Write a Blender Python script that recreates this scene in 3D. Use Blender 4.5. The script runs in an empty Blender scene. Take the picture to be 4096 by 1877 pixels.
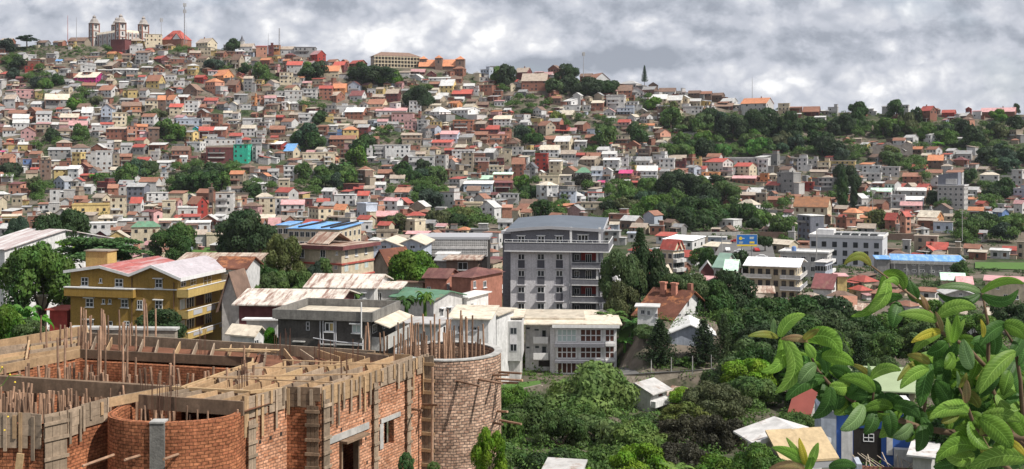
import bpy, math, random
import numpy as np
from mathutils import Vector, noise as mnoise
R=math.radians; rnd=random.Random(7)
F=4300.; CX=2048.; YH=620.; F0=6495.; K=F/F0          # focal length (px of a 4096-wide frame), centre column, eye-level row
SC=bpy.context.scene; COL=SC.collection
# ---------------------------------------------------------------- materials
def lin(v): return tuple(v)+(1,)
def make_mat(name,col,rough=.85,var=.18,streak=0,rust=0,rustcol=(.22,.09,.05),scale=.5,corr=0,bump=0,objvar=.15,spec=.25,trans=0,fine=0,huevar=0):
    m=bpy.data.materials.new(name); m.use_nodes=True; t=m.node_tree; N=t.nodes; L=t.links
    b=N['Principled BSDF']; b.inputs['Roughness'].default_value=rough; b.inputs['Specular IOR Level'].default_value=spec
    tc=N.new('ShaderNodeTexCoord'); oi=N.new('ShaderNodeObjectInfo')
    add=N.new('ShaderNodeVectorMath'); add.operation='ADD'; L.new(tc.outputs['Object'],add.inputs[0])
    mul=N.new('ShaderNodeVectorMath'); mul.operation='SCALE'; mul.inputs[0].default_value=(37,91,13)
    L.new(oi.outputs['Random'],mul.inputs['Scale']); L.new(mul.outputs[0],add.inputs[1])
    P=add.outputs[0]
    def noise(sc,det=5,vec=None,rg=.6):
        n=N.new('ShaderNodeTexNoise'); n.inputs['Scale'].default_value=sc; n.inputs['Detail'].default_value=det; n.inputs['Roughness'].default_value=rg
        L.new(vec or P,n.inputs['Vector']); return n.outputs['Fac']
    def mr(x,a,b_,c,d):
        n=N.new('ShaderNodeMapRange'); n.inputs[1].default_value=a; n.inputs[2].default_value=b_; n.inputs[3].default_value=c; n.inputs[4].default_value=d
        L.new(x,n.inputs[0]); return n.outputs[0]
    def mth(op,x,y):
        n=N.new('ShaderNodeMath'); n.operation=op
        for i,q in enumerate((x,y)):
            if isinstance(q,(int,float)): n.inputs[i].default_value=q
            else: L.new(q,n.inputs[i])
        return n.outputs[0]
    def mix(f,a,b_):
        n=N.new('ShaderNodeMix'); n.data_type='RGBA'; L.new(f,n.inputs[0])
        for i,q in ((6,a),(7,b_)):
            if isinstance(q,tuple): n.inputs[i].default_value=q
            else: L.new(q,n.inputs[i])
        return n.outputs[2]
    v=mr(noise(scale),.3,.7,1-var,1+var*.8)
    if fine: v=mth('MULTIPLY',v,mr(noise(fine,3),.3,.7,.82,1.15))
    v=mth('MULTIPLY',v,mr(oi.outputs['Random'],0,1,1-objvar,1+objvar))
    if streak:
        mp=N.new('ShaderNodeMapping'); mp.inputs['Scale'].default_value=(1.3,1.3,.12); L.new(P,mp.inputs[0])
        v=mth('MULTIPLY',v,mr(noise(1.6,6,mp.outputs[0],.7),.35,.62,1-streak,1.03))
    vm=N.new('ShaderNodeVectorMath'); vm.operation='SCALE'; vm.inputs[0].default_value=col; L.new(v,vm.inputs['Scale'])
    c=vm.outputs[0]
    if huevar:
        hs=N.new('ShaderNodeHueSaturation'); L.new(c,hs.inputs['Color']); L.new(mr(noise(scale*1.7,3),.3,.7,.5-huevar,.5+huevar),hs.inputs['Hue'])
        L.new(mr(oi.outputs['Random'],0,1,.75,1.1),hs.inputs['Saturation']); c=hs.outputs[0]
    rv=None
    if rust and corr:
        mq=N.new('ShaderNodeMapping'); mq.inputs['Scale'].default_value=(1.6,.22,.22); L.new(P,mq.inputs[0]); rv=mq.outputs[0]
    if rust: c=mix(mr(noise(scale*1.3,8,rv,.72),.62-rust*.3,.72-rust*.25,0,.85),c,lin(rustcol))
    L.new(c,b.inputs['Base Color'])
    h=None
    if corr:
        w=N.new('ShaderNodeTexWave'); w.inputs['Scale'].default_value=corr; w.bands_direction='X'; L.new(tc.outputs['Object'],w.inputs['Vector']); h=w.outputs['Fac']
    elif bump: h=noise(bump,6)
    if h:
        bp=N.new('ShaderNodeBump'); bp.inputs['Strength'].default_value=.35; bp.inputs['Distance'].default_value=.08; L.new(h,bp.inputs['Height']); L.new(bp.outputs[0],b.inputs['Normal'])
    if trans:
        o=N['Material Output']; tr=N.new('ShaderNodeBsdfTranslucent'); ms=N.new('ShaderNodeMixShader'); ms.inputs[0].default_value=trans
        L.new(c,tr.inputs['Color']); L.new(b.outputs[0],ms.inputs[1]); L.new(tr.outputs[0],ms.inputs[2]); L.new(ms.outputs[0],o.inputs['Surface'])
    return m
WALLC=dict(white=(.6,.59,.58),offwhite=(.5,.48,.46),grey=(.26,.255,.25),dgrey=(.11,.11,.125),tanw=(.36,.29,.21),cream=(.6,.5,.34),yellow=(.6,.43,.14),
 brick=(.3,.12,.075),red=(.32,.05,.04),pink=(.58,.31,.3),salmon=(.6,.27,.17),orange=(.62,.25,.08),maroon=(.17,.05,.05),magenta=(.33,.03,.14),
 brown=(.19,.12,.09),blue=(.13,.21,.4),bluew=(.42,.47,.56),teal=(.04,.4,.27),terra=(.42,.16,.1),green=(.1,.24,.14),slate=(.17,.18,.22))
ROOFC=dict(white=(.6,.59,.57),tan=(.44,.35,.27),cream=(.58,.5,.38),rust=(.34,.14,.08),red=(.42,.09,.07),orange=(.6,.21,.08),pink=(.55,.27,.27),
 grey=(.34,.34,.34),dgrey=(.1,.1,.115),brown=(.22,.13,.09),blue=(.2,.42,.75),green=(.1,.24,.14),bright=(.92,.92,.92),maroon=(.2,.06,.06),hotpink=(.6,.08,.22),mint=(.5,.7,.55))  # bright: sun glare on a few roofs put into a near-white colour
for _k,_v in WALLC.items(): ROOFC.setdefault(_k,_v)
def _ds(d,keep=('magenta','teal','blue','hotpink','mint','red')):
    for k_,v_ in d.items():
        if k_ in keep: continue
        l_=.3*v_[0]+.5*v_[1]+.2*v_[2]; d[k_]=tuple(l_+(c_-l_)*.83 for c_ in v_)
_ds(WALLC); _ds(ROOFC)
BREG=[]
WM={k:make_mat('wall_'+k,v,.88,.12,streak=.2,scale=.35,bump=0,fine=1.5,objvar=.16) for k,v in WALLC.items()}
RM={k:make_mat('roof_'+k,v,.5 if k=='bright' else .7,.2,scale=.4,rust=.0 if k in('bright','dgrey','white') else .22,rustcol=(.26,.17,.12),corr=0,fine=1.2,objvar=.18,spec=.35) for k,v in ROOFC.items()}
M=dict(
 glass=make_mat('dark_glass',(.03,.035,.04),.15,.3,spec=.5,objvar=.3),
 dark=make_mat('dark_opening',(.03,.026,.024),.9,.2),
 frame=make_mat('white_frame',(.7,.7,.7),.5,.05),
 gframe=make_mat('grey_frame',(.4,.4,.42),.5,.05),
 shutter=make_mat('brown_shutter',(.1,.055,.035),.8,.1),
 concrete=make_mat('concrete',(.2,.19,.175),.9,.22,streak=.35,scale=.8,fine=4,bump=9,objvar=.1),
 lconcrete=make_mat('light_concrete',(.42,.41,.39),.9,.15,streak=.25,scale=.8,fine=4,objvar=.1),
 metal=make_mat('metal',(.3,.3,.31),.45,.1),
 rebar=make_mat('rusty_steel',(.09,.045,.03),.8,.2),
 stone=make_mat('stone_wall',(.3,.26,.21),.95,.3,fine=2.5,bump=3,scale=1),
 asphalt=make_mat('asphalt',(.13,.125,.12),.9,.15,scale=.2),
 curtain=make_mat('pale_curtain',(.42,.5,.48),.8,.1),
 rcurtain=make_mat('red_curtain',(.09,.035,.025),.8,.3,scale=2),
)
# ---------------------------------------------------------------- mesh builder
class MB:
    def __init__(s): s.v=[]; s.f=[]; s.mi=[]; s.uv=[]; s.mats=[]
    def m(s,mat):
        if mat is None: return 0
        if mat not in s.mats: s.mats.append(mat)
        return s.mats.index(mat)
    def face(s,pts,mat=None,uv=None):
        n=len(s.v); s.v+= [tuple(p) for p in pts]; s.f.append(tuple(range(n,n+len(pts)))); s.mi.append(s.m(mat)); s.uv.append(uv)
        return s
    def box(s,x0,x1,y0,y1,z0,z1,mat=None):
        if x0>x1:x0,x1=x1,x0
        if y0>y1:y0,y1=y1,y0
        if z0>z1:z0,z1=z1,z0
        return s.hexa([(x0,y0,z0),(x1,y0,z0),(x1,y1,z0),(x0,y1,z0),(x0,y0,z1),(x1,y0,z1),(x1,y1,z1),(x0,y1,z1)],mat)
    def hexa(s,p,mat=None):
        n=len(s.v); s.v+=[tuple(q) for q in p]; k=s.m(mat)
        for f in ((3,2,1,0),(4,5,6,7),(0,1,5,4),(1,2,6,5),(2,3,7,6),(3,0,4,7)):
            s.f.append(tuple(n+i for i in f)); s.mi.append(k); s.uv.append(None)
        return s
    def bar(s,a,b,w,h,up=(0,0,1),mat=None):           # rectangular bar from a to b
        a=Vector(a); b=Vector(b); d=(b-a).normalized(); u=Vector(up)
        x=d.cross(u)
        if x.length<1e-4: x=d.cross(Vector((1,0,0)))
        x.normalize(); y=x.cross(d); x*=w/2; y*=h/2
        return s.hexa([a-x-y,b-x-y,b+x-y,a+x-y,a-x+y,b-x+y,b+x+y,a+x+y],mat)
    def tube(s,pts,rad,seg=6,mat=None):
        pts=[Vector(p) for p in pts]; n0=len(s.v); k=s.m(mat); n=len(pts)
        rad=rad if isinstance(rad,(list,tuple)) else [rad]*n
        for i,p in enumerate(pts):
            d=(pts[min(i+1,n-1)]-pts[max(i-1,0)]).normalized(); x=d.cross(Vector((.31,.9,.2))).normalized(); y=d.cross(x)
            for j in range(seg):
                a=2*math.pi*j/seg; s.v.append(tuple(p+(x*math.cos(a)+y*math.sin(a))*rad[i]))
        for i in range(n-1):
            for j in range(seg):
                a=n0+i*seg+j; b=n0+i*seg+(j+1)%seg
                s.f.append((a,b,b+seg,a+seg)); s.mi.append(k); s.uv.append(None)
        for base,rev in ((n0,True),(n0+(n-1)*seg,False)):
            f=[base+j for j in range(seg)]; s.f.append(tuple(f[::-1] if rev else f)); s.mi.append(k); s.uv.append(None)
        return s
    def lathe(s,prof,c=(0,0,0),seg=12,mat=None):
        n0=len(s.v); k=s.m(mat)
        for r,z in prof:
            for j in range(seg):
                a=2*math.pi*j/seg; s.v.append((c[0]+r*math.cos(a),c[1]+r*math.sin(a),c[2]+z))
        for i in range(len(prof)-1):
            for j in range(seg):
                a=n0+i*seg+j; b=n0+i*seg+(j+1)%seg
                s.f.append((a,b,b+seg,a+seg)); s.mi.append(k); s.uv.append(None)
        s.f.append(tuple(n0+(len(prof)-1)*seg+j for j in range(seg))); s.mi.append(k); s.uv.append(None)
        return s
    def build(s,name,mat=None,parent=None,origin=None,smooth=False):
        me=bpy.data.meshes.new(name)
        V=s.v if origin is None else [(a-origin[0],b-origin[1],c-origin[2]) for a,b,c in s.v]
        me.from_pydata(V,[],s.f)
        for mm in ([mat] if mat is not None else s.mats): me.materials.append(mm)
        if mat is None and len(s.mats)>1: me.polygons.foreach_set('material_index',s.mi)
        if any(u is not None for u in s.uv):
            ul=me.uv_layers.new(name='UVMap'); i=0
            for f,u in zip(s.f,s.uv):
                for j in range(len(f)): ul.data[i].uv=u[j] if u else (0,0); i+=1
        if smooth: me.polygons.foreach_set('use_smooth',[True]*len(me.polygons))
        me.update()
        o=bpy.data.objects.new(name,me); COL.objects.link(o)
        if parent is not None: o.parent=parent
        return o
def tag(o,label=None,cat=None,group=None,kind=None):
    if label: o['label']=label
    if cat: o['category']=cat
    if group: o['group']=group
    if kind: o['kind']=kind
    return o
def empty(name,loc=(0,0,0),rz=0,label=None,cat=None,group=None):
    o=bpy.data.objects.new(name,None); COL.objects.link(o); o.location=loc; o.rotation_euler=(0,0,rz); o.empty_display_size=.5
    return tag(o,label,cat,group)
def link(name,me,parent,loc=(0,0,0),sc=(1,1,1),rz=0):
    o=bpy.data.objects.new(name,me); COL.objects.link(o); o.parent=parent; o.location=loc; o.scale=sc; o.rotation_euler=(0,0,rz); return o
# ---------------------------------------------------------------- terrain
def interp(x,tab):
    if x<=tab[0][0]: return tab[0][1]
    for (a,b),(c,d) in zip(tab,tab[1:]):
        if x<=c: return b+(d-b)*(x-a)/(c-a)
    return tab[-1][1]
CREST=[(-1500,230),(0,185),(300,172),(400,182),(600,178),(800,182),(1000,200),(1250,228),(1400,262),(1600,265),(1900,287),(2050,302),(2200,303),(2450,332),(2650,352),(2800,390),(2980,425),(3200,440),(3450,448),(4096,450),(5500,480)]
YCR=[(0,1450),(2000,1420),(3200,1350),(4096,1330)]
SK=[(1,0),(.884,.118),(.794,.235),(.67,.47),(.546,.61),(.265,.82),(.04,.965),(0,1)]
ZL=[(0,-7),(20,-10),(60,-17),(100,-19),(150,-22),(190,-26),(245,-31),(320,-36.5),(420,-40),(600,-40)]
ZM=[(0,-7),(20,-12),(60,-20),(110,-27),(150,-31),(200,-35),(275,-37.3),(290,-36),(330,-34),(430,-38),(600,-40)]
ZS=[(0,-7),(20,-12),(60,-20),(110,-27),(150,-31),(200,-34.5),(258,-36),(285,-36.3),(330,-36.6),(430,-38),(600,-40)]
ZR=[(0,-7),(20,-12),(60,-20),(110,-27),(150,-31),(200,-35),(235,-37.3),(254.5,-38.2),(258,-34.2),(268,-33.6),(274,-29.5),(290,-29),(330,-31),(430,-36.5),(600,-40)]
def zt(px,Y):
    Y=Y/K
    if Y<=600:
        sm=lambda t:(lambda q:q*q*(3-2*q))(min(1,max(0,t)))
        b=sm((px-1450)/400); c=sm((px-2470)/90); e_=sm((px-2850)/90)
        return (interp(Y,ZL)*(1-b)+interp(Y,ZM)*b)*(1-c)+(interp(Y,ZR)*(1-e_)+interp(Y,ZS)*e_)*c
    cr=interp(px,CREST); yc=interp(px,YCR)
    t=(Y-600)/(yc-600)
    if t<=1:
        s=interp(t,[(b,a) for a,b in SK]); row=cr+(1053-cr)*s
        return -(row-YH)*Y/F0
    return max(-60,-(cr-YH)*yc/F0-(Y-yc)*.3)
def hit(px,row,ymin=120):
    k=-(row-YH)/F; Y=ymin*K
    while Y<1450*K:
        if zt(px,Y)>=k*Y: return Y
        Y+=1.5
    return 1440*K
def at(px,row,Y): return Vector(((px-CX)/F*Y,Y,-(row-YH)/F*Y))
def onz(px,row,z):
    Y=-z*F/(row-YH); return Vector(((px-CX)/F*Y,Y,z))
# ---------------------------------------------------------------- buildings placed by their corner on the ground
class Crop:
    def __init__(s,x,y,k): s.x=x; s.y=y; s.k=k
    def p(s,a): return s.x+a/s.k
    def q(s,a): return s.y+a/s.k
PHOTO=Crop(0,0,1)
C1=Crop(0,0,2.3604); C2=Crop(1024,100,2.3604); C3=Crop(2048,150,2.3604); C4=Crop(3072,300,2.3604)
C5=Crop(0,480,2.3604); C6=Crop(1024,550,2.3604); C7=Crop(2048,600,2.3604); C8=Crop(3072,700,2.3604)
D1=Crop(0,850,2.1455); D2=Crop(900,850,2.1455); D3=Crop(1900,850,2.1455); D4=Crop(2600,1000,2.1455)
D5=Crop(0,1300,2.0449); D6=Crop(1000,1300,2.0449); D7=Crop(1980,1300,2.0449); D8=Crop(2900,1000,1.3453)
class Bld:
    """x0..xc front, xc..x1 visible side on the right (left=True: side x0..xc on the left, front xc..x1)"""
    def __init__(s,crop,x0,xc,x1,base,Y=None,yaw=None,name='house',label=None,cat='house',group=None,left=False,ratio=.75,W=None,down=3,L=None):
        s.c=crop; x0,xc,x1,base=crop.p(x0),crop.p(xc),crop.p(x1),crop.q(base)
        s.cx=(x0+x1)/2
        if Y is None: Y=hit(xc,base)
        s.Y=Y; k=(xc-CX)/F; k0=(x0-CX)/F; k1=(x1-CX)/F; s.left=left
        wf,ws=(x1-xc,xc-x0) if left else (xc-x0,x1-xc)
        if yaw is None:
            a=math.degrees(math.atan((ws/max(wf,1))/ratio)); a=min(65,max(5,a))
            yaw=a+(-1 if left else 1)*math.degrees(math.atan(k))
        th=R(yaw); c_,s_=math.cos(th),math.sin(th)
        if not left:
            s.xh=Vector((c_,-s_,0)); s.yh=Vector((s_,c_,0)); Lx=(k*Y-k0*Y)/(c_+k0*s_); dn=s_-k1*c_; Wd=(k1*Y-k*Y)/dn if abs(dn)>.02 else 99
        else:
            s.xh=Vector((c_,s_,0)); s.yh=Vector((-s_,c_,0)); Lx=(k1*Y-k*Y)/(c_-k1*s_); dn=s_+k0*c_; Wd=(k*Y-k0*Y)/dn if abs(dn)>.02 else 99
        s.L=L or Lx; s.W=W or (Wd if .4*s.L<Wd<2.2*s.L else min(max(Wd,.6*s.L),1.3*s.L) if 0<Wd<50 else .8*s.L)
        C=Vector((k*Y,Y,0)); s.zb=-(base-YH)/F*Y
        O=C-s.xh*s.L if not left else C
        s.O=Vector((O.x,O.y,0)); s.down=max(down,min(40,-(base-YH)/F*Y-zt(xc,Y)+1.5))
        s.e=empty(name,(O.x,O.y,s.zb),math.atan2(s.xh.y,s.xh.x),label,cat,group)
        s.row=base; s.px=xc; BREG.append((x0,x1,base,s.Y))
    def fr(s,px,row,y=0):
        k=(s.c.p(px)-CX)/F; B=s.O+s.yh*y
        x=(k*B.y-B.x)/(s.xh.x-k*s.xh.y); Yp=B.y+x*s.xh.y
        return x,-(s.c.q(row)-YH)/F*Yp-s.zb
    def sd(s,px,row,x=None):
        if x is None: x=0 if s.left else s.L
        k=(s.c.p(px)-CX)/F; B=s.O+s.xh*x
        y=(k*B.y-B.x)/(s.yh.x-k*s.yh.y); Yp=B.y+y*s.yh.y
        return y,-(s.c.q(row)-YH)/F*Yp-s.zb
    def zr(s,row,y=0):                      # height of a row at depth y behind the near corner
        return -(s.c.q(row)-YH)/F*(s.Y+y*s.yh.y)-s.zb
    def mb(s): return MB()
    def box(s,name,x0,x1,y0,y1,z0,z1,mat,parent=None):
        return MB().box(x0,x1,y0,y1,z0,z1).build(name,mat,parent or s.e)
    def fbox(s,name,a,b,c,d,y0,y1,mat,parent=None):   # pixel rect on the front plane
        x0,z0=s.fr(a,d); x1,z1=s.fr(c,b); _,z2=s.fr(a,b); z1=(z1+z2)/2; z0=(z0+s.fr(c,d)[1])/2
        return s.box(name,x0,x1,y0,y1,z0,z1,mat,parent)
    def sbox(s,name,a,b,c,d,o0,o1,mat,parent=None):   # pixel rect on the side plane, o = outward offset
        y0,z0=s.sd(a,d); y1,z1=s.sd(c,b); z1=(z1+s.sd(a,b)[1])/2; z0=(z0+s.sd(c,d)[1])/2
        if s.left: return s.box(name,-o1,-o0,y0,y1,z0,z1,mat,parent)
        return s.box(name,s.L+o0,s.L+o1,y0,y1,z0,z1,mat,parent)
    def win(s,rect,face='f',nx=2,ny=1,frame='frame',pane='glass',y=0,fw=.07,hood=None,sill=None):
        a,b,c,d=rect
        if face=='f':
            x0,z0=s.fr(a,d,y); x1,z1=s.fr(c,b,y); z1=(z1+s.fr(a,b,y)[1])/2; z0=(z0+s.fr(c,d,y)[1])/2
            P=lambda u,o,z:(u,y-o,z)
        else:
            x0,z0=s.sd(a,d); x1,z1=s.sd(c,b); z1=(z1+s.sd(a,b)[1])/2; z0=(z0+s.sd(c,d)[1])/2
            X=0 if s.left else s.L; sg=-1 if s.left else 1
            P=lambda u,o,z:(X+sg*o,u,z)
        if x0>x1:x0,x1=x1,x0
        def bx(m,u0,u1,o0,o1,w0,w1):
            p,q=P(u0,o0,w0),P(u1,o1,w1); m.box(p[0],q[0],p[1],q[1],w0,w1)
        m=MB(); e=.003
        for u in [x0+(x1-x0)*i/nx for i in range(nx+1)]: bx(m,u-fw/2,u+fw/2,-.02,.07,z0-fw/2,z1+fw/2)
        for w in [z0+(z1-z0)*i/ny for i in range(ny+1)]: bx(m,x0-fw/2,x1+fw/2,-.02,.067+e,w-fw/2,w+fw/2)
        if hood: bx(m,x0-.25,x1+.25,-.02,.5,z1+.12,z1+.24)
        if sill: bx(m,x0-.15,x1+.15,-.02,.2,z0-.17,z0-.06)
        o=m.build('window',M[frame],s.e); g=MB(); bx(g,x0,x1,-.02,.03,z0,z1); g.build('pane',M[pane],o)
        return o
    # ---- generic shapes
    def walls(s,H,mat,gable=None,zr=None,name='wall',wfrac=1):
        L,W=s.L,s.W; m=MB(); d=-s.down
        if gable=='g':
            for x in (0,L): m.face([(x,0,d),(x,0,H),(x,W/2,zr),(x,W,H),(x,W,d)][::(1 if x==0 else -1)])
            m.face([(0,0,d),(L,0,d),(L,0,H),(0,0,H)]); m.face([(0,W,d),(0,W,H),(L,W,H),(L,W,d)])
        elif gable=='f':
            for y in (0,W): m.face([(0,y,d),(L,y,d),(L,y,H),(L/2,y,zr),(0,y,H)][::(1 if y==0 else -1)])
            m.face([(0,0,d),(0,0,H),(0,W,H),(0,W,d)]); m.face([(L,0,d),(L,W,d),(L,W,H),(L,0,H)])
        else: m.box(0,L,0,W,d,H)
        return m.build(name,mat,s.e)
    def roof(s,kind,H,zr,mat,o=.5,th=.16,name='roof',parapet=.0,drop=0):
        L,W=s.L,s.W; m=MB()
        def slab(p): m.hexa([(a,b,c) for a,b,c in p]+[(a,b,c+th) for a,b,c in p])
        if kind=='g':
            k=(zr-H)/(W/2); e=.02
            slab([(-o,-o,H-k*o+e),(L+o,-o,H-k*o+e),(L+o,W/2,zr+e),(-o,W/2,zr+e)]); slab([(-o,W/2,zr+e),(L+o,W/2,zr+e),(L+o,W+o,H-k*o+e),(-o,W+o,H-k*o+e)])
        elif kind=='f':
            k=(zr-H)/(L/2); e=.02
            slab([(-o,-o,H-k*o+e),(L/2,-o,zr+e),(L/2,W+o,zr+e),(-o,W+o,H-k*o+e)]); slab([(L/2,-o,zr+e),(L+o,-o,H-k*o+e),(L+o,W+o,H-k*o+e),(L/2,W+o,zr+e)])
        elif kind=='h':
            e=.02; i=min(W/2,L/2-.1)*.95; z0=H+e
            a=[(-o,-o,z0),(L+o,-o,z0),(L+o,W+o,z0),(-o,W+o,z0)]; r0,r1=(i,W/2,zr),(L-i,W/2,zr)
            m.face([a[0],a[1],r1,r0]); m.face([a[1],a[2],r1]); m.face([a[2],a[3],r0,r1]); m.face([a[3],a[0],r0]); m.face(a[::-1])
        elif kind=='s':
            e=.02; slab([(-o,-o,H+e),(L+o,-o,H+e),(L+o,W+o,zr+e),(-o,W+o,zr+e)])
        elif kind=='p':
            if parapet:
                t=.2; 
                m.box(-o,L+o,-o,-o+t,H,H+parapet); m.box(-o,L+o,W+o-t,W+o,H,H+parapet); m.box(-o,-o+t,-o+t,W+o-t,H,H+parapet); m.box(L+o-t,L+o,-o+t,W+o-t,H,H+parapet)
                m.box(-o+t,L+o-t,-o+t,W+o-t,H,H+.1)
            else: m.box(-o,L+o,-o,W+o,H+.01,H+.01+th)
        return m.build(name,mat,s.e)
EXPO=0.42
# ---------------------------------------------------------------- ground sheet
def ground_material():
    m=bpy.data.materials.new('hillside_ground'); m.use_nodes=True; t=m.node_tree; N=t.nodes; L=t.links; b=N['Principled BSDF']; b.inputs['Roughness'].default_value=1; b.inputs['Specular IOR Level'].default_value=.1
    tc=N.new('ShaderNodeTexCoord')
    def nz(sc,d=6,r=.6):
        n=N.new('ShaderNodeTexNoise'); n.inputs['Scale'].default_value=sc; n.inputs['Detail'].default_value=d; n.inputs['Roughness'].default_value=r; L.new(tc.outputs['Object'],n.inputs['Vector']); return n.outputs['Fac']
    cr=N.new('ShaderNodeValToRGB'); L.new(nz(.035,10,.75),cr.inputs[0]); e=cr.color_ramp.elements
    e[0].position=.36; e[0].color=(.03,.045,.02,1); e[1].position=.66; e[1].color=(.2,.165,.135,1)
    for p,c in ((.42,(.045,.065,.028,1)),(.48,(.085,.085,.055,1)),(.54,(.15,.125,.1,1))):
        q=e.new(p); q.color=c
    c2=N.new('ShaderNodeMix'); c2.data_type='RGBA'; c2.blend_type='MULTIPLY'; c2.inputs[0].default_value=.6; L.new(cr.outputs[0],c2.inputs[6])
    mr=N.new('ShaderNodeMapRange'); mr.inputs[1].default_value=.3; mr.inputs[2].default_value=.7; mr.inputs[3].default_value=.5; mr.inputs[4].default_value=1.3; L.new(nz(.6,5),mr.inputs[0]); L.new(mr.outputs[0],c2.inputs[7])
    L.new(c2.outputs[2],b.inputs['Base Color'])
    return m
def build_ground():
    cols=list(range(-5200,9300,58)); Ys=[1,8,16,25,35,45,60,75,90,110,130,150,170,190,210,230,245,255,258,262,275,285,300,330,360,400,450,500,550,600]
    Ys+=[600+i*8 for i in range(1,112)]+[1520,1560,1620,1700,1800,2000,2400,3200]
    V=[];Fc=[];n=len(cols); Ys=[y*K for y in Ys]
    for Y in Ys:
        for c in cols:
            z=zt(c,Y); X=(c-CX)/F*Y
            if 640*K<Y<1500*K:
                z+=mnoise.noise((X*.02,Y*.02,0))*1.5-1.0
            V.append((X,Y,z))
    for j in range(len(Ys)-1):
        for i in range(n-1): a=j*n+i; Fc.append((a,a+1,a+1+n,a+n))
    me=bpy.data.meshes.new('hillside_terrain'); me.from_pydata(V,[],Fc); me.materials.append(ground_material()); me.update()
    o=bpy.data.objects.new('hillside_terrain',me); COL.objects.link(o); o['kind']='structure'
build_ground()
# ---------------------------------------------------------------- sky, sun, camera
def build_world():
    w=bpy.data.worlds.new('World'); SC.world=w; w.use_nodes=True; t=w.node_tree; N=t.nodes; L=t.links; N.clear()
    out=N.new('ShaderNodeOutputWorld'); bg=N.new('ShaderNodeBackground'); L.new(bg.outputs[0],out.inputs[0])
    sky=N.new('ShaderNodeTexSky'); sky.sky_type='NISHITA'; sky.sun_disc=False; sky.sun_elevation=R(SUN_EL); sky.sun_rotation=R(SUN_ROT)
    tc=N.new('ShaderNodeTexCoord'); sp=N.new('ShaderNodeSeparateXYZ'); L.new(tc.outputs['Generated'],sp.inputs[0])
    def mt(op,*a):
        n=N.new('ShaderNodeMath'); n.operation=op
        for i,q in enumerate(a):
            if isinstance(q,(int,float)): n.inputs[i].default_value=q
            else: L.new(q,n.inputs[i])
        return n.outputs[0]
    y=mt('MAXIMUM',mt('ABSOLUTE',sp.outputs[1]),.2); u=mt('DIVIDE',sp.outputs[0],y); v=mt('DIVIDE',sp.outputs[2],y)
    def vec(a,b,c=0.):
        n=N.new('ShaderNodeCombineXYZ')
        for i,q in enumerate((a,b,c)):
            if isinstance(q,(int,float)): n.inputs[i].default_value=q
            else: L.new(q,n.inputs[i])
        return n.outputs[0]
    def nz(vc,sc,det,rg,dist=0):
        n=N.new('ShaderNodeTexNoise'); n.inputs['Scale'].default_value=sc; n.inputs['Detail'].default_value=det; n.inputs['Roughness'].default_value=rg; n.inputs['Distortion'].default_value=dist; L.new(vc,n.inputs['Vector']); return n.outputs['Fac']
    vs=mt('MULTIPLY',v,1.35)
    p=vec(u,vs,.3); p2=vec(mt('ADD',u,.01),mt('ADD',vs,.016),.3)
    n1=nz(p,11,12,.6,.1); n2=nz(p2,11,12,.6,.1)
    big=nz(vec(u,mt('MULTIPLY',v,3.2),.8),5,3,.5)
    relief=mt('MULTIPLY',mt('SUBTRACT',n1,n2),2.3)
    val=mt('ADD',mt('ADD',mt('MULTIPLY',mt('SUBTRACT',n1,.5),1.3),relief),mt('MULTIPLY',mt('SUBTRACT',big,.5),.5))
    # placed masses of the cloud deck: (col,row,rx,ry,weight)
    for (cx_,cy_,rx,ry,wt) in BLOBS:
        du=mt('DIVIDE',mt('SUBTRACT',u,(cx_-CX)/F),rx/F); dv=mt('DIVIDE',mt('SUBTRACT',v,(YH-cy_)/F),ry/F)
        d2=mt('ADD',mt('MULTIPLY',du,du),mt('MULTIPLY',dv,dv))
        g=mt('MULTIPLY',mt('EXPONENT',mt('MULTIPLY',d2,-1)),wt*1.3); val=mt('ADD',val,g)
    vo=N.new('ShaderNodeTexVoronoi'); vo.feature='F1'; vo.inputs['Scale'].default_value=25; vo.inputs['Detail'].default_value=2; vo.inputs['Roughness'].default_value=.55
    wp=N.new('ShaderNodeTexNoise'); wp.inputs['Scale'].default_value=30; wp.inputs['Detail'].default_value=5; L.new(p,wp.inputs['Vector'])
    wa=N.new('ShaderNodeVectorMath'); wa.operation='MULTIPLY_ADD'; L.new(wp.outputs['Color'],wa.inputs[0]); wa.inputs[1].default_value=(.035,.035,0); L.new(p,wa.inputs[2]); L.new(wa.outputs[0],vo.inputs['Vector'])
    puff=mt('MULTIPLY',mt('SUBTRACT',.42,vo.outputs['Distance']),mt('ADD',.25,mt('MULTIPLY',mt('MAXIMUM',val,0),1.1)))
    fac=mt('ADD',mt('ADD',val,puff),.6)
    cr=N.new('ShaderNodeValToRGB'); L.new(fac,cr.inputs[0]); e=cr.color_ramp.elements
    e[0].position=.05; e[0].color=(.27,.295,.345,1); e[1].position=.98; e[1].color=(.78,.78,.79,1)
    for p_,c in ((.3,(.35,.375,.43,1)),(.5,(.45,.47,.525,1)),(.72,(.58,.59,.625,1))):
        q=e.new(p_); q.color=c
    sk=N.new('ShaderNodeVectorMath'); sk.operation='SCALE'; sk.inputs['Scale'].default_value=.09; L.new(sky.outputs[0],sk.inputs[0])
    mask=N.new('ShaderNodeMapRange'); L.new(nz(p,6,6,.5),mask.inputs[0]); mask.inputs[1].default_value=.33; mask.inputs[2].default_value=.4; mask.inputs[3].default_value=.8; mask.inputs[4].default_value=1
    mx=N.new('ShaderNodeMix'); mx.data_type='RGBA'; L.new(mask.outputs[0],mx.inputs[0]); L.new(sk.outputs[0],mx.inputs[6]); L.new(cr.outputs[0],mx.inputs[7])
    L.new(mx.outputs[2],bg.inputs['Color']); bg.inputs['Strength'].default_value=1
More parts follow.
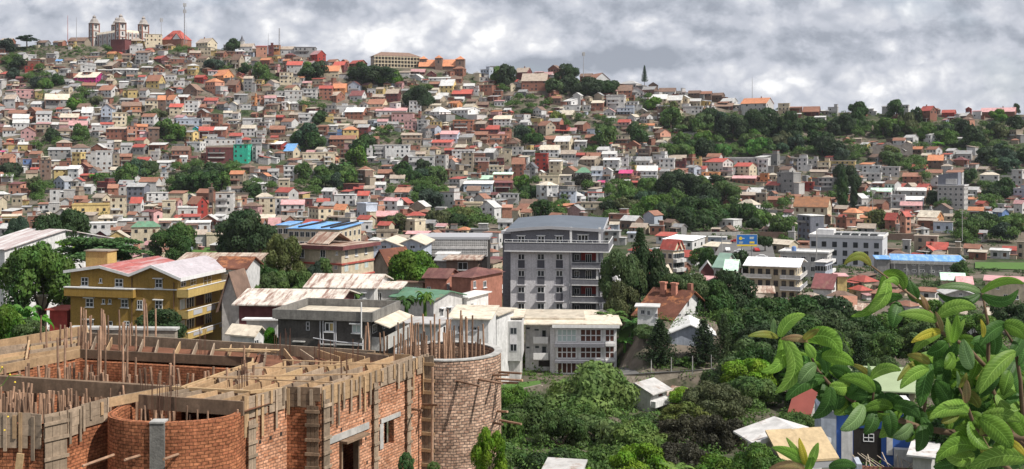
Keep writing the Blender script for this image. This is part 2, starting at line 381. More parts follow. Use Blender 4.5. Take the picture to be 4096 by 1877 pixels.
BLOBS=[(1480,110,170,110,.5),(1720,70,200,110,.4),(1900,190,260,60,.35),(1560,215,110,45,.3),(1150,220,160,40,.2),(1350,60,90,120,-.3),(1650,262,300,22,-.35),(2150,270,500,38,-.42),(2400,235,300,40,-.25),(2300,90,300,60,.08),(900,60,260,50,-.12),(880,170,160,50,.3),(350,120,300,60,.15),(1020,130,90,40,-.12),(560,30,300,30,-.15),(3000,330,260,60,.35),(3500,330,400,60,.25),(2700,300,300,30,.2),(300,30,400,60,.12),(3900,200,260,40,.25),(2850,230,500,35,-.28),(3500,130,500,40,-.12),(3650,50,250,40,.2),(2900,80,300,40,.12),(3900,400,300,40,.1)]
SUN_EL=50; AZ=27                       # sun stands to the right, a little behind the camera
sv=Vector((math.cos(R(AZ))*math.cos(R(SUN_EL)),-math.sin(R(AZ))*math.cos(R(SUN_EL)),math.sin(R(SUN_EL))))
SUN_ROT=90+AZ
build_world()
sl=bpy.data.lights.new('sun','SUN'); sl.energy=4.3; sl.angle=R(.5); sl.color=(1,.955,.88)
so=bpy.data.objects.new('sun',sl); COL.objects.link(so); so.rotation_euler=sv.to_track_quat('Z','Y').to_euler(); so.location=(0,0,60)
cd=bpy.data.cameras.new('camera'); co=bpy.data.objects.new('camera',cd); COL.objects.link(co); co.rotation_euler=(R(90),0,0)
cd.sensor_width=36; cd.lens=36*F/4096; cd.shift_y=-(938.5-YH)/4096; cd.clip_start=.2; cd.clip_end=60000; SC.camera=co
SC.view_settings.view_transform='Standard'; SC.view_settings.look='None'; SC.view_settings.gamma=1; SC.view_settings.exposure=EXPO
# ---------------------------------------------------------------- foliage
LEAF=dict(dark=(.036,.074,.021),mid=(.074,.142,.026),bright=(.14,.24,.034),olive=(.11,.135,.04),blue=(.042,.08,.045),vivid=(.075,.2,.03),brownish=(.05,.048,.03),grass=(.12,.26,.03))
LM={k:make_mat('foliage_'+k,v,.6,.35,scale=1.1,objvar=.25,spec=.2,trans=.3,huevar=.025) for k,v in LEAF.items()}
BARK=make_mat('bark',(.1,.075,.055),.95,.3,fine=6)
def quads_mesh(name,C,Nn,S,mat,asp=.62,seed=0):
    g=np.random.default_rng(seed); n=len(C)
    Nn=Nn/np.linalg.norm(Nn,axis=1,keepdims=True); r=g.normal(size=(n,3)); t=np.cross(Nn,r); t/=np.linalg.norm(t,axis=1,keepdims=True)+1e-9; b=np.cross(Nn,t)
    S=S[:,None]; a=t*S; c=b*S*asp
    V=np.stack([C-a,C-c*.9+Nn*S*.12,C+a,C+c*.9+Nn*S*.12],1).reshape(-1,3)
    me=bpy.data.meshes.new(name); me.vertices.add(4*n); me.vertices.foreach_set('co',V.astype(np.float32).ravel())
    me.loops.add(4*n); me.loops.foreach_set('vertex_index',np.arange(4*n,dtype=np.int32)); me.polygons.add(n)
    me.polygons.foreach_set('loop_start',np.arange(0,4*n,4,dtype=np.int32)); me.polygons.foreach_set('loop_total',np.full(n,4,dtype=np.int32))
    me.materials.append(mat); me.update(calc_edges=True); me.validate(); return me
def lump_cloud(seed,nl,shape,lr,n,ls,flat=1.,keep=.72):
    """unit crown: radius 1, height 0..2*shape ; returns centres, normals, sizes"""
    g=np.random.default_rng(seed); cs=[];rs=[]
    while len(cs)<nl:
        p=g.uniform(-1,1,3); q=np.linalg.norm(p)
        if q>1 or q<.25: continue
        p=p/q*(q**.45); 
        if p[2]<-.55: continue
        cs.append(p*np.array([1-lr*.6,1-lr*.6,1-lr*.5])); rs.append(lr*g.uniform(.65,1.25))
    cs=np.array(cs);rs=np.array(rs)
    w=rs**2/np.sum(rs**2); k=g.choice(nl,n*2,p=w); d=g.normal(size=(n*2,3)); d[:,2]+=.35; d/=np.linalg.norm(d,axis=1,keepdims=True)
    P=cs[k]+d*(rs[k]*g.uniform(.78,1.08,n*2))[:,None]*np.array([1,1,flat])
    D=np.linalg.norm(P[:,None,:]-cs[None],axis=2)/rs[None]; ok=(D.min(1)>keep)
    P=P[ok][:n]; d=d[ok][:n]; m=len(P)
    P=P+g.normal(size=(m,3))*.02
    P[:,2]=(P[:,2]+.62)*shape; P[:,2]=np.maximum(P[:,2],0)
    return P,d+g.normal(size=(m,3))*.42,ls*g.uniform(.6,1.35,m)
TR={}
def trunk_mesh(seed,h,spread):
    g=random.Random(seed); m=MB(); m.tube([(0,0,-.4),(g.uniform(-.03,.03),.02,h*.5),(.03,g.uniform(-.05,.05),h*.95)],[.085,.06,.045],7)
    for i in range(5):
        a=i*1.25+g.random(); z=h*g.uniform(.5,.9); m.tube([(0.02,0,z),(math.cos(a)*spread*.5,math.sin(a)*spread*.5,z+.28),(math.cos(a)*spread,math.sin(a)*spread,z+.5)],[.04,.028,.012],5)
    me=m.build('trunk',BARK); d=me.data; bpy.data.objects.remove(me); return d
for i in range(4):
    TR['dome%d'%i]=('d',lump_cloud(10+i,[26,34,22,30][i],[.62,.7,.55,.8][i],[.34,.28,.38,.3][i],[8500][0],.052))
for i in range(4):
    TR['far%d'%i]=('d',lump_cloud(20+i,[12,16,10,14][i],[.6,.75,.5,.9][i],[.42,.36,.46,.38][i],1500,.115))
for i in range(2): TR['fine%d'%i]=('d',lump_cloud(40+i,60,.72,.2,15000,.036))
def tiers(seed):
    g=np.random.default_rng(seed); P=[];Nn=[];S=[]
    for i in range(34):
        a=g.uniform(0,6.28); r=g.uniform(.1,.85)**.8; z=.25+g.uniform(0,.75)*(1.05-r*.45); R_=g.uniform(.22,.4); n=330
        t=g.uniform(0,6.28,n); q=np.sqrt(g.uniform(0,1,n))*R_; el=a+g.uniform(-.5,.5)
        x=q*np.cos(t)*1.3; y=q*np.sin(t)*.7; X=math.cos(a)*r+x*math.cos(el)-y*math.sin(el); Y=math.sin(a)*r+x*math.sin(el)+y*math.cos(el)
        Z=z+.09*(1-(q/R_)**2)+g.normal(size=n)*.015
        P.append(np.stack([X,Y,Z],1)); nn=g.normal(size=(n,3))*.35; nn[:,2]+=1; Nn.append(nn); S.append(.05*g.uniform(.6,1.3,n))
    return np.concatenate(P),np.concatenate(Nn),np.concatenate(S)
TR['tier0']=('d',tiers(3)); TR['tier1']=('d',tiers(5))
def conifer(seed,droop=.25,nw=22,dens=1.):
    g=np.random.default_rng(seed); P=[];Nn=[];S=[]
    for i in range(nw):
        z=.08+.92*i/nw; rr=(1-z)**.8*g.uniform(.85,1.1)+.03; nb=10
        for j in range(nb):
            a=6.283*j/nb+i*.7+g.uniform(-.2,.2); r_=rr*g.uniform(.75,1.1); n=int(34*dens*max(.3,rr))+6
            t=g.uniform(0.05,1,n); x=t*r_; w=.09*(1-t)+.025
            X=math.cos(a)*x+g.normal(size=n)*w*.8; Y=math.sin(a)*x+g.normal(size=n)*w*.8; Z=z*2.-droop*.25*t+.18*t*t*rr+g.normal(size=n)*.022
            P.append(np.stack([X,Y,Z],1)); nn=g.normal(size=(n,3))*.5; nn[:,2]+=.8; Nn.append(nn); S.append(.05*g.uniform(.6,1.2,n))
    return np.concatenate(P),np.concatenate(Nn),np.concatenate(S)
TR['conifer0']=('c',conifer(1)); TR['conifer1']=('c',conifer(2))
def column(seed):
    g=np.random.default_rng(seed); n=7000; z=g.uniform(0,1,n); rr=.5*np.sin(np.clip(z*1.05+.12,0,1)*3.0)**.6+.05; a=g.uniform(0,6.28,n)
    lump=1+.22*np.sin(a*3+z*19)+.15*np.sin(a*5-z*31); r=rr*lump*g.uniform(.8,1.05,n)
    P=np.stack([np.cos(a)*r,np.sin(a)*r,z*2],1); nn=np.stack([np.cos(a),np.sin(a),.4*np.ones(n)],1)+g.normal(size=(n,3))*.45; return P,nn,.055*g.uniform(.6,1.3,n)
TR['column0']=('c',column(4))
def frond_mesh(seed,n,ln,wd,up,drop,mat,seg=7,stem=0,tatter=0):
    """banana / palm heads: arching strips"""
    g=random.Random(seed); m=MB()
    for i in range(n):
        a=i*2.4+g.uniform(-.3,.3); el=g.uniform(.25,1.0)*up; l=ln*g.uniform(.7,1.1); w=wd*g.uniform(.8,1.2)
        pts=[];x=0;z=stem*g.uniform(.85,1.);s=l/seg;an=el
        for k in range(seg+1):
            pts.append((x,z,w*math.sin(math.pi*min(1,(k+.5)/(seg+1)))**.7*(1 if k else .3))); x+=math.cos(an)*s; z+=math.sin(an)*s; an-=drop/seg*(.6+k*.25)
        ca,sa=math.cos(a),math.sin(a)
        for (x0,z0,w0),(x1,z1,w1) in zip(pts,pts[1:]):
            for sg in (-1,1):
                q=[(x0,0,z0),(x1,0,z1),(x1,sg*w1,z1-w1*.35-(g.random()*w1*.6 if tatter else 0)),(x0,sg*w0,z0-w0*.35)]
                if sg>0:q=q[::-1]
                m.face([(p[0]*ca-p[1]*sa,p[0]*sa+p[1]*ca,p[2]) for p in q])
    if stem: m.tube([(0,0,-.5),(0,0,stem*.5),(0,0,stem)],[.13,.11,.07],7,None)
    o=m.build('fronds',mat); d=o.data; bpy.data.objects.remove(o); return d
CROWN={}
def crown_mesh(kind,leaf):
    k=(kind,leaf)
    if k not in CROWN:
        if kind.startswith('banana'): CROWN[k]=frond_mesh(int(kind[-1])+3,11,1.0,.17,1.35,1.7,LM[leaf],tatter=1,stem=.5)
        elif kind.startswith('palm'): CROWN[k]=frond_mesh(int(kind[-1])+9,26,.75,.09,1.1,2.1,LM[leaf],tatter=1,stem=1.2)
        else:
            P,Nn,S=TR[kind][1]; CROWN[k]=quads_mesh('crown_'+kind+'_'+leaf,P,Nn,S,LM[leaf],seed=len(CROWN))
    return CROWN[k]
TRUNK=[trunk_mesh(i,.75,.45) for i in range(3)]
mt_=MB(); mt_.tube([(0,0,-.3),(0,0,1),(0,0,1.95)],[.06,.04,.01],7); _o=mt_.build('trunk',BARK); CTRUNK=_o.data; bpy.data.objects.remove(_o)
NTREE=0
def tree(loc,w,h,kind,leaf,label,group=None,name=None,cat='tree',ex=0):
    """w crown width, h total height in metres"""
    global NTREE; NTREE+=1; g=random.Random(NTREE)
    nm=name or ('conifer' if kind.startswith('conifer') else 'cypress' if kind.startswith('column') else 'banana_plant' if kind.startswith('banana') else 'palm_tree' if kind.startswith('palm') else 'broadleaf_tree')
    e=empty(nm,loc,g.uniform(0,6.28),label,cat,group); me=crown_mesh(kind,leaf); r=w/2
    if kind[:4] in('bana','palm'): link('fronds',me,e,(0,0,ex),(r,r,(h-ex)/1.45)); return e
    if TR[kind][0]=='c': link('crown',me,e,(0,0,ex*.6),(r,r,(h-ex*.6)*.5)); link('trunk',CTRUNK,e,(0,0,0),(h*.25,h*.25,h*.5)); return e
    sh=1.75 if 'tier' in kind else 1.45; top=1.3 if 'tier' in kind else 1.12; b=(h-ex)*.02+ex*.85
    zs={'dome0':1.05,'dome1':1.18,'dome2':.95,'dome3':1.34,'far0':1.1,'far1':1.3,'far2':1.0,'far3':1.5,'fine0':1.12,'fine1':1.12,'tier0':1.15,'tier1':1.15}[kind]
    link('crown',me,e,(0,0,b),(r,r,(h-b)/zs)); link('trunk',TRUNK[NTREE%3],e,(0,0,0),(r*.9,r*.9,h*.62)); return e
def tree_px(cx,base,w,h,kind,leaf,label,group=None,Y=None,name=None,cat='tree'):
    """photo pixels: centre column, base row, width, height"""
    if Y is None: Y=hit(cx,base)
    k=Y/F; p=at(cx,base,Y); zg=zt(cx,Y); ex=0
    if zg<p.z-.3 and 60*K<Y<560*K: ex=min(12,p.z-zg); p.z-=ex
    return tree(p,w*k*(1 if kind[:3] in('con','col') else 1.16),h*k+ex,kind,leaf,label,group,name,cat,ex)
# ---------------------------------------------------------------- houses on the hill (x0 corner x1 rooftop eave base type wall roof)
T1='''0 100 150 350 385 440 g brick tan|345 430 480 385 402 432 g grey brown|500 560 590 380 400 425 g grey brown|640 800 860 370 388 415 g tanw brown
1220 1330 1370 350 385 428 h yellow tan|1375 1525 1530 324 328 432 p cream tan|1225 1345 1352 430 436 492 p white white|1370 1420 1460 445 470 515 g salmon red
1470 1535 1550 420 425 470 p white tan|1540 1620 1660 405 430 470 h yellow brown|1850 1960 2050 360 400 440 g cream tan|1870 1990 2030 440 448 520 p cream grey
2030 2110 2150 460 500 545 g brick brown|2185 2260 2310 500 560 640 g tanw brown|2250 2380 2415 418 440 490 g white tan|1010 1080 1120 485 505 548 g yellow orange
1090 1150 1180 485 512 550 f yellow red|1150 1230 1250 505 522 585 g tanw brown|1280 1400 1430 480 500 592 s grey brown|1445 1520 1600 530 552 600 g maroon red
1610 1740 1750 540 558 592 p brick white|1700 1750 1770 495 512 545 g white grey|1790 1890 1900 480 500 545 g brick tan|1870 1950 1990 530 552 602 g cream brown
1940 2010 2030 560 580 640 g brick brown|1620 1700 1730 610 630 660 s cream white|1770 1850 1880 590 620 705 h yellow white|160 220 265 490 512 560 g white grey
265 340 345 505 525 560 s white white|440 540 560 490 508 565 p white white|525 580 600 545 575 602 g white blue|605 690 735 540 570 602 g cream brown
735 810 820 565 580 602 s white grey|855 930 950 485 500 532 s grey grey|180 240 260 560 582 642 g brick tan|235 310 320 615 625 662 p red brick
355 430 450 540 562 600 h tanw tan|890 1000 1060 560 590 625 g grey white|760 820 830 600 615 690 p white white|820 900 910 610 625 682 p white grey
415 500 535 650 682 730 g white grey|565 640 670 635 655 702 s white grey|945 1060 1170 580 620 662 g brown tan|925 1055 1060 655 665 692 s brown white
1065 1180 1190 635 660 695 s grey white|1190 1300 1310 635 660 697 s grey bright|1330 1460 1480 610 640 672 s brown white|1445 1540 1560 610 640 692 f brick tan
1510 1570 1600 650 670 702 g maroon brown|1150 1205 1210 590 602 622 s grey white|700 905 1000 683 730 787 g magenta cream|1000 1040 1075 700 712 742 g cream tan
0 120 130 668 702 752 h brown red|150 230 245 715 740 772 g maroon maroon|575 650 715 740 770 802 g white grey|635 720 790 795 815 852 g white grey
1000 1070 1105 740 762 802 g cream tan|1125 1205 1215 730 775 812 s white bright|1240 1300 1305 745 765 792 s grey tan|1305 1370 1390 705 725 812 g white red
1380 1500 1560 708 762 832 g yellow rust|1560 1650 1670 683 710 762 p white white|1640 1740 1750 720 762 822 p white grey|1835 1920 1960 697 730 792 g red red
1935 2030 2120 738 772 892 h salmon orange|1800 1850 1870 640 655 712 g yellow grey|2010 2110 2210 657 710 765 g orange orange|2130 2230 2290 755 800 872 g brick brown
2300 2380 2400 720 740 862 g grey tan|1730 1860 1920 790 850 912 f brown brown|1610 1700 1710 810 830 862 s brown rust|150 325 335 840 855 922 p pink pink
330 390 410 835 858 932 g yellow tan|40 140 190 895 932 1012 g white tan|425 650 658 890 938 992 g grey cream|820 920 935 840 860 922 s grey white
930 1050 1130 805 850 912 g white rust|1160 1200 1205 820 860 912 f yellow brown|1205 1290 1300 822 850 912 s yellow brown|1310 1470 1480 905 925 962 p white grey
1370 1490 1500 925 950 1032 h cream brown|1490 1560 1570 898 940 1082 g brown orange|1570 1640 1700 898 940 1005 g white orange|1600 1720 1745 980 1010 1082 g cream red
1740 1870 1900 925 950 1062 p white cream|1930 2050 2070 905 950 992 g pink red|2050 2130 2160 830 860 902 h white pink|2210 2330 2340 880 900 962 s grey grey
2220 2370 2380 970 985 1032 p white white|2372 2412 2430 895 910 1002 p orange brick|955 1060 1090 980 1022 1142 f bluew brown|1060 1190 1200 1055 1072 1182 p cream white
1150 1330 1340 965 1000 1052 g orange brown|1130 1290 1310 920 960 972 s grey grey|770 870 890 1010 1062 1132 g white white|565 735 760 1075 1110 1182 g pink cream
745 820 850 1090 1120 1182 g white red|530 600 630 1005 1030 1062 g white red|395 480 500 1020 1050 1082 h grey brown|340 480 490 1050 1080 1152 s white grey
120 270 280 1080 1115 1172 g white white|75 250 270 1040 1070 1112 s salmon rust|0 90 120 1100 1130 1182 f cream tan|290 390 440 950 982 1022 g white white
1665 1910 1920 1110 1130 1182 p bluew grey|1905 2020 2025 1085 1110 1182 p white tan|1720 1820 1830 1035 1060 1092 s cream white|2110 2190 2200 1040 1065 1102 g white cream
2195 2250 2275 1045 1070 1132 g white tan|2145 2240 2260 1095 1140 1172 s white tan|2290 2400 2410 1090 1130 1172 s white grey'''
T2='''0 100 110 190 205 290 s salmon red|115 165 168 185 195 285 p maroon maroon|165 225 235 182 192 255 p orange orange|235 360 380 205 230 280 g white tan|290 350 365 225 260 300 f cream brown
360 560 575 200 212 285 p grey brown|40 130 165 285 330 390 g brick orange|510 580 660 240 275 365 g red pink|660 740 800 325 350 372 g cream rust|800 850 880 318 345 370 f brick rust
730 830 865 345 378 450 g maroon red|880 980 1050 340 370 385 g brick red|290 430 450 345 378 460 g offwhite red|440 500 600 340 370 420 g offwhite pink|300 390 440 385 405 440 g white grey
510 570 600 370 395 425 g white tan|600 780 815 385 435 495 g cream orange|0 60 105 440 475 520 g yellow brown|0 60 80 505 520 610 s yellow brown|222 345 350 445 450 555 p cream cream
345 400 405 488 492 562 p cream cream|350 420 440 295 320 350 g cream brown|440 520 530 530 560 575 g salmon pink|595 720 730 575 600 700 g brick red|720 840 870 555 595 665 g orange orange
650 760 840 630 665 725 g brick tan|105 280 290 605 625 670 p offwhite grey|270 435 440 590 625 705 p offwhite white|440 570 590 590 610 705 p offwhite grey|0 75 80 655 665 735 p salmon brick
80 185 195 660 690 760 g white pink|245 280 285 695 730 800 s white bright|335 400 415 705 740 790 g offwhite white|850 940 955 525 560 600 f cream white|1000 1060 1110 530 565 610 g yellow pink
1050 1130 1140 585 605 655 p white white|1130 1200 1225 570 605 660 g yellow tan|885 1000 1045 620 665 720 g white maroon|1225 1340 1370 605 645 725 g maroon tan|1315 1380 1400 525 550 600 g pink maroon
1340 1450 1460 425 450 500 s offwhite tan|1460 1560 1600 455 500 530 f white white|1460 1590 1610 415 450 470 g maroon pink|1610 1700 1710 430 465 490 f maroon pink|1630 1830 1840 480 510 530 s white white
1735 1860 1895 515 570 645 g yellow white|1640 1740 1750 530 560 600 g brick rust|1660 1720 1740 580 610 660 g cream cream|1850 2030 2060 610 650 690 g maroon red|1960 2060 2070 540 575 610 g white white
1840 1940 1955 475 510 550 g brick brown|1625 1740 1800 665 700 745 g tanw white|1870 1960 1975 665 700 730 g white white|1820 1900 1950 712 740 790 g orange orange|2075 2230 2265 550 570 665 p brick brick
2205 2260 2280 488 520 560 h brick orange|2120 2200 2245 405 420 490 p bluew white|2210 2390 2417 368 395 465 p grey grey|2110 2195 2200 488 495 530 p offwhite white|1050 1200 1250 700 745 780 g cream rust
1280 1380 1400 750 770 800 g tanw brown|1445 1560 1565 700 720 830 p white offwhite
1570 1740 1750 730 760 800 s cream cream|1130 1420 1440 783 810 860 g offwhite pink|1620 1730 1840 770 820 880 h white white|1800 2000 2125 775 800 882 g white white|2125 2180 2205 790 820 870 g tanw brown
2240 2400 2417 855 890 950 s white cream|2225 2310 2320 780 800 830 s yellow tan|840 1010 1050 780 820 890 g brick white|650 750 760 745 760 830 p grey grey|760 860 870 740 765 830 p white white
630 730 735 858 865 925 p yellow cream|735 850 855 865 885 920 s cream tan|815 920 930 820 850 880 g offwhite white|310 400 430 825 850 900 g cream tan|400 550 555 810 840 935 p white white
80 180 185 850 870 930 g offwhite tan|180 250 280 845 870 920 g maroon red|500 580 595 810 835 860 g pink white|1145 1240 1255 880 910 970 g white pink|1180 1270 1290 848 870 900 g tanw brown
1280 1480 1500 815 835 925 p pink brown|1250 1340 1350 905 935 970 g white grey|1400 1510 1520 895 910 985 p pink tan|1650 1745 1755 900 915 985 p yellow tan|1520 1620 1640 880 900 1000 p offwhite white
1860 2050 2060 885 905 1000 p brick orange|1960 2100 2115 935 945 990 s orange brown|2120 2290 2310 948 985 1030 g maroon red|920 1040 1060 900 930 960 g cream tan|675 770 780 925 955 1000 s offwhite white
740 870 885 920 950 1000 s cream cream|440 530 545 915 945 1040 g brick brown|820 960 975 960 990 1075 h yellow orange|820 950 960 1000 1020 1070 p yellow yellow|680 805 815 1000 1015 1080 p blue grey
960 1060 1085 940 965 1060 g maroon grey|1740 1900 1935 1000 1030 1110 g bluew pink|1370 1560 1580 1020 1040 1110 g tanw tan|2195 2380 2390 1035 1040 1115 p salmon salmon|2350 2410 2417 1000 1010 1110 p salmon orange
0 90 100 980 1000 1060 p offwhite white|130 270 280 955 985 1030 g brick rust|290 420 430 1030 1050 1080 s white grey|525 610 620 1030 1050 1080 s cream white|55 240 325 1100 1125 1175 g red white
275 370 415 1148 1165 1178 g cream blue|1600 1840 1890 1085 1110 1150 g pink red|1110 1450 1455 1128 1135 1178 p white white|2060 2180 2200 1010 1035 1080 g brick rust|1990 2080 2100 690 720 760 g tanw brown
2340 2400 2417 780 800 830 g white white|2250 2340 2350 700 720 770 s white pink|2070 2190 2205 730 755 780 g maroon brown|585 670 690 930 960 1050 s brick rust|1060 1150 1170 1050 1075 1150 g brown rust
1380 1560 1570 1060 1080 1125 s tanw brown|1450 1530 1540 600 640 660 s brown rust|1900 2000 2020 590 620 640 s offwhite brown'''
T3='''30 140 190 285 325 400 g maroon tan|90 325 348 340 408 505 g brick tan|265 370 400 305 350 378 g offwhite pink|340 440 480 262 295 360 f brick brown|640 750 770 340 365 400 g brick brown
700 780 925 335 395 470 g white rust|935 1010 1020 415 430 470 s white white|1010 1170 1225 405 435 480 h offwhite grey|1000 1130 1140 450 500 565 g brick brown|1110 1240 1250 480 510 560 f white pink
1230 1340 1380 450 490 540 g brown grey|1290 1375 1380 410 450 500 f brown brown|1385 1540 1550 490 510 550 g white brown|305 355 372 550 560 632 p maroon maroon|460 560 650 558 600 640 s white white
480 640 655 625 640 690 p white white|665 740 750 625 640 690 p offwhite cream|750 860 875 580 620 690 s brick cream|890 1060 1075 540 550 690 p offwhite grey|1080 1190 1200 595 605 680 p white white
990 1150 1160 658 665 735 p bluew white|440 570 605 688 730 780 g tanw cream|770 880 900 740 755 790 p white white|870 970 980 740 760 800 s offwhite white|1000 1110 1130 765 800 870 g pink red
1130 1230 1235 790 830 880 g cream salmon|1230 1340 1345 780 830 880 g white orange|1340 1380 1388 780 800 850 s cream tan|1300 1460 1475 538 580 640 g cream white|1465 1600 1620 548 590 665 g cream white
1580 1660 1680 530 570 655 f cream white|1680 1780 1790 570 600 660 g cream white|1710 1800 1835 548 580 640 g yellow cream|1370 1485 1490 640 650 790 p brown grey|1615 1800 1805 645 655 750 p offwhite grey
1860 2080 2100 620 650 680 g maroon brown|1970 2080 2130 570 600 630 g white white|1885 1980 2010 510 545 600 g brown brown|2080 2150 2165 600 640 680 s white cream|2160 2400 2470 570 620 770 g offwhite orange
1660 1770 1790 515 530 550 g brown brown|1780 1880 1890 505 530 560 g brown rust|1890 2040 2050 740 770 800 s offwhite white|75 150 185 765 800 870 g white white|60 140 150 865 890 920 s offwhite white
160 240 245 900 905 975 p yellow yellow|140 240 245 815 830 895 p brown grey|235 320 412 788 830 918 g tanw rust|410 540 560 860 880 915 g maroon red|490 600 620 855 880 920 g white pink
710 850 860 850 865 925 p bluew grey|690 800 820 925 945 1000 g brick rust|320 450 460 925 960 1010 g brick rust|400 540 585 932 980 1055 g cream white|590 700 710 965 985 1050 s offwhite white
265 440 460 1018 1060 1130 g white cream|460 600 620 1065 1100 1150 g offwhite tan|840 940 950 980 1005 1050 s white red|1000 1110 1120 905 925 965 p cream cream|970 1150 1160 955 965 1010 p tanw grey
1340 1400 1500 865 900 970 g salmon brown|1530 1600 1610 855 875 895 s cream white|1600 1750 1765 890 905 930 s offwhite white|1500 1555 1565 935 950 1000 p pink brown|1725 1850 1855 1025 1035 1100 p white offwhite
1100 1170 1180 1050 1060 1110 p cream cream|1190 1300 1320 1045 1055 1150 p brown grey|1320 1430 1440 1075 1085 1150 p cream tan|700 830 850 1090 1120 1160 g tanw rust|850 980 1000 1075 1100 1170 g white white
1140 1200 1225 1110 1140 1180 g white dgrey|0 100 110 1010 1030 1110 p offwhite cream|110 210 220 1065 1080 1120 s grey grey|0 120 150 1140 1165 1180 f brick brick|600 680 700 1065 1110 1160 g maroon red'''
T4='''95 200 208 262 270 370 p cream yellow|205 320 325 298 308 370 s brick rust|330 480 495 298 345 390 g maroon rust|240 310 315 345 370 400 s brick white|500 570 575 305 340 380 s tanw white
565 655 665 295 305 385 p offwhite grey|435 540 550 385 400 440 s offwhite white|900 990 1000 310 325 380 s offwhite grey|1210 1325 1335 275 290 415 p offwhite grey|1075 1150 1160 285 300 370 s offwhite grey
1435 1530 1595 293 335 445 g brick red|1560 1610 1630 290 330 370 f brown brown|1640 1760 1775 320 355 410 g red red|1775 1870 1935 340 385 420 g brown white|1865 1920 1925 283 320 360 f red red
1930 2010 2020 305 345 410 s white pink|2010 2330 2345 308 345 430 g brick pink|1175 1225 1230 385 395 450 p maroon brown|1375 1500 1512 477 510 555 g yellow pink|1285 1370 1420 563 590 650 g white white
1730 1840 1845 580 600 630 s white white|1510 1660 1670 600 625 650 s offwhite white|455 590 605 645 668 735 g red grey|585 680 690 730 745 780 p white white|1350 1450 1470 665 700 745 g brown orange
1030 1080 1085 700 720 750 h grey grey|1510 1650 1660 755 805 890 g brown orange|1655 1695 1700 800 810 870 p white white|1680 1750 1800 695 715 760 g offwhite white|1780 1920 1930 720 745 800 g offwhite grey
1960 2090 2105 765 790 835 s white white|1980 2060 2110 845 890 920 g tanw tan|170 370 380 765 785 830 p offwhite white|275 370 378 780 785 900 p white white|375 470 480 785 800 890 p offwhite grey
465 580 590 810 820 910 p cream yellow|585 820 828 803 815 880 p yellow cream|600 730 740 850 865 940 p white white|885 1060 1070 850 860 925 p white white|1070 1240 1250 860 870 960 p offwhite white
1360 1500 1510 838 880 920 g white red|1490 1640 1650 895 925 990 g cream rust|1270 1440 1460 925 960 1030 g brick rust|1850 1960 1970 885 905 960 p tanw grey|1750 1840 1850 870 900 940 g brick brown
2000 2175 2180 918 945 1050 h offwhite cream|2300 2400 2430 880 900 1040 p offwhite white|85 240 310 925 930 1125 p grey white|0 80 90 920 945 1000 h cream cream|315 430 440 1008 1015 1100 p red red
860 1065 1070 925 935 1010 p offwhite white|470 665 670 965 975 1100 p grey grey|390 560 570 905 925 950 s brown tan|1200 1330 1345 1040 1060 1090 g cream red|1405 1500 1545 1030 1060 1140 g salmon red
1220 1490 1500 1065 1095 1150 g offwhite white|970 1160 1175 1070 1100 1150 g white mint|2260 2320 2330 850 880 940 g offwhite tan|800 880 885 590 605 640 s tanw tan'''
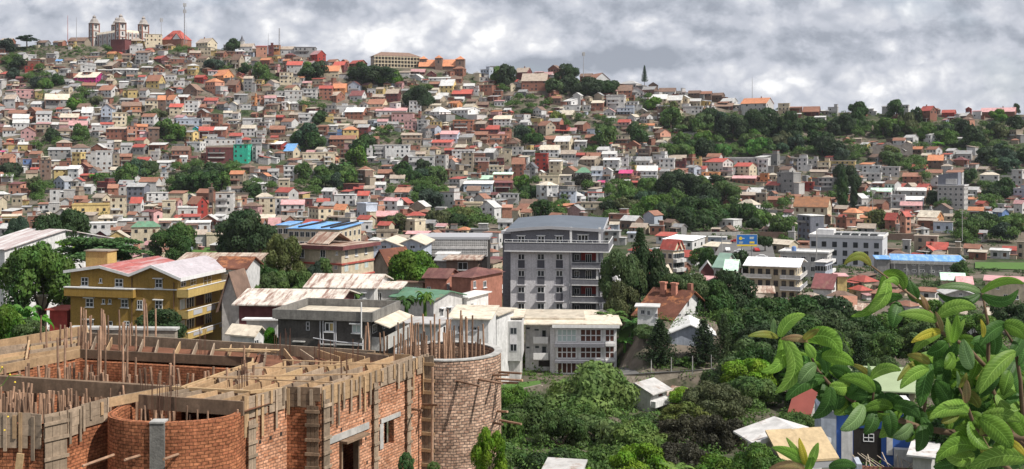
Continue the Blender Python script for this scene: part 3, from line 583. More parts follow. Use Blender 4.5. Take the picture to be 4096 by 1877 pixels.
T5='''0 90 120 0 30 80 g cream tan|120 270 280 0 30 75 g white white|460 560 580 20 45 100 g white white|560 640 650 10 40 100 g pink tan|650 820 830 10 50 125 g offwhite pink
865 950 960 20 50 110 g white white|950 1070 1075 15 40 90 g white red|1000 1200 1290 65 85 178 g terra tan|1290 1390 1400 40 62 150 g salmon orange|1200 1290 1295 40 60 175 p salmon brick
1320 1390 1400 100 130 200 g white pink|1400 1500 1505 60 85 200 s brown brown|1500 1620 1635 60 80 145 p salmon red|1600 1720 1740 95 120 170 g maroon red|1735 1820 1880 100 115 200 g yellow grey
1820 1870 1880 50 80 160 f teal blue|1880 2020 2030 65 100 160 g maroon red|1910 2050 2055 125 140 200 p offwhite white|2165 2280 2300 120 150 200 g offwhite red|60 130 140 165 190 230 h red orange
170 260 275 205 230 290 g yellow white|0 40 60 275 300 340 g cream hotpink|280 385 415 285 320 370 g cream rust|0 90 175 320 360 430 g salmon rust|215 300 305 355 370 465 p blue pink
300 380 390 345 365 465 p brick brick|455 660 670 260 285 350 s grey grey|380 480 485 360 380 550 p brown grey|480 560 570 365 390 430 s cream white|560 670 675 365 390 440 p brick brown
680 760 808 295 315 440 p yellow red|855 915 920 290 300 430 p offwhite white|905 1060 1065 290 300 480 p white white|1065 1125 1130 305 320 470 p tanw brown|1130 1240 1250 320 345 430 g brick rust
1285 1400 1440 338 380 420 g white red|1420 1500 1520 285 300 370 p offwhite white|1765 1890 1940 205 215 300 p white white|1945 2200 2210 250 270 400 p maroon brick|2205 2340 2380 215 235 405 p teal white
2380 2417 2420 235 250 380 p white white|1700 1765 1775 330 350 410 g white white|1480 1640 1650 385 405 440 s white white|930 1080 1085 205 220 270 p white white|1080 1140 1150 175 205 270 g tanw cream
1140 1240 1260 215 240 300 g white grey|1930 2230 2240 165 180 235 p offwhite grey|2230 2280 2285 165 172 235 p bluew white|400 540 545 520 .. 0 x
10 120 125 515 530 600 g white white|245 350 360 475 500 570 g cream brown|510 640 660 440 470 540 s yellow white|640 740 785 430 460 550 g white white|290 360 370 445 465 500 g white red
1215 1270 1325 500 540 600 g white tan|1515 1580 1590 490 500 585 p white white|470 560 570 640 655 770 p white brown|560 620 625 665 680 750 s white white|600 700 710 620 660 760 p offwhite bright
790 860 905 590 630 690 g white white|1020 1110 1120 608 640 760 g brick rust|1120 1190 1195 610 625 740 p offwhite red|1195 1360 1415 598 630 770 g slate grey|1385 1580 1590 670 690 770 p white white
1230 1330 1360 730 780 860 g white red|1040 1180 1195 715 730 900 p cream brown|940 1040 1050 690 720 780 s offwhite tan|700 820 830 720 745 790 g brick rust
460 560 570 770 785 880 p offwhite white|600 940 950 755 775 800 p cream white|575 680 690 800 815 885 p brick rust|680 1020 1030 785 805 885 p yellow rust|1530 1650 1660 745 765 905 p cream cream
1770 1860 1960 725 790 905 g red rust|1680 1860 1870 808 830 910 p offwhite white|1970 2010 2015 635 645 880 p brown tan|2035 2200 2220 665 690 880 p offwhite tan|2210 2330 2340 700 730 790 s salmon brown
2155 2300 2310 630 650 700 s offwhite brown|2310 2390 2417 575 605 680 g cream white|2320 2417 2425 800 825 880 s cream cream|0 0 0 0 .. 0 x
20 190 195 890 910 1005 s yellow cream|260 340 345 895 910 1000 p brick tan|340 440 450 890 905 1000 p maroon tan|780 1090 1100 955 975 1045 p white white|910 1080 1090 925 962 975 h cream cream
1070 1150 1160 880 905 1000 p white white|1260 1410 1420 890 915 960 p offwhite brown|1240 1500 1510 955 1010 1170 h cream green|1350 1450 1535 850 870 960 g pink maroon|1500 1700 1710 935 950 1030 s white cream
1700 1885 1890 905 940 960 s offwhite red|1760 1980 1990 950 970 1060 s white white|1890 2000 2290 885 940 1040 < cream cream|1755 1940 1950 1020 1085 1175 s offwhite tan|1950 2110 2120 1050 1085 1175 p cream brown
1200 1280 1290 960 975 1080 p cream rust|300 380 390 1030 1045 1090 s white white|1110 1240 1250 940 960 1000 s offwhite white'''
T6='''0 50 55 65 75 230 p white white|265 350 415 83 125 185 g cream blue|475 550 570 105 150 170 g maroon pink|440 660 665 130 150 210 p cream grey|640 740 745 135 145 310 p cream offwhite
940 1045 1050 100 110 180 p white white|1045 1100 1103 95 105 210 p white white|1110 1220 1225 65 80 185 p offwhite white|1220 1450 1455 65 75 190 p white white|900 965 970 175 185 235 s yellow cream
1460 1545 1550 65 75 165 p brick brown|1550 1640 1645 70 90 165 p cream white|1440 1680 1690 170 185 320 p white white|1690 1790 1820 150 165 300 p offwhite tan|1780 1860 1870 100 120 160 g maroon red
1820 1880 1940 195 230 300 f white salmon|1850 2055 2060 100 125 200 p white white|1940 2050 2060 135 150 300 p tanw cream|2065 2200 2205 175 190 270 p offwhite white|2095 2190 2200 215 235 310 p brick red
2200 2340 2345 210 225 260 p maroon brick|2200 2330 2340 255 275 380 p cream blue|2345 2410 2417 110 120 240 p cream cream|955 1030 1105 295 310 440 p brown cream|1150 1290 1310 300 340 370 g brown rust
1115 1200 1215 350 380 420 g maroon white|1265 1400 1410 340 390 420 g white tan|1125 1220 1230 420 445 500 g white white|1960 2230 2235 410 440 510 s bluew white|1990 2110 2130 460 500 570 g offwhite brown
2105 2210 2215 500 520 580 p white white|2240 2417 2420 330 350 450 s salmon mint|2255 2417 2420 410 430 505 s maroon maroon|20 130 145 255 300 350 g brown rust|110 210 220 290 320 370 g offwhite grey
260 360 370 240 270 400 p white white|375 600 610 300 320 375 p offwhite white|530 640 645 205 230 300 p grey white|215 310 320 365 400 470 s cream tan|0 100 110 410 440 500 s white white
920 1020 1040 460 490 520 g maroon red|1020 1120 1130 455 480 560 g white tan|960 1060 1080 508 545 650 g offwhite red|1130 1180 1200 475 495 560 g white pink|735 930 955 515 545 640 p white grey
850 945 955 545 555 650 p white white|1200 1330 1390 570 600 690 g white pink|1310 1440 1490 475 515 590 g grey salmon|1690 1780 1805 650 665 730 p offwhite white|1700 1870 1890 497 515 525 s grey tan
1880 1950 1960 575 590 710 p salmon white|1955 2130 2140 603 625 700 p cream white|2115 2250 2315 603 660 760 f white white|2325 2417 2425 630 660 750 g salmon salmon|1960 2240 2245 390 410 430 s white mint
0 150 160 525 560 600 h cream cream|30 180 185 560 575 720 p cream grey|180 300 305 560 575 740 p offwhite cream|240 450 460 590 630 750 g white pink|450 530 535 565 580 650 p maroon grey
530 625 635 565 580 650 p white cream|575 690 700 590 605 660 g cream red|325 440 445 670 680 750 s red pink|500 590 730 655 675 780 p cream rust|735 840 880 632 680 760 g cream orange
670 850 870 735 750 800 p white tan|950 1040 1145 600 635 760 p bluew cream|1140 1330 1340 695 740 790 g maroon pink|1420 1590 1605 700 740 780 h cream red|1370 1500 1600 775 790 900 p cream cream
120 225 235 760 820 890 g offwhite pink|230 360 375 745 770 800 p offwhite tan|15 170 175 715 765 830 s cream cream|370 480 490 745 765 800 p tanw white|1870 2000 2010 740 760 790 s offwhite tan
1095 1180 1185 900 915 930 s green green|1420 1640 1670 895 940 960 g cream pink|1720 1900 1905 868 875 925 p grey brown|2010 2190 2200 865 870 930 p grey grey|870 1090 1100 790 800 890 p white grey|2285 2417 2425 765 800 860 g white grey
1140 1330 1340 880 890 960 p tanw cream|490 590 595 640 660 740 p white cream'''
T7='''0 110 130 75 130 280 g brick rust|130 220 245 120 165 280 f grey dgrey|220 330 345 25 40 190 p red maroon|345 460 465 75 90 150 s offwhite tan|350 460 480 95 110 220 s cream white
520 620 625 70 90 150 p white white|640 780 860 60 90 160 g tanw tan|860 1010 1035 75 95 170 g white white|1035 1100 1105 60 75 210 p white white|1110 1160 1200 130 150 180 p yellow yellow
1170 1300 1330 65 100 160 g white grey|1390 1530 1542 65 85 170 p white white|1545 1640 1650 95 110 170 p maroon maroon|1720 1790 1795 85 95 200 p yellow yellow|1795 1990 2085 80 115 215 g offwhite red
2100 2240 2310 122 155 260 g cream red|2010 2320 2325 65 80 140 p white white|2320 2417 2420 75 90 220 p white white|1645 1720 1790 145 165 240 g bluew grey|1720 1830 1850 145 180 240 g white red
600 740 750 165 215 290 h offwhite green|750 850 860 155 190 290 g bluew grey|860 940 955 165 195 290 f white white|255 440 450 225 250 310 p cream cream|445 555 560 215 245 300 s offwhite cream
230 330 435 300 335 505 h white cream|265 430 435 330 345 505 p white white|450 600 610 370 390 520 p bluew grey|495 650 660 320 340 380 p offwhite tan|845 925 935 325 340 390 p white offwhite
810 870 880 275 305 340 g pink hotpink|715 860 865 385 405 480 p white red|865 930 940 385 400 440 s white tan|610 690 695 430 460 500 g white white|650 860 870 470 500 620 p cream tan
1190 1300 1420 290 345 420 h white orange|1045 1160 1180 425 470 510 h white cream|1010 1130 1150 190 220 290 g brick hotpink|1060 1110 1115 270 290 330 s white white|1180 1370 1380 150 195 250 g white white
1400 1480 1500 165 200 270 g offwhite grey|1490 1600 1635 195 225 290 g cream tan|1540 1640 1650 250 275 310 s cream yellow|1655 1880 1900 240 275 320 s white white|1790 1950 1970 185 215 290 p orange tan
1720 1900 1910 320 360 390 g maroon maroon|1565 1740 1750 298 320 350 s brick cream|1400 1500 1510 275 310 360 g brick rust|1125 1230 1240 290 310 350 s maroon red|2080 2300 2320 245 270 330 g brick pink
2130 2330 2340 215 240 300 g brick orange|2340 2417 2430 215 225 320 p orange orange|2190 2360 2380 370 400 440 g offwhite white|2140 2300 2310 400 430 490 s brick tan|2300 2400 2410 390 410 510 p tanw white
2125 2280 2345 465 520 600 h white cream|640 700 710 0 30 60 x|80 180 240 560 590 660 g cream rust|0 60 80 510 570 650 g cream rust|860 1010 1030 720 770 880 p grey grey
1120 1260 1300 705 745 780 g cream tan|1300 1430 1440 700 720 790 p brick grey|1360 1500 1550 782 820 880 s white red|1430 1700 1820 825 860 940 s white bright|1650 1815 1825 815 825 890 p offwhite white
1905 2090 2170 655 665 740 p white white|1850 2020 2030 825 830 900 p bluew white|1800 1980 2060 880 920 980 s offwhite cream|0 60 90 650 700 760 s white grey|1090 1170 1180 760 790 850 s white bluew
1480 1640 1650 60 85 130 g cream tan|1000 1120 1140 40 60 110 p offwhite tan|1220 1370 1380 215 245 300 p white white|1960 2080 2090 180 200 260 p offwhite pink|960 1040 1050 20 40 90 p offwhite grey'''
T8='''0 140 150 205 235 300 g brick rust|180 300 310 190 210 240 s orange rust|280 400 528 370 390 620 p slate white|710 840 900 315 360 430 h cream orange|850 1000 1040 305 345 400 g tanw orange
630 740 780 285 320 370 g brick tan|980 1150 1180 335 360 410 g cream tan|870 1020 1030 385 410 470 s yellow orange|1025 1110 1130 385 415 500 g cream rust|640 740 830 410 420 530 p brick brown
1105 1200 1240 360 420 520 g brick red|1245 1300 1350 350 390 540 f salmon red|1410 1590 1660 342 400 480 g orange cream|1420 1590 1600 415 435 510 s brick tan|1560 1740 1750 435 450 545 p bluew tan
1660 1750 1760 365 390 430 g cream tan|1250 1450 1460 255 290 330 g pink pink|1165 1290 1300 185 200 310 p white white|1290 1460 1470 205 240 290 s bluew white|1090 1160 1170 190 215 290 p offwhite grey
1960 2030 2085 240 270 340 g brick red|2105 2230 2250 260 280 340 p offwhite grey|2240 2330 2340 265 280 330 p cream grey|2120 2210 2275 320 350 490 g blue grey|2320 2400 2430 240 270 400 g offwhite pink
2200 2370 2380 460 480 510 s cream cream|1380 1600 1610 575 585 740 p tanw tan|1440 1560 1640 675 720 770 f cream red|1500 1690 1700 640 700 770 g cream red|1700 1820 1830 680 695 780 p tanw tan
1895 2055 2065 720 735 810 s brick cream|2100 2280 2290 705 720 800 s white white|20 200 285 620 660 740 g cream cream|285 380 385 625 640 700 s brick rust|1650 1900 2050 925 985 1030 g cream mint
1800 2040 2050 975 1010 1060 s cream pink|2080 2417 2430 925 970 1080 g cream pink|1310 1520 1530 1020 1060 1120 g offwhite tan|1670 1900 1950 1085 1120 1175 f offwhite white|2200 2330 2340 455 470 520 s white white
1900 2060 2070 540 560 600 s offwhite grey|190 250 260 530 540 620 p offwhite white|2350 2417 2430 620 640 800 p tanw cream|1270 1340 1350 600 620 740 p offwhite white|425 650 655 945 1000 1095 g offwhite red
655 745 755 950 1000 1095 s yellow red|60 300 380 1060 1110 1130 s tanw tan|0 160 180 1055 1080 1130 g maroon rust|430 590 600 975 1000 1030 h white white|560 600 650 1060 1090 1140 f white grey'''
TABS=[(C1,T1),(C2,T2),(C3,T3),(C4,T4),(C5,T5),(C6,T6),(C7,T7),(C8,T8)]
HS=[]
for crop,tab in TABS:
    for s in tab.replace('\n','|').split('|'):
        t=s.split()
        if len(t)!=9 or '..' in t: continue
        n=[float(a) for a in t[:6]]; left=t[6]=='<'
        x0,xc,x1=[crop.p(a) for a in n[:3]]; yt,ye,yb=[crop.q(a) for a in n[3:6]]
        HS.append(dict(x0=x0,xc=xc,x1=x1,yt=yt,ye=ye,yb=yb,ty='g' if left else t[6],wall=t[7],roof=t[8],left=left))
# drop repeats from overlapping crops
keep=[]
for h in HS:
    w=h['x1']-h['x0']
    if any(abs(h['xc']-k['xc'])<max(10,.35*w) and abs(h['yb']-k['yb'])<14 and abs(h['ye']-k['ye'])<14 for k in keep): continue
    keep.append(h)
HS=keep
for h in HS: h['area']=(h['x1']-h['x0'])*(h['yb']-h['yt'])
HS.sort(key=lambda h:-h['area'])
MARKS=[('the turreted palace',520,120),('the magenta hall',360,312),('the big red-roofed crest mansion',700,140),('the long arcaded crest building',1560,230),('the twin-towered orange-roofed church',1750,255),
 ('the tall skyline radio mast',738,150),('the orange two-storey house',895,300),('the turquoise house',975,610),('the steep brick mansion on the crest',2140,330),('the wooded knoll on the crest',2270,310),
 ('the spire-like skyline conifer',2578,300),('the balconied white and rust-roofed villa',2400,320),('the long beige block at the ridge edge',3030,440),('the dark round crest tree',3425,440),('the right-hand grey crest block',3610,450),
 ('the dark red apartment house',1105,610),('the long white terrace block',1570,610),('the white hotel',3440,1000),('the blue billboard',2990,955),('the dark grey tower block',2220,1050),('the grid-fronted block',1850,985),
 ('the blue-roofed long block',1300,930),('the big round fig tree',985,930),('the tall white left block',417,645),('the slate house with white window rows',550,770),('the orange schoolhouse at the left edge',80,820),
 ('the yellow gabled chapel',3260,840),('the grey stepped apartment block',3820,770),('the tall blank grey-walled block',3140,735),('the cypress clump on the valley road',3390,750),('the stone quarry face',3560,600),
 ('the big red-roofed school block',2880,660),('the central valley wood',2700,800),('the narrow green gully',1350,710),('the salmon flat block',1990,560),('the pale hipped mansion',1755,450),('the ivory four-storey villa',2190,770),
 ('the mustard house at mid-slope',1390,530),('the bare terraced gardens',3900,640),('the left-edge wooded slope',60,260),('the green banana gully',260,410),('the left valley wood',820,720)]
WN=dict(white='white',offwhite='off-white',grey='grey',dgrey='dark grey',tanw='tan',cream='cream',yellow='yellow',brick='brick',red='red',pink='pink',salmon='salmon',orange='orange',maroon='maroon',magenta='magenta',brown='brown',blue='blue',bluew='pale blue',teal='turquoise',terra='terracotta',slate='slate grey',green='green')
RN=dict(WN); RN.update(white='white',tan='tan',rust='rusty',dgrey='dark grey',green='green',bright='glaring white',hotpink='hot pink',mint='mint')
def direction(dx,dy):
    v='above' if dy<0 else 'below'; h='left' if dx<0 else 'right'
    if abs(dx)<.35*abs(dy): return 'straight '+v
    if abs(dy)<.35*abs(dx): return h+' of'
    return v+' and '+h+' of'
def label_houses(hs):
    used={}
    for h in hs:
        px,py=(h['x0']+h['x1'])/2,(h['yt']+h['yb'])/2
        ms=sorted(MARKS,key=lambda m:math.hypot(m[1]-px,m[2]-py))
        ty={'g':'gabled','f':'front-gabled','h':'hipped','s':'sloping','p':'flat'}[h['ty']]
        n=max(1,round((h['yb']-h['ye'])/(3.0*F/h['Y']))); st={1:'low',2:'two-storey',3:'three-storey'}.get(n,'tall')
        h['n']=min(n,6)
        opts=[]
        for m in ms[:3]:
            d=math.hypot(m[1]-px,m[2]-py); near='just ' if d<70 else 'far ' if d>230 else ''
            opts.append(f"{st} {WN[h['wall']]} house, {RN[h['roof']]} {ty} roof, {near}{direction(px-m[1],py-m[2])} {m[0]}")
        ns=sorted([k for k in hs if k is not h],key=lambda k:math.hypot((k['x0']+k['x1'])/2-px,(k['yt']+k['yb'])/2-py))[:3]
        for k in ns:
            opts.append(f"{WN[h['wall']]} {ty}-roofed house {direction(px-(k['x0']+k['x1'])/2,py-(k['yt']+k['yb'])/2)} the {WN[k['wall']]} one under {RN[k['roof']]} roof, near {ms[0][0]}")
        for o in opts:
            o=o.replace('straight right','right').replace('straight left','left')
            if len(o.split())<=16 and o not in used: break
        else: o=f"{WN[h['wall']]} house with {RN[h['roof']]} {ty} roof at {['upper','middle','lower'][min(2,int(py/330))]} hill, near {ms[1][0]}"
        used[o]=1; h['label']=o
UW=MB().box(-.5,.5,-.06,.0,0,1).build('window',M['glass']); UWM=UW.data; bpy.data.objects.remove(UW)
UW=MB().box(-.5,.5,-.06,.0,0,1).build('window',M['shutter']); USM=UW.data; bpy.data.objects.remove(UW)
UW=MB().box(.0,.06,-.5,.5,0,1).build('window',M['glass']); UWS=UW.data; bpy.data.objects.remove(UW)
UW=MB().box(-.06,0,-.5,.5,0,1).build('window',M['glass']); UWL=UW.data; bpy.data.objects.remove(UW)
def rooms(b,H,n,g,maxw=9):
    st=H/n; out=[]
    nc=max(1,min(6,int(b.L/3.1))); ns=max(1,min(3,int(b.W/3.6)))
    for i in range(n):
        for j in range(nc):
            if g.random()<.88: out.append(('f',b.L*(j+.5)/nc+g.uniform(-.25,.25),i*st+st*.32))
        for j in range(ns):
            if g.random()<.75: out.append(('s',b.W*(j+.5)/ns,i*st+st*.32))
    g.shuffle(out); return out[:maxw],st
def hill_house(h,i):
    g=random.Random(i*7+1)
    b=Bld(PHOTO,h['x0'],h['xc'],h['x1'],h['yb'],Y=h['Y'],label=h['label'],group='houses crowding the hillside',left=h['left'])
    H=max(2.2,b.zr(h['ye'])); ty=h['ty']; 
    b.W=min(b.W,1.6*max(b.L,6))
    if ty=='g': zr=b.zr(h['yt'],b.W/2)
    elif ty=='f': zr=b.zr(h['yt'],0)
    elif ty=='h': zr=b.zr(h['yt'],b.W/2)
    else: zr=b.zr(h['yt'],b.W)
    wd=b.W if ty!='f' else b.L
    zr=min(max(zr,H+.12*wd),H+.62*wd+.5)
    if ty=='s': zr=min(zr,H+.35*b.W)
    b.walls(H,WM[h['wall']] ,ty if ty in 'gf' else None,zr)
    if ty=='p': b.roof('p',H,H,RM[h['roof']] if g.random()<.5 and h['roof'] in RM else WM.get(h['wall']),o=.25,parapet=.8 if g.random()<.5 else 0,th=.35)
    elif ty=='s':
        b.roof('s',H,zr,RM.get(h['roof'],RM['tan']),o=.5)
        m=MB(); m.face([(0,0,H),(b.L,0,H),(b.L,b.W,H),(0,b.W,H)]); L,W=b.L,b.W
        m=MB(); m.face([(L,0,H-.01),(L,W,H-.01),(L,W,zr)]); m.face([(0,0,H-.01),(0,W,zr),(0,W,H-.01)]); m.face([(0,W,H-.01),(0,W,zr),(L,W,zr),(L,W,H-.01)])
        m.build('gable_wall',WM[h['wall']],b.e)
    else: b.roof(ty,H,zr,RM.get(h['roof'],RM['tan']),o=.45)
    n=min(h['n'],max(1,int(H/2.4))); ws,st=rooms(b,H,n,g,12 if h['area']>2500 else 7 if h['area']>900 else 4)
    for f,u,z in ws:
        ww,wh=g.uniform(.95,1.5),min(1.45,st*.5)
        if f=='f': link('window',UWM if g.random()<.75 else USM,b.e,(u,0,z),(ww,1,wh))
        else: link('window',UWL if b.left else UWS,b.e,(0 if b.left else b.L,u,z),(1,ww,wh))
    if ty in 'gf' and zr-H>1.6 and g.random()<.6:
        if ty=='g': link('window',UWL if b.left else UWS,b.e,(0 if b.left else b.L,b.W/2,H+.1),(1,.9,1.1))
        else: link('window',UWM,b.e,(b.L/2,0,H+.1),(.9,1,1.1))
    if h['area']>1500 and ty in 'gfh' and g.random()<.3:
        MB().box(-.35,.35,-.35,.35,zr-1.0,zr+1.1).box(-.45,.45,-.45,.45,zr+1.1,zr+1.3).build('chimney',WM['brick'],b.e).location=(b.L*g.uniform(.3,.7),b.W*.5,0)
    if h['area']>1800 and ty=='p' and g.random()<.6:      # balcony slabs
        for q in range(1,n+1):
            if g.random()<.6: b.box('balcony',b.L*.08,b.L*.7,-1.1,-.05,q*st-.35-(.0 if q<n else st),q*st+.55-(.0 if q<n else st),WM['white' if h['wall'] in('white','offwhite','cream') else 'offwhite'])
    q=g.random()
    if q<.3 and h['area']>900:
        a=b.L*g.uniform(.3,.55); h1=H*g.uniform(.35,.65); an=b.box('annex',b.L+.01,b.L+a,.4,b.W*.8,-3,h1,WM[g.choice(('offwhite','tanw','brick','cream','grey'))]) if not b.left else None
        if an: MB().box(b.L-.05,b.L+a+.35,.1,b.W*.85,h1+.01,h1+.15).build('annex_roof',RM[g.choice(('tan','rust','grey','white'))],an)
    elif q<.6 and ty!='p':
        a=b.L*g.uniform(.4,.9); h1=min(H*.8,st*.9); MB().box(0,a+.3,-2.5,-.02,h1,h1+.12).box(.2,.4,-2.3,-2.1,-3,h1).box(a-.2,a,-2.3,-2.1,-3,h1).build('porch',RM[g.choice(('tan','rust','grey','white'))],b.e)
    if g.random()<.25 and ty=='p':
        MB().lathe([(.55,0),(.6,.2),(.6,1.0),(.3,1.3)],(0,0,H+.5),8).build('water_tank',M['dark'],b.e).location=(b.L*.4,b.W*.4,0)
for h in HS: h['Y']=hit(h['xc'],h['yb'],560)
TH=HS[:245]; REST=HS[245:]
label_houses(TH)
for i,h in enumerate(TH): hill_house(h,i)
print('houses',len(TH),'rest',len(REST))
# ---------------------------------------------------------------- wooded patches (photo px ellipses) and the small houses filling the hill
VEG=[(200,205,150,26,'grass'),(370,205,90,28,'dark'),(60,260,55,50,'blue'),(170,330,70,60,'dark'),(320,410,90,40,'mid'),(710,195,50,25,'dark'),(930,270,90,26,'dark'),(560,475,90,16,'mid'),(1065,310,45,38,'dark'),
(1260,300,60,25,'dark'),(1480,290,110,50,'dark'),(1680,370,45,40,'dark'),(1430,397,40,22,'olive'),(1250,412,50,28,'mid'),(1290,465,18,32,'mid'),(1560,560,85,38,'mid'),(1500,600,110,26,'dark'),(1230,585,70,30,'dark'),
(2010,330,30,45,'dark'),(2330,330,130,62,'dark'),(2120,420,90,40,'dark'),(2340,497,120,22,'mid'),(2430,545,40,40,'dark'),(2590,415,36,28,'mid'),(2560,535,40,36,'mid'),(2115,555,45,35,'dark'),(2365,592,40,26,'dark'),
(2760,520,110,50,'mid'),(2920,500,120,55,'dark'),(3060,470,80,50,'dark'),(2760,600,110,34,'mid'),(2930,600,130,50,'vivid'),(3070,560,80,80,'mid'),(3290,500,190,60,'dark'),(3500,505,190,50,'mid'),(3270,600,160,40,'dark'),(3700,520,170,36,'mid'),
(3880,545,150,40,'mid'),(4030,640,110,60,'dark'),(3640,655,100,26,'mid'),(3950,720,100,36,'mid'),(3420,625,90,30,'dark'),(3790,590,150,22,'vivid'),(4040,500,80,40,'mid'),(3640,700,60,36,'dark'),
(185,575,58,32,'dark'),(325,560,45,30,'mid'),(665,560,62,36,'dark'),(700,610,90,14,'mid'),(430,722,62,30,'vivid'),(560,705,80,44,'dark'),(790,720,130,62,'dark'),(700,760,50,34,'vivid'),(920,700,70,32,'mid'),(150,770,45,50,'mid'),(60,720,40,28,'dark'),
(1290,735,120,50,'dark'),(1390,690,60,50,'vivid'),(1500,665,50,16,'grass'),(1690,715,100,44,'dark'),(1710,790,90,56,'dark'),(1860,890,130,34,'mid'),(1550,910,60,16,'mid'),(1570,760,34,30,'dark'),
(2100,775,58,46,'dark'),(2195,845,60,40,'mid'),(2345,745,34,24,'brownish'),(2480,770,56,60,'dark'),(2650,800,120,70,'dark'),(2850,770,110,50,'dark'),(2560,850,110,46,'mid'),(2800,870,150,56,'dark'),(2420,860,60,50,'mid'),
(3120,835,48,40,'dark'),(3490,790,44,28,'dark'),(3780,812,80,34,'dark'),(3880,920,100,56,'dark'),(3490,900,50,22,'mid'),(3330,790,40,26,'mid'),(4010,920,80,50,'dark'),(3000,900,60,40,'dark'),(3960,790,60,50,'mid'),(3140,930,40,40,'dark'),
(1040,770,60,40,'mid'),(3700,745,40,26,'dark'),(2990,700,30,20,'mid'),(880,210,30,16,'dark'),(2690,480,50,20,'mid')]
def inveg(x,y,m=1.):
    for v in VEG:
        if ((x-v[0])/v[2])**2+((y-v[1])/v[3])**2<m: return v
    return None
boxes=[(h['x0'],h['x1'],h['yt'],h['yb']) for h in TH]
def overlap(x0,x1,y0,y1,bs):
    a=(x1-x0)*(y1-y0); t=0
    for b in bs:
        w=min(x1,b[1])-max(x0,b[0]); h=min(y1,b[3])-max(y0,b[2])
        if w>0 and h>0: t+=w*h
    return t/a
g=random.Random(99); fill=list(REST); fb=[(h['x0'],h['x1'],h['yt'],h['yb']) for h in REST]
wk=['white']*8+['offwhite']*5+['cream']*5+['tanw']*4+['brick']*7+['grey']*3+['pink','salmon','terra','yellow','brown','brown','maroon','bluew']
rk=['white']*5+['tan']*5+['rust']*8+['brown']*5+['grey']*4+['red']*4+['cream']*2+['maroon','orange','pink']
tries=0
CB4=[(h['x0'],h['x1'],h['yt'],h['yb'],h['yb']) for h in TH]
while tries<34000 and len(fill)<1900:
    tries+=1; x=g.uniform(-150,4246); cr=interp(x,CREST); lo=1010 if x<2000 else 940
    y=g.uniform(cr+12,lo)
    if x>2650 and 430<y<640 and g.random()<.85: continue
    if inveg(x,y-10,1.2) or (1440<x<1890 and y<305) or (340<x<740 and y<205): continue
    w=g.uniform(28,76)*(.72+.5*(y-cr)/600); hh=w*g.uniform(.4,.85)*(1.25 if g.random()<.2 else 1)
    b=(x-w/2,x+w/2,y-hh,y)
    if overlap(*b,[c for c in CB4 if c[4]<y+4])>.16 or overlap(*b,boxes)>.7 or overlap(*b,fb)>.42: continue
    fb.append(b); k_=b[3]-hh; fill.append(dict(x0=b[0],x1=b[1],xc=x-w/2+w*g.uniform(.5,.9),yt=b[2],ye=b[2]+hh*g.uniform(.15,.42),yb=y,ty=g.choice('gggssphfp'),wall=g.choice(wk),roof=g.choice(rk),left=g.random()<.15,Y=hit(x,y,560)))
print('fill',len(fill),tries)
fm=MB()
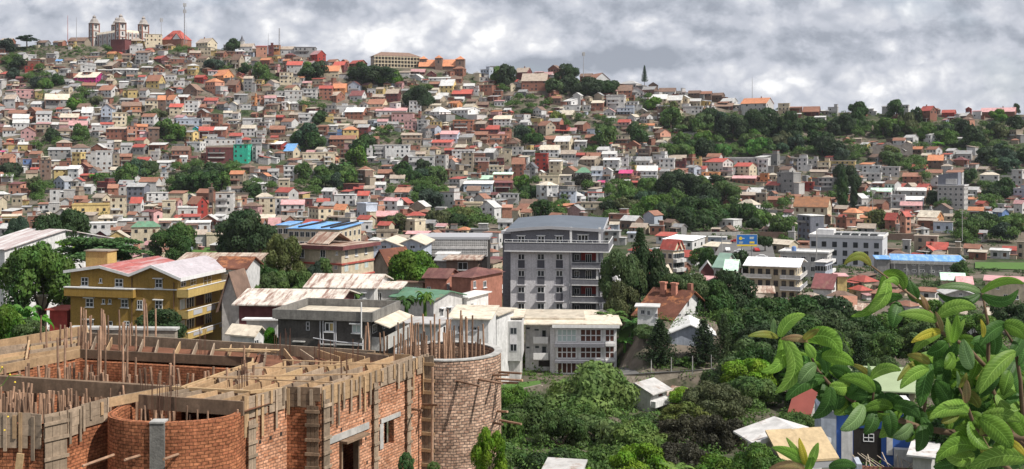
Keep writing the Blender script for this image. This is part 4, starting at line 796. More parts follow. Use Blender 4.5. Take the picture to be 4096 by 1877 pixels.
def fill_house(h):
    b=Bld(PHOTO,h['x0'],h['xc'],h['x1'],h['yb'],Y=h['Y'],left=h['left'],name='tmp'); bpy.data.objects.remove(b.e)
    X=lambda p:(b.O.x+b.xh.x*p[0]+b.yh.x*p[1],b.O.y+b.xh.y*p[0]+b.yh.y*p[1],b.zb+p[2])
    def bx(x0,x1,y0,y1,z0,z1,mat): fm.hexa([X(p) for p in((x0,y0,z0),(x1,y0,z0),(x1,y1,z0),(x0,y1,z0),(x0,y0,z1),(x1,y0,z1),(x1,y1,z1),(x0,y1,z1))],mat)
    H=max(2.3,b.zr(h['ye'])); L=b.L; W=min(b.W,1.5*L); wm=WM[h['wall']]; rm=RM.get(h['roof'],RM['tan']); ty=h['ty']; o=.4
    bx(0,L,0,W,-3,H,wm); zr=H+.32*(W if ty!='f' else L)
    def slab(p): fm.hexa([X(q) for q in p]+[X((q[0],q[1],q[2]+.15)) for q in p],rm)
    if ty=='g':
        k=(zr-H)/(W/2); slab([(-o,-o,H-k*o),(L+o,-o,H-k*o),(L+o,W/2,zr),(-o,W/2,zr)]); slab([(-o,W/2,zr),(L+o,W/2,zr),(L+o,W+o,H-k*o),(-o,W+o,H-k*o)])
        for x in (.01,L-.01): fm.face([X((x,0,H)),X((x,W,H)),X((x,W/2,zr-.03))],wm)
    elif ty=='f':
        k=(zr-H)/(L/2); slab([(-o,-o,H-k*o),(L/2,-o,zr),(L/2,W+o,zr),(-o,W+o,H-k*o)]); slab([(L/2,-o,zr),(L+o,-o,H-k*o),(L+o,W+o,H-k*o),(L/2,W+o,zr)])
        fm.face([X((0,.01,H)),X((L,.01,H)),X((L/2,.01,zr-.03))],wm)
    elif ty=='h':
        z0=H+.02; a=[X(q) for q in((-o,-o,z0),(L+o,-o,z0),(L+o,W+o,z0),(-o,W+o,z0))]; i=min(W,L)/2*.9; r0,r1=X((i,W/2,zr)),X((L-i,W/2,zr))
        fm.face([a[0],a[1],r1,r0],rm); fm.face([a[1],a[2],r1],rm); fm.face([a[2],a[3],r0,r1],rm); fm.face([a[3],a[0],r0],rm)
    elif ty=='s': slab([(-o,-o,H+.02),(L+o,-o,H+.02),(L+o,W+o,H+.2*W),(-o,W+o,H+.2*W)]); bx(0.02,L-.02,W-.3,W-.02,H,H+.19*W-.1,wm)
    else: bx(-.2,L+.2,-.2,W+.2,H+.01,H+.3,rm)
    n=max(1,int(H/2.8)); st=H/n; nc=max(1,min(5,int(L/2.6)))
    q=g.random()
    if q<.3:      # lean-to beside the house
        a=L*g.uniform(.3,.6); h1=H*g.uniform(.35,.7); bx(L+.01,L+a,.4,W*.8,-3,h1,WM[g.choice(wk)]); fm.hexa([X(p) for p in((L-.1,0,h1+.3),(L+a+.4,0,h1+.02),(L+a+.4,W*.9,h1+.02),(L-.1,W*.9,h1+.3),(L-.1,0,h1+.42),(L+a+.4,0,h1+.14),(L+a+.4,W*.9,h1+.14),(L-.1,W*.9,h1+.42))],RM[g.choice(rk)])
    elif q<.55:   # porch or terrace in front
        a=L*g.uniform(.4,.9); h1=st*g.uniform(.8,1.); bx(.2,a,-2.6,-.02,-3,h1*.25,WM[g.choice(wk)]); bx(.0,a+.3,-2.9,-.02,h1,h1+.12,RM[g.choice(rk)])
        for xx in(.3,a-.2): bx(xx,xx+.18,-2.5,-2.32,h1*.25,h1,WM['offwhite'])
    if n>1 and g.random()<.4: bx(L*.1,L*.9,-1.0,-.07,st-.15,st+.0,WM['offwhite']); bx(L*.1,L*.9,-1.05,-.97,st+.001,st+.8,WM[g.choice(('white','offwhite','tanw'))])
    if ty=='p' and g.random()<.5: a=L*g.uniform(.3,.55); bx(L-a,L-.3,1,W-.5,H+.31,H+2.4,wm); bx(L-a-.2,L-.1,.8,W-.3,H+2.41,H+2.55,RM[g.choice(rk)])
    for i in range(n):
        for j in range(nc):
            if g.random()<.75: u=L*(j+.5)/nc; bx(u-.55,u+.55,-.06,-.004,i*st+st*.3,i*st+st*.3+min(1.4,st*.5),M['glass'])
        if g.random()<.6: bx(L+.004,L+.06,W*.5-.5,W*.5+.5,i*st+st*.3,i*st+st*.3+min(1.4,st*.5),M['glass'])
for h in fill: fill_house(h)
for _ in range(260):      # terrace and retaining walls between the houses
    x=g.uniform(-100,4196); y=g.uniform(interp(x,CREST)+25,960)
    if inveg(x,y,.8) or overlap(x-20,x+20,y-8,y+2,[c for c in boxes if c[3]<y+60])>.3: continue
    Y=hit(x,y,560); w=g.uniform(4,13); c=at(x,y,Y); a=g.uniform(-.35,.2); hh=g.uniform(1.2,3.2); dx,dy=math.cos(a),math.sin(a); q=[(c.x-dx*w,c.y-dy*w),(c.x+dx*w,c.y+dy*w),(c.x+dx*w-dy*.5,c.y+dy*w+.5),(c.x-dx*w-dy*.5,c.y-dy*w+.5)]
    fm.hexa([(a_,b_,c.z-3) for a_,b_ in q]+[(a_,b_,c.z+hh*.6) for a_,b_ in q],g.choice((M['stone'],WM['brown'],WM['tanw'],WM['grey'],M['lconcrete'])))
# wooded patches: trees one can tell apart, then scrub
tg=random.Random(5); spots=[]
NAMES=['the turreted palace slope','the crest beside the palace']
def near_mark(x,y): 
    return min([q for q in MARKS if len(q[0].split())<=7],key=lambda m:math.hypot(m[1]-x,m[2]-y))[0]
pts=[]
for v in VEG:
    if v[4]=='grass': continue
    n=max(2,int(v[2]*v[3]*3.14/1500)); k=0
    for _ in range(n*6):
        a=tg.uniform(0,6.28); r=math.sqrt(tg.random())*.92; x=v[0]+math.cos(a)*r*v[2]; y=v[1]+math.sin(a)*r*v[3]
        if any(abs(x-p[0])<24 and abs(y-p[1])<13 for p in pts[-60:]): continue
        pts.append((x,y,v)); k+=1
        if k>=n: break
def ok(x,y):
    return not overlap(x-8,x+8,y-8,y+8,boxes)>.5 and y>interp(x,CREST)+(60 if x>2650 else 26)
pts=[p for p in pts if ok(p[0],p[1])]
tg.shuffle(pts)
print('veg trees',len(pts))
# the lone big trees standing out on the hill: centre, base, width, height, kind, foliage, label
BIG=[(108,178,62,44,'tier0','blue','flat-topped dark tree on the skyline left of the turreted palace'),(20,210,70,55,'far1','blue','dark bushy tree low on the skyline at the left edge'),
(928,200,52,46,'far0','dark','round dark tree on the skyline near the little steeple'),(1675,425,100,90,'dome2','dark','big dark round tree above the pale hipped mansion'),(1430,322,70,48,'far3','dark','dark tree below the maroon-roofed crest houses'),
(1500,335,150,74,'dome1','dark','widest dark tree below the long arcaded crest building'),(1570,335,60,50,'far0','mid','mid-green tree right under the arcaded crest building'),(1235,310,70,50,'far2','dark','dark tree left of the orange-roofed cream crest house'),
(2270,345,85,86,'dome3','dark','tallest dark tree on the wooded knoll of the crest'),(2215,375,70,60,'far1','mid','lower tree on the left flank of the wooded knoll'),(2350,375,120,66,'dome0','dark','spreading tree on the right flank of the wooded knoll'),
(2425,375,80,60,'dome2','dark','dark tree right below the balconied white villa'),(3425,462,66,56,'far0','dark','lone dark round tree standing on the right-hand skyline'),(3585,470,60,70,'far3','dark','dark tree in front of the grey skyline block'),
(3665,490,44,60,'far1','dark','upright dark tree between grey block and brick house on skyline'),(3985,485,60,50,'far0','mid','bushy tree before the pink-roofed skyline terrace'),(4065,455,26,40,'far3','dark','small dark tree ending the skyline at far right'),
(3040,545,130,110,'dome0','dark','large dark tree right below the long beige crest block'),(2930,560,110,100,'dome1','dark','large dark tree left of the one below the beige crest block'),(3160,560,80,110,'dome3','dark','tall dark tree right of the beige crest block'),
(3380,520,90,70,'dome2','dark','dark rounded tree on the wooded right slope, highest of its clump'),(3370,830,70,150,'column0','dark','thick dark cypress standing by the steep valley road'),(3415,830,44,120,'column0','dark','slimmer cypress touching the thick one by the valley road'),
(3385,760,90,100,'dome0','dark','dark crown spreading behind the valley road cypresses'),(2030,350,60,90,'far3','dark','dark tree on the crest right of the tan turret house'),(2720,800,150,120,'dome1','dark','great dark tree topping the central valley wood'),
(2800,900,170,110,'dome0','dark','dark tree in front at the foot of the central valley wood'),(2620,880,130,110,'dome2','mid','mid-green tree at the left of the central valley wood'),(2900,830,110,100,'dome3','mid','tree at right edge of the central valley wood'),
(2520,830,90,60,'tier0','mid','flat-topped tree left of the cream pyramid-roofed house'),(2255,830,46,60,'palm0','mid','palm tree in front of the pale blue flat house')]
for cx,b,w,hh,k,lf,lb in BIG: tree_px(cx,b,w*1.05,hh,k,lf,lb,Y=hit(cx,b,560))
leafs={'dark':['dark','dark','mid','blue'],'mid':['mid','dark','olive','mid'],'vivid':['bright','mid','vivid','mid'],'blue':['blue','dark'],'olive':['olive','mid'],'brownish':['brownish','dark']}
desc={'dark':'dark','mid':'mid-green','vivid':'bright green','blue':'bluish dark','olive':'olive','brownish':'brownish','bright':'bright green'}
indiv=pts[:215]; rest=pts[215:]
shape={'far0':'rounded','far1':'bushy','far2':'spreading','far3':'upright'}
for x,y,v in indiv:
    lf=tg.choice(leafs[v[4]]); k='far%d'%tg.randrange(4); w=tg.uniform(44,78)*(.8+.4*(y-150)/700); hh=w*tg.uniform(.7,1.1)
    ban=v[4]=='vivid' and tg.random()<.4
    if ban: tree_px(x,y+8,w*.8,w*.6,'banana%d'%tg.randrange(2),'vivid',f'bright green banana clump in the patch nearest {near_mark(v[0],v[1])}','banana clumps on the hillside',Y=hit(x,y+8,560))
    else: tree_px(x,y+8,w,hh,k,lf,f'{shape[k]} {desc[lf]} tree in the wooded patch nearest {near_mark(v[0],v[1])}','trees in the hillside woods',Y=hit(x,y+8,560))
# remaining far crowns + scrub as one mass
P=[];Nn=[];S=[];gg=np.random.default_rng(3)
def addclump(x,y,Y,r,n,ls,zoff=0,el=.8):
    c=at(x,y,Y); d=gg.normal(size=(n,3)); d[:,2]=np.abs(d[:,2])*.9+.1; d/=np.linalg.norm(d,axis=1,keepdims=True)
    q=d*(r*gg.uniform(.7,1.1,n))[:,None]*np.array([1,1,el]); P.append(q+np.array([c.x,c.y,c.z+zoff])); Nn.append(d+gg.normal(size=(n,3))*.4); S.append(ls*gg.uniform(.6,1.3,n))
for x,y,v in rest:
    Y=hit(x,y+6,560)
    for q in range(4): addclump(x+tg.uniform(-16,16),y+tg.uniform(-6,6),Y+tg.uniform(-3,3),tg.uniform(2.2,4.2),130,.55,2.,1.)
for v in VEG:
    n=int(v[2]*v[3]*3.14/260)
    for _ in range(n):
        a=tg.uniform(0,6.28); r=math.sqrt(tg.random()); x=v[0]+math.cos(a)*r*v[2]; y=v[1]+math.sin(a)*r*v[3]
        if y<interp(x,CREST)+5 or overlap(x-6,x+6,y-5,y+5,boxes)>.6: continue
        addclump(x,y,hit(x,y,560),tg.uniform(1.,2.6)*(.5 if v[4]=='grass' else 1),60,.42)
MASS=[quads_mesh('scrub',np.concatenate(P),np.concatenate(Nn),np.concatenate(S),LM['mid'],seed=1)]
o=bpy.data.objects.new('hillside_scrub',MASS[0]); COL.objects.link(o); tag(o,'dark green scrub and undergrowth filling the wooded patches of the hill','scrub',kind='stuff')
P=[];Nn=[];S=[]
for _ in range(1500):
    x=tg.uniform(-100,4196); y=tg.uniform(interp(x,CREST)+8,1000)
    if overlap(x-9,x+9,y-7,y+7,boxes)>.35: continue
    addclump(x,y,hit(x,y,560),tg.uniform(.9,2.4),40,.42,.3)
for v in VEG:
    if v[4] in('grass','vivid'):
        for _ in range(int(v[2]*v[3]*3.14/200)):
            a=tg.uniform(0,6.28); r=math.sqrt(tg.random()); x=v[0]+math.cos(a)*r*v[2]; y=v[1]+math.sin(a)*r*v[3]
            if y<interp(x,CREST)+5: continue
            addclump(x,y,hit(x,y,560),tg.uniform(.8,2.),50,.4,.2,.5)
o=bpy.data.objects.new('garden_greenery',quads_mesh('greenery',np.concatenate(P),np.concatenate(Nn),np.concatenate(S),LM['mid'],seed=2)); COL.objects.link(o); tag(o,'brighter green bushes and grass scattered between the hillside houses','bushes',kind='stuff')
# ---------------------------------------------------------------- middle distance, building by building
def prof_roof(b,prof,y0,y1,th,mat,name='roof',fascia=None):
    m=MB()
    for (xa,za),(xb,zb) in zip(prof,prof[1:]): m.hexa([(xa,y0,za),(xb,y0,zb),(xb,y1,zb),(xa,y1,za),(xa,y0,za+th),(xb,y0,zb+th),(xb,y1,zb+th),(xa,y1,za+th)])
    r=m.build(name,mat,b.e)
    if fascia:
        m=MB()
        for (xa,za),(xb,zb) in zip(prof,prof[1:]): m.hexa([(xa,y0-.12,za-.22),(xb,y0-.12,zb-.22),(xb,y0-.01,zb-.22),(xa,y0-.01,za-.22),(xa,y0-.12,za+th+.05),(xb,y0-.12,zb+th+.05),(xb,y0-.01,zb+th+.05),(xa,y0-.01,za+th+.05)])
        m.build('fascia',fascia,b.e)
    return r
def prof_walls(b,prof,mat,W=None):
    W=W or b.W; m=MB(); d=-b.down; n=len(prof)
    m.face([(prof[0][0],0,d),(prof[-1][0],0,d)]+[(x,0,z) for x,z in prof[::-1]]); m.face([(prof[-1][0],W,d),(prof[0][0],W,d)]+[(x,W,z) for x,z in prof])
    m.face([(prof[0][0],0,d),(prof[0][0],0,prof[0][1]),(prof[0][0],W,prof[0][1]),(prof[0][0],W,d)]); m.face([(prof[-1][0],0,d),(prof[-1][0],W,d),(prof[-1][0],W,prof[-1][1]),(prof[-1][0],0,prof[-1][1])])
    return m.build('wall',mat,b.e)
def mid(crop,x0,xc,x1,yt,ye,base,Y,ty,wall,roof,label,name='house',cat='house',fw=(),sw=(),yaw=None,left=False,ratio=.75,parapet=0,o=.5,W=None,L=None,nx=2,ny=1,hood=None,sill=1,frame='frame',pane='glass',group=None,auto=None,rmat=None,wmat=None,th=.18,fascia=None,srange=(.12,.62)):
    b=Bld(crop,x0,xc,x1,base,Y=(Y*K if Y else None),yaw=yaw,name=name,label=label,cat=cat,left=left,ratio=ratio,W=W,L=L,group=group)
    H=b.zr(ye); zr={'g':b.zr(yt,b.W/2),'f':b.zr(yt,0),'h':b.zr(yt,b.W/2)}.get(ty,b.zr(yt,b.W))
    wd=b.L if ty=='f' else b.W
    if ty in 'gfh': zr=min(max(zr,H+srange[0]*wd),H+srange[1]*wd)
    if ty=='s': zr=min(max(zr,H+.06*wd),H+.3*wd)
    wm=wmat or WM[wall]; rm=rmat or RM[roof]
    b.walls(H,wm,ty if ty in 'gf' else None,zr); b.roof(ty,H,zr,rm,o=o,parapet=parapet,th=th)
    b.H=H; b.zrr=zr
    if ty=='s':
        L_,W_=b.L,b.W; m=MB(); m.face([(L_,0,H-.01),(L_,W_,H-.01),(L_,W_,zr)]); m.face([(0,0,H-.01),(0,W_,zr),(0,W_,H-.01)]); m.face([(0,W_,H-.01),(0,W_,zr),(L_,W_,zr),(L_,W_,H-.01)]); m.build('gable_wall',wm,b.e)
    for r in fw: b.win(r,'f',nx,ny,frame,pane,hood=hood,sill=sill)
    for r in sw: b.win(r,'s',nx,ny,frame,pane,hood=hood,sill=sill)
    if auto:                       # regular window grid: (storeys, columns, side columns, bottom z, top z)
        ns,nf,nsd,z0,z1=auto; st=(z1-z0)/ns; hh=min(1.35,st*.5); m0=None
        for face,n,ln in (('f',nf,b.L),('s',nsd,b.W)):
            w_=min(1.25,ln/max(n,1)*.5)
            fm_=MB(); 
            if n<=0: continue
            if face=='f': fm_.box(-w_/2-.08,w_/2+.08,-.08,-.01,-.08,hh+.08)
            elif b.left: fm_.box(-.08,-.01,-w_/2-.08,w_/2+.08,-.08,hh+.08)
            else: fm_.box(.01,.08,-w_/2-.08,w_/2+.08,-.08,hh+.08)
            o1=fm_.build('window',M[frame]); me=o1.data; bpy.data.objects.remove(o1)
            pm=MB()
            for q in(-1,1):
                a,c=(.03*q,q*w_/2)
                if face=='f': pm.box(a,c,-.1,-.02,.02,hh)
                elif b.left: pm.box(-.1,-.02,a,c,.02,hh)
                else: pm.box(.02,.1,a,c,.02,hh)
            o2=pm.build('pane',M[pane]); pe=o2.data; bpy.data.objects.remove(o2)
            for i in range(ns):
                for j in range(n):
                    u=ln*(j+.5)/n; z=z0+i*st+st*.3
                    w=link('window',me,b.e,(u,0,z) if face=='f' else ((0 if b.left else b.L),u,z)); link('pane',pe,w)
    return b
def aut(b): pass
WRED=make_mat('whitened_sheet',(.43,.39,.41),.6,.15,rust=.15,rustcol=(.36,.14,.12),scale=.3,corr=3.2,fine=2)
RED_W=make_mat('faded_red_sheet',(.34,.1,.09),.6,.25,rust=.45,rustcol=(.5,.38,.38),scale=.28,corr=3.2,fine=2)
SHEET=make_mat('patched_sheet_roof',(.62,.56,.49),.6,.22,rust=.45,rustcol=(.2,.085,.055),scale=.55,corr=3.4,fine=2,objvar=.1)
SHEET2=make_mat('rusty_sheet_roof',(.52,.43,.35),.65,.3,rust=.6,rustcol=(.19,.08,.05),scale=.5,corr=3.4,fine=2,objvar=.1)
TILE=make_mat('old_clay_tiles',(.135,.055,.036),.9,.35,rust=.35,rustcol=(.42,.17,.075),scale=.3,corr=0,fine=5,bump=7,objvar=.05)
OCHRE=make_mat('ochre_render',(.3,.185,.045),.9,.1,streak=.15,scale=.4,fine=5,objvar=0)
OCHRE_LIT=make_mat('ochre_render_lit',(.46,.33,.12),.9,.1,streak=.15,scale=.4,fine=5,objvar=0)  # paler copy for sun-facing parts, sunlight painted into the ochre
GREYL=make_mat('pale_grey_render',(.66,.64,.655),.9,.08,streak=.15,scale=.4,fine=4,objvar=0)
GREYD=make_mat('dark_grey_render',(.185,.185,.205),.9,.1,streak=.12,scale=.4,fine=4,objvar=0)
SPD=make_mat('spandrel_grey',(.1,.1,.115),.8,.1)
ROOFDG=make_mat('dark_grey_sheet_roof',(.12,.14,.17),.55,.12,scale=.3,corr=2.4,objvar=0)
WHT=make_mat('white_trim',(.68,.67,.66),.7,.06,streak=.15,objvar=.03)
PINKW=make_mat('faded_pink_sheet',(.46,.2,.18),.65,.2,rust=1.0,rustcol=(.4,.33,.3),scale=.4,corr=3,fine=2)
TARP=make_mat('blue_sheet_roof',(.14,.33,.66),.55,.15,rust=.5,rustcol=(.3,.48,.7),scale=.3,corr=2.4,fine=2)
# ---- ochre apartment house
b=Bld(D1,605,1525,1850,1180,Y=243*K,yaw=13,name='apartment_house',label='large ochre four-storey house with faded red twin-gabled roof behind the building site',cat='house',W=15)
P_=[b.fr(x,y) for x,y in ((600,500),(875,462),(1130,535),(1318,458),(1525,550))]
P_[0]=(0,P_[0][1]); P_[-1]=(b.L,P_[-1][1])
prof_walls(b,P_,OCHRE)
side=MB().box(b.L+.003,b.L+.03,0,b.W,-b.down,P_[-1][1]-.05).build('side_wall',OCHRE_LIT,b.e)  # thin sheet over the wall carrying the sunlit ochre tone
q=[(P_[0][0]-.7,P_[0][1]-.1)]+P_[1:-1]+[(P_[-1][0]+.9,P_[-1][1]-.35)]
prof_roof(b,q[:3],-.7,b.W+.7,.16,RED_W,fascia=WHT); prof_roof(b,q[2:4],-.7,b.W+.7,.16,RED_W,fascia=WHT); prof_roof(b,q[3:],-.7,b.W+.7,.17,WRED,fascia=WHT)
m=MB(); m.box(b.L+.9,b.L+1.0,-.8,b.W+.8,q[-1][1]-.3,q[-1][1]+.25).build('gutter',WHT,b.e)
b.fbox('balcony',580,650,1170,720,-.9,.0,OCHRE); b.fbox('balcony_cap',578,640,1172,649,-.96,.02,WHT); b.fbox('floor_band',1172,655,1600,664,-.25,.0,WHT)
for r,n,hd in (((700,560,757,625),2,0),((857,568,875,600),1,0),((990,572,1055,635),2,0),((1335,575,1393,643),2,1),((740,740,802,808),2,1),((880,745,900,780),1,0),((935,745,955,780),1,0),((1042,748,1100,812),2,1),((1180,755,1222,830),2,0),((1335,758,1393,828),2,1),((735,925,800,990),2,1),((935,935,965,970),1,0),((1065,935,1110,985),2,0)):
    b.win(r,'f',n,2 if n==2 else 1,hood=hd,sill=1)
for r in ((1550,570,1592,635),(1635,555,1680,622),(1745,535,1810,630)): b.win(r,'s',2,2)
m=MB(); x,z=b.fr(1135,540); x2,z2=b.fr(1135,1150); m.tube([(x,-.12,z-.3),(x,-.12,z2)],.07).build('drainpipe',M['shutter'],b.e)
x,z=b.fr(1495,600); MB().tube([(x,-.12,z),(x,-.12,z2)],.07).build('drainpipe',M['shutter'],b.e)
for i,(rt,rb,ex,w_) in enumerate(((668,738,0,b.W+.5),(852,920,0,b.W+4.5),(1045,1100,0,b.W+4.5))):
    X=b.L+1.9; _,z1=b.sd(1597,rt,X); _,z0=b.sd(1597,rb,X)
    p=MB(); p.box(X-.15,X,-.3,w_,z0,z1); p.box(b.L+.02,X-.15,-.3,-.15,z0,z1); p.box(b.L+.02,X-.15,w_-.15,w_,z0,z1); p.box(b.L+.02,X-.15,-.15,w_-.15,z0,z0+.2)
    bo=p.build('balcony',OCHRE_LIT,b.e)
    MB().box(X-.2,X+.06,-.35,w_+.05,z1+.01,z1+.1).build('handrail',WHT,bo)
    if i: 
        for k in range(4): y0=1.2+k*4.; MB().box(X-.01,X+.05,y0,y0+2.6,z0+.35,z1-.12).build('railing_panel',M['gframe'],bo)
for zt_,rr in ((755,840),(940,1025)):
    for (u0,u1) in ((.6,1.9),(2.4,4.6),(8.,10.)):
        _,za=b.sd(1530,rr); _,zb_=b.sd(1530,zt_)
        m=MB(); o_=MB()
        for uu in [u0+(u1-u0)*t/3 for t in range(4)]: m.box(b.L+.03,b.L+.12,uu-.05,uu+.05,za,zb_)
        m.box(b.L+.03,b.L+.12,u0,u1,zb_-.05,zb_+.05); w=m.build('window',M['frame'],b.e); o_.box(b.L+.03,b.L+.07,u0,u1,za,zb_).build('pane',M['curtain'] if u0==.6 else M['glass'],w)
    _,za=b.sd(1530,rr+4); _,zb_=b.sd(1530,zt_-12); MB().box(b.L+.03,b.L+.06,5.2,7.6,za,zb_).build('recess_shade',M['shutter'],b.e)  # flat dark panel, shade of the recess put into its colour
m=MB(); x,z=b.fr(735,470,5); x2,_=b.fr(815,470,5); zt1=b.zr(355,5); m.box(x,x2+2.2,5,7.5,z-1,zt1).build('stair_tower',OCHRE_LIT,b.e); MB().box(x-.2,x2+2.4,4.8,7.7,zt1+.01,zt1+.18).build('tower_cap',M['stone'],b.e)
# ---- cream house with red bands
b=mid(D2,635,1000,1255,262,300,575,300,'p','cream','rust','cream three-storey house with dark red eaves band, behind the blue-grey shrub','villa',fw=[(642,318,680,385),(820,322,862,385),(955,338,968,362)],sw=[(1030,318,1052,380),(1115,305,1135,368),(1198,292,1218,350)],yaw=25,W=11,rmat=SHEET2,o=.9,th=.2,nx=2,ny=1)
H=b.H; L=b.L; W=b.W
for (z0,z1,oo) in ((H-.45,H+.25,1.0),):
    m=MB(); m.box(-oo,L+oo,-oo,-oo+.12,z0,z1); m.box(L+oo-.12,L+oo,-oo+.13,W+oo,z0,z1); m.build('red_fascia',RM['maroon'],b.e)
for rw in (448,565):
    _,z=b.fr(990,rw); m=MB(); m.box(0,L+.25,-.25,-.01,z-.12,z+.2); m.box(L+.01,L+.25,0,W,z-.12,z+.2); m.build('red_band',RM['red'],b.e)
for r in ((940,455,962,488),): b.win(r,'f',2,1)
for r in ((1025,450,1055,505),(1115,432,1142,490),(1198,415,1225,470),): b.win(r,'s',2,1,pane='curtain')
m=MB(); z=H+.3; m.hexa([(1,1,z),(L*.62,1,z),(L*.62,5,z+1.9),(1,5,z+1.9),(1,1,z+.15),(L*.62,1,z+.15),(L*.62,5,z+2.05),(1,5,z+2.05)]); m.hexa([(1,5,z+1.9),(L*.62,5,z+1.9),(L*.62,9,z),(1,9,z),(1,5,z+2.05),(L*.62,5,z+2.05),(L*.62,9,z+.15),(1,9,z+.15)]); m.build('roof_canopy',SHEET2,b.e)
# ---- dark grey tower block
b=Bld(D3,305,1060,1100,960,Y=325*K,yaw=8,name='apartment_tower',label='dark grey and pale grey six-storey apartment tower with white-edged balconies, centre of the view',cat='apartment block',W=17)
L,W=b.L,b.W; fx=lambda px,row=600:b.fr(px,row)[0]; fz=lambda row:b.fr(700,row)[1]
xm=fx(832); zc=fz(326); zp=fz(270)
m=MB(); m.box(0,xm,0,W,-b.down,zc).build('pale_wall',GREYL,b.e); MB().box(xm+.01,L,1.9,W,-b.down,zc).build('recessed_wall',GREYD,b.e)
P_=[b.fr(a,c) for a,c in ((305,150),(480,136),(640,128),(832,138),(1060,150))]; P_[0]=(0,P_[0][1]); P_[-1]=(L,P_[-1][1])
m=MB(); d=zc
m.face([(0,.3,d),(L,.3,d)]+[(x,.3,z) for x,z in P_[::-1]]); m.face([(L,.3,d),(L,W,d),(L,W,P_[-1][1]),(L,.3,P_[-1][1])]); m.face([(0,.3,d),(0,.3,P_[0][1]),(0,W,P_[0][1]),(0,W,d)]); m.build('top_storey_wall',GREYD,b.e)
q=[(P_[0][0]-.8,P_[0][1]-.1)]+P_[1:-1]+[(P_[-1][0]+1.,P_[-1][1]-.1)]
ridge=1.3
m=MB(); n=len(q)
for (xa,za),(xb,zb_) in zip(q,q[1:]):
    m.hexa([(xa,-.7,za),(xb,-.7,zb_),(xb,W+1,zb_+ridge),(xa,W+1,za+ridge),(xa,-.7,za+.22),(xb,-.7,zb_+.22),(xb,W+1,zb_+ridge+.22),(xa,W+1,za+ridge+.22)])
m.build('roof',ROOFDG,b.e)
m=MB()
for (xa,za),(xb,zb_) in zip(q,q[1:]): m.hexa([(xa,-.85,za-.3),(xb,-.85,zb_-.3),(xb,-.71,zb_-.3),(xa,-.71,za-.3),(xa,-.85,za+.28),(xb,-.85,zb_+.28),(xb,-.71,zb_+.28),(xa,-.71,za+.28)])
m.build('fascia',M['gframe'],b.e)
m=MB(); a=q[-1]; m.hexa([(a[0],-.7,a[1]-.3),(a[0]+.14,-.7,a[1]-.3),(a[0]+.14,W+1,a[1]+ridge-.3),(a[0],W+1,a[1]+ridge-.3),(a[0],-.7,a[1]+.3),(a[0]+.14,-.7,a[1]+.3),(a[0]+.14,W+1,a[1]+ridge+.3),(a[0],W+1,a[1]+ridge+.3)]); m.build('fascia',M['gframe'],b.e)
# parapet walk under the top storey
xe=fx(1150); x0_=fx(262)
m=MB(); m.box(x0_,xe,-1.5,-1.32,zc,zp+.3); m.box(xe-.18,xe,-1.31,W,zc,zp+.3); m.box(x0_,x0_+.18,-1.31,2,zc,zp+.3); m.box(x0_+.19,xe-.19,-1.31,W-.2,zc-.05,zc+.15); p=m.build('parapet',GREYD,b.e)
m=MB(); m.box(x0_-.05,xe+.05,-1.58,-1.25,zp+.31,zp+.4); m.box(x0_-.05,xe+.05,-1.62,-1.3,zc-.22,zc-.01); m.box(xe-.1,xe+.12,-1.29,W,zc-.22,zc-.01); m.box(xe-.1,xe+.05,-1.24,W,zp+.31,zp+.4); m.build('white_edge',WHT,p)
m=MB(); m.tube([(x0_,-1.4,zp+.85),(xe,-1.4,zp+.85)],.04)
for k in range(14): xx=x0_+(xe-x0_)*k/13; m.tube([(xx,-1.4,zp+.4),(xx,-1.4,zp+.85)],.03,4)
m.build('handrail',M['frame'],p)
for px in (825,1072): 
    x=fx(px); MB().box(x-.22,x+.22,-.75,-.4,zc,P_[3][1]+.3).build('column',WHT,b.e)
for r in ((370,205,425,258),(540,205,595,258),(695,205,750,258)): b.win(r,'f',2,1,y=.3,hood=1,fw=.14)
b.win((885,195,970,248),'f',3,1,y=.3,hood=1,fw=.14)
for (a,c) in ((372,424),(537,594),(697,752)):
    for k,top in enumerate((357,500,641,783)):
        b.win((a,top,c,top+48),'f',2,1,fw=.12); b.fbox('spandrel_panel',a-2,top+53,c+2,top+118,-.12,-.01,SPD); b.fbox('sill',a-12,top+120,c+12,top+127,-.45,-.01,GREYL)
m=MB(); x=fx(812); m.tube([(x,-.12,fz(335)),(x,-.12,-b.down)],.08).build('drainpipe',M['gframe'],b.e)
for k,rb in enumerate((470,612,760,905)):
    z=fz(rb); zt1=z+1.05
    m=MB(); m.box(xm+.02,xe,-.9,-.75,z,zt1); m.box(xe-.15,xe,-.74,4.5,z,zt1); m.box(xm+.02,xe-.16,-.74,1.88,z-.04,z+.12); m.box(xe-.9,xe-.16,1.9,4.5,z-.04,z+.12); bo=m.build('balcony',GREYD,b.e)
    m=MB(); m.box(xm,xe+.12,-1.0,-.74,z-.2,z-.01); m.box(xe-.1,xe+.12,-.73,4.6,z-.2,z-.01); m.box(xm,xe+.05,-.95,-.7,zt1+.01,zt1+.08); m.build('white_edge',WHT,bo)
    # rear side balcony stack seen past the corner
    m=MB(); X=b.L; m.box(X+.02,X+3.2,5.5,5.65,z,zt1); m.box(X+3.05,X+3.2,5.66,12,z,zt1); m.box(X+.02,X+3.04,5.66,12,z-.05,z+.1); b2=m.build('side_balcony',GREYL,b.e); MB().box(X,X+3.3,5.35,12.1,z-.25,z-.06).build('white_edge',WHT,b2)
    if k in (0,2): b.fbox('painted_recess',905,rb-125,1048,rb-50,1.82,1.88,WM['red'] if k in(0,2) else GREYD)
    b.win((852,rb-110,895,rb-58),'f',2,1,y=1.88,fw=.12); b.win((950,rb-112,1000,rb-30),'f',3,1,y=1.8,fw=.08)
MB().box(L-.45,L,-.6,-.2,-b.down,zc-.05).build('column',WHT,b.e)
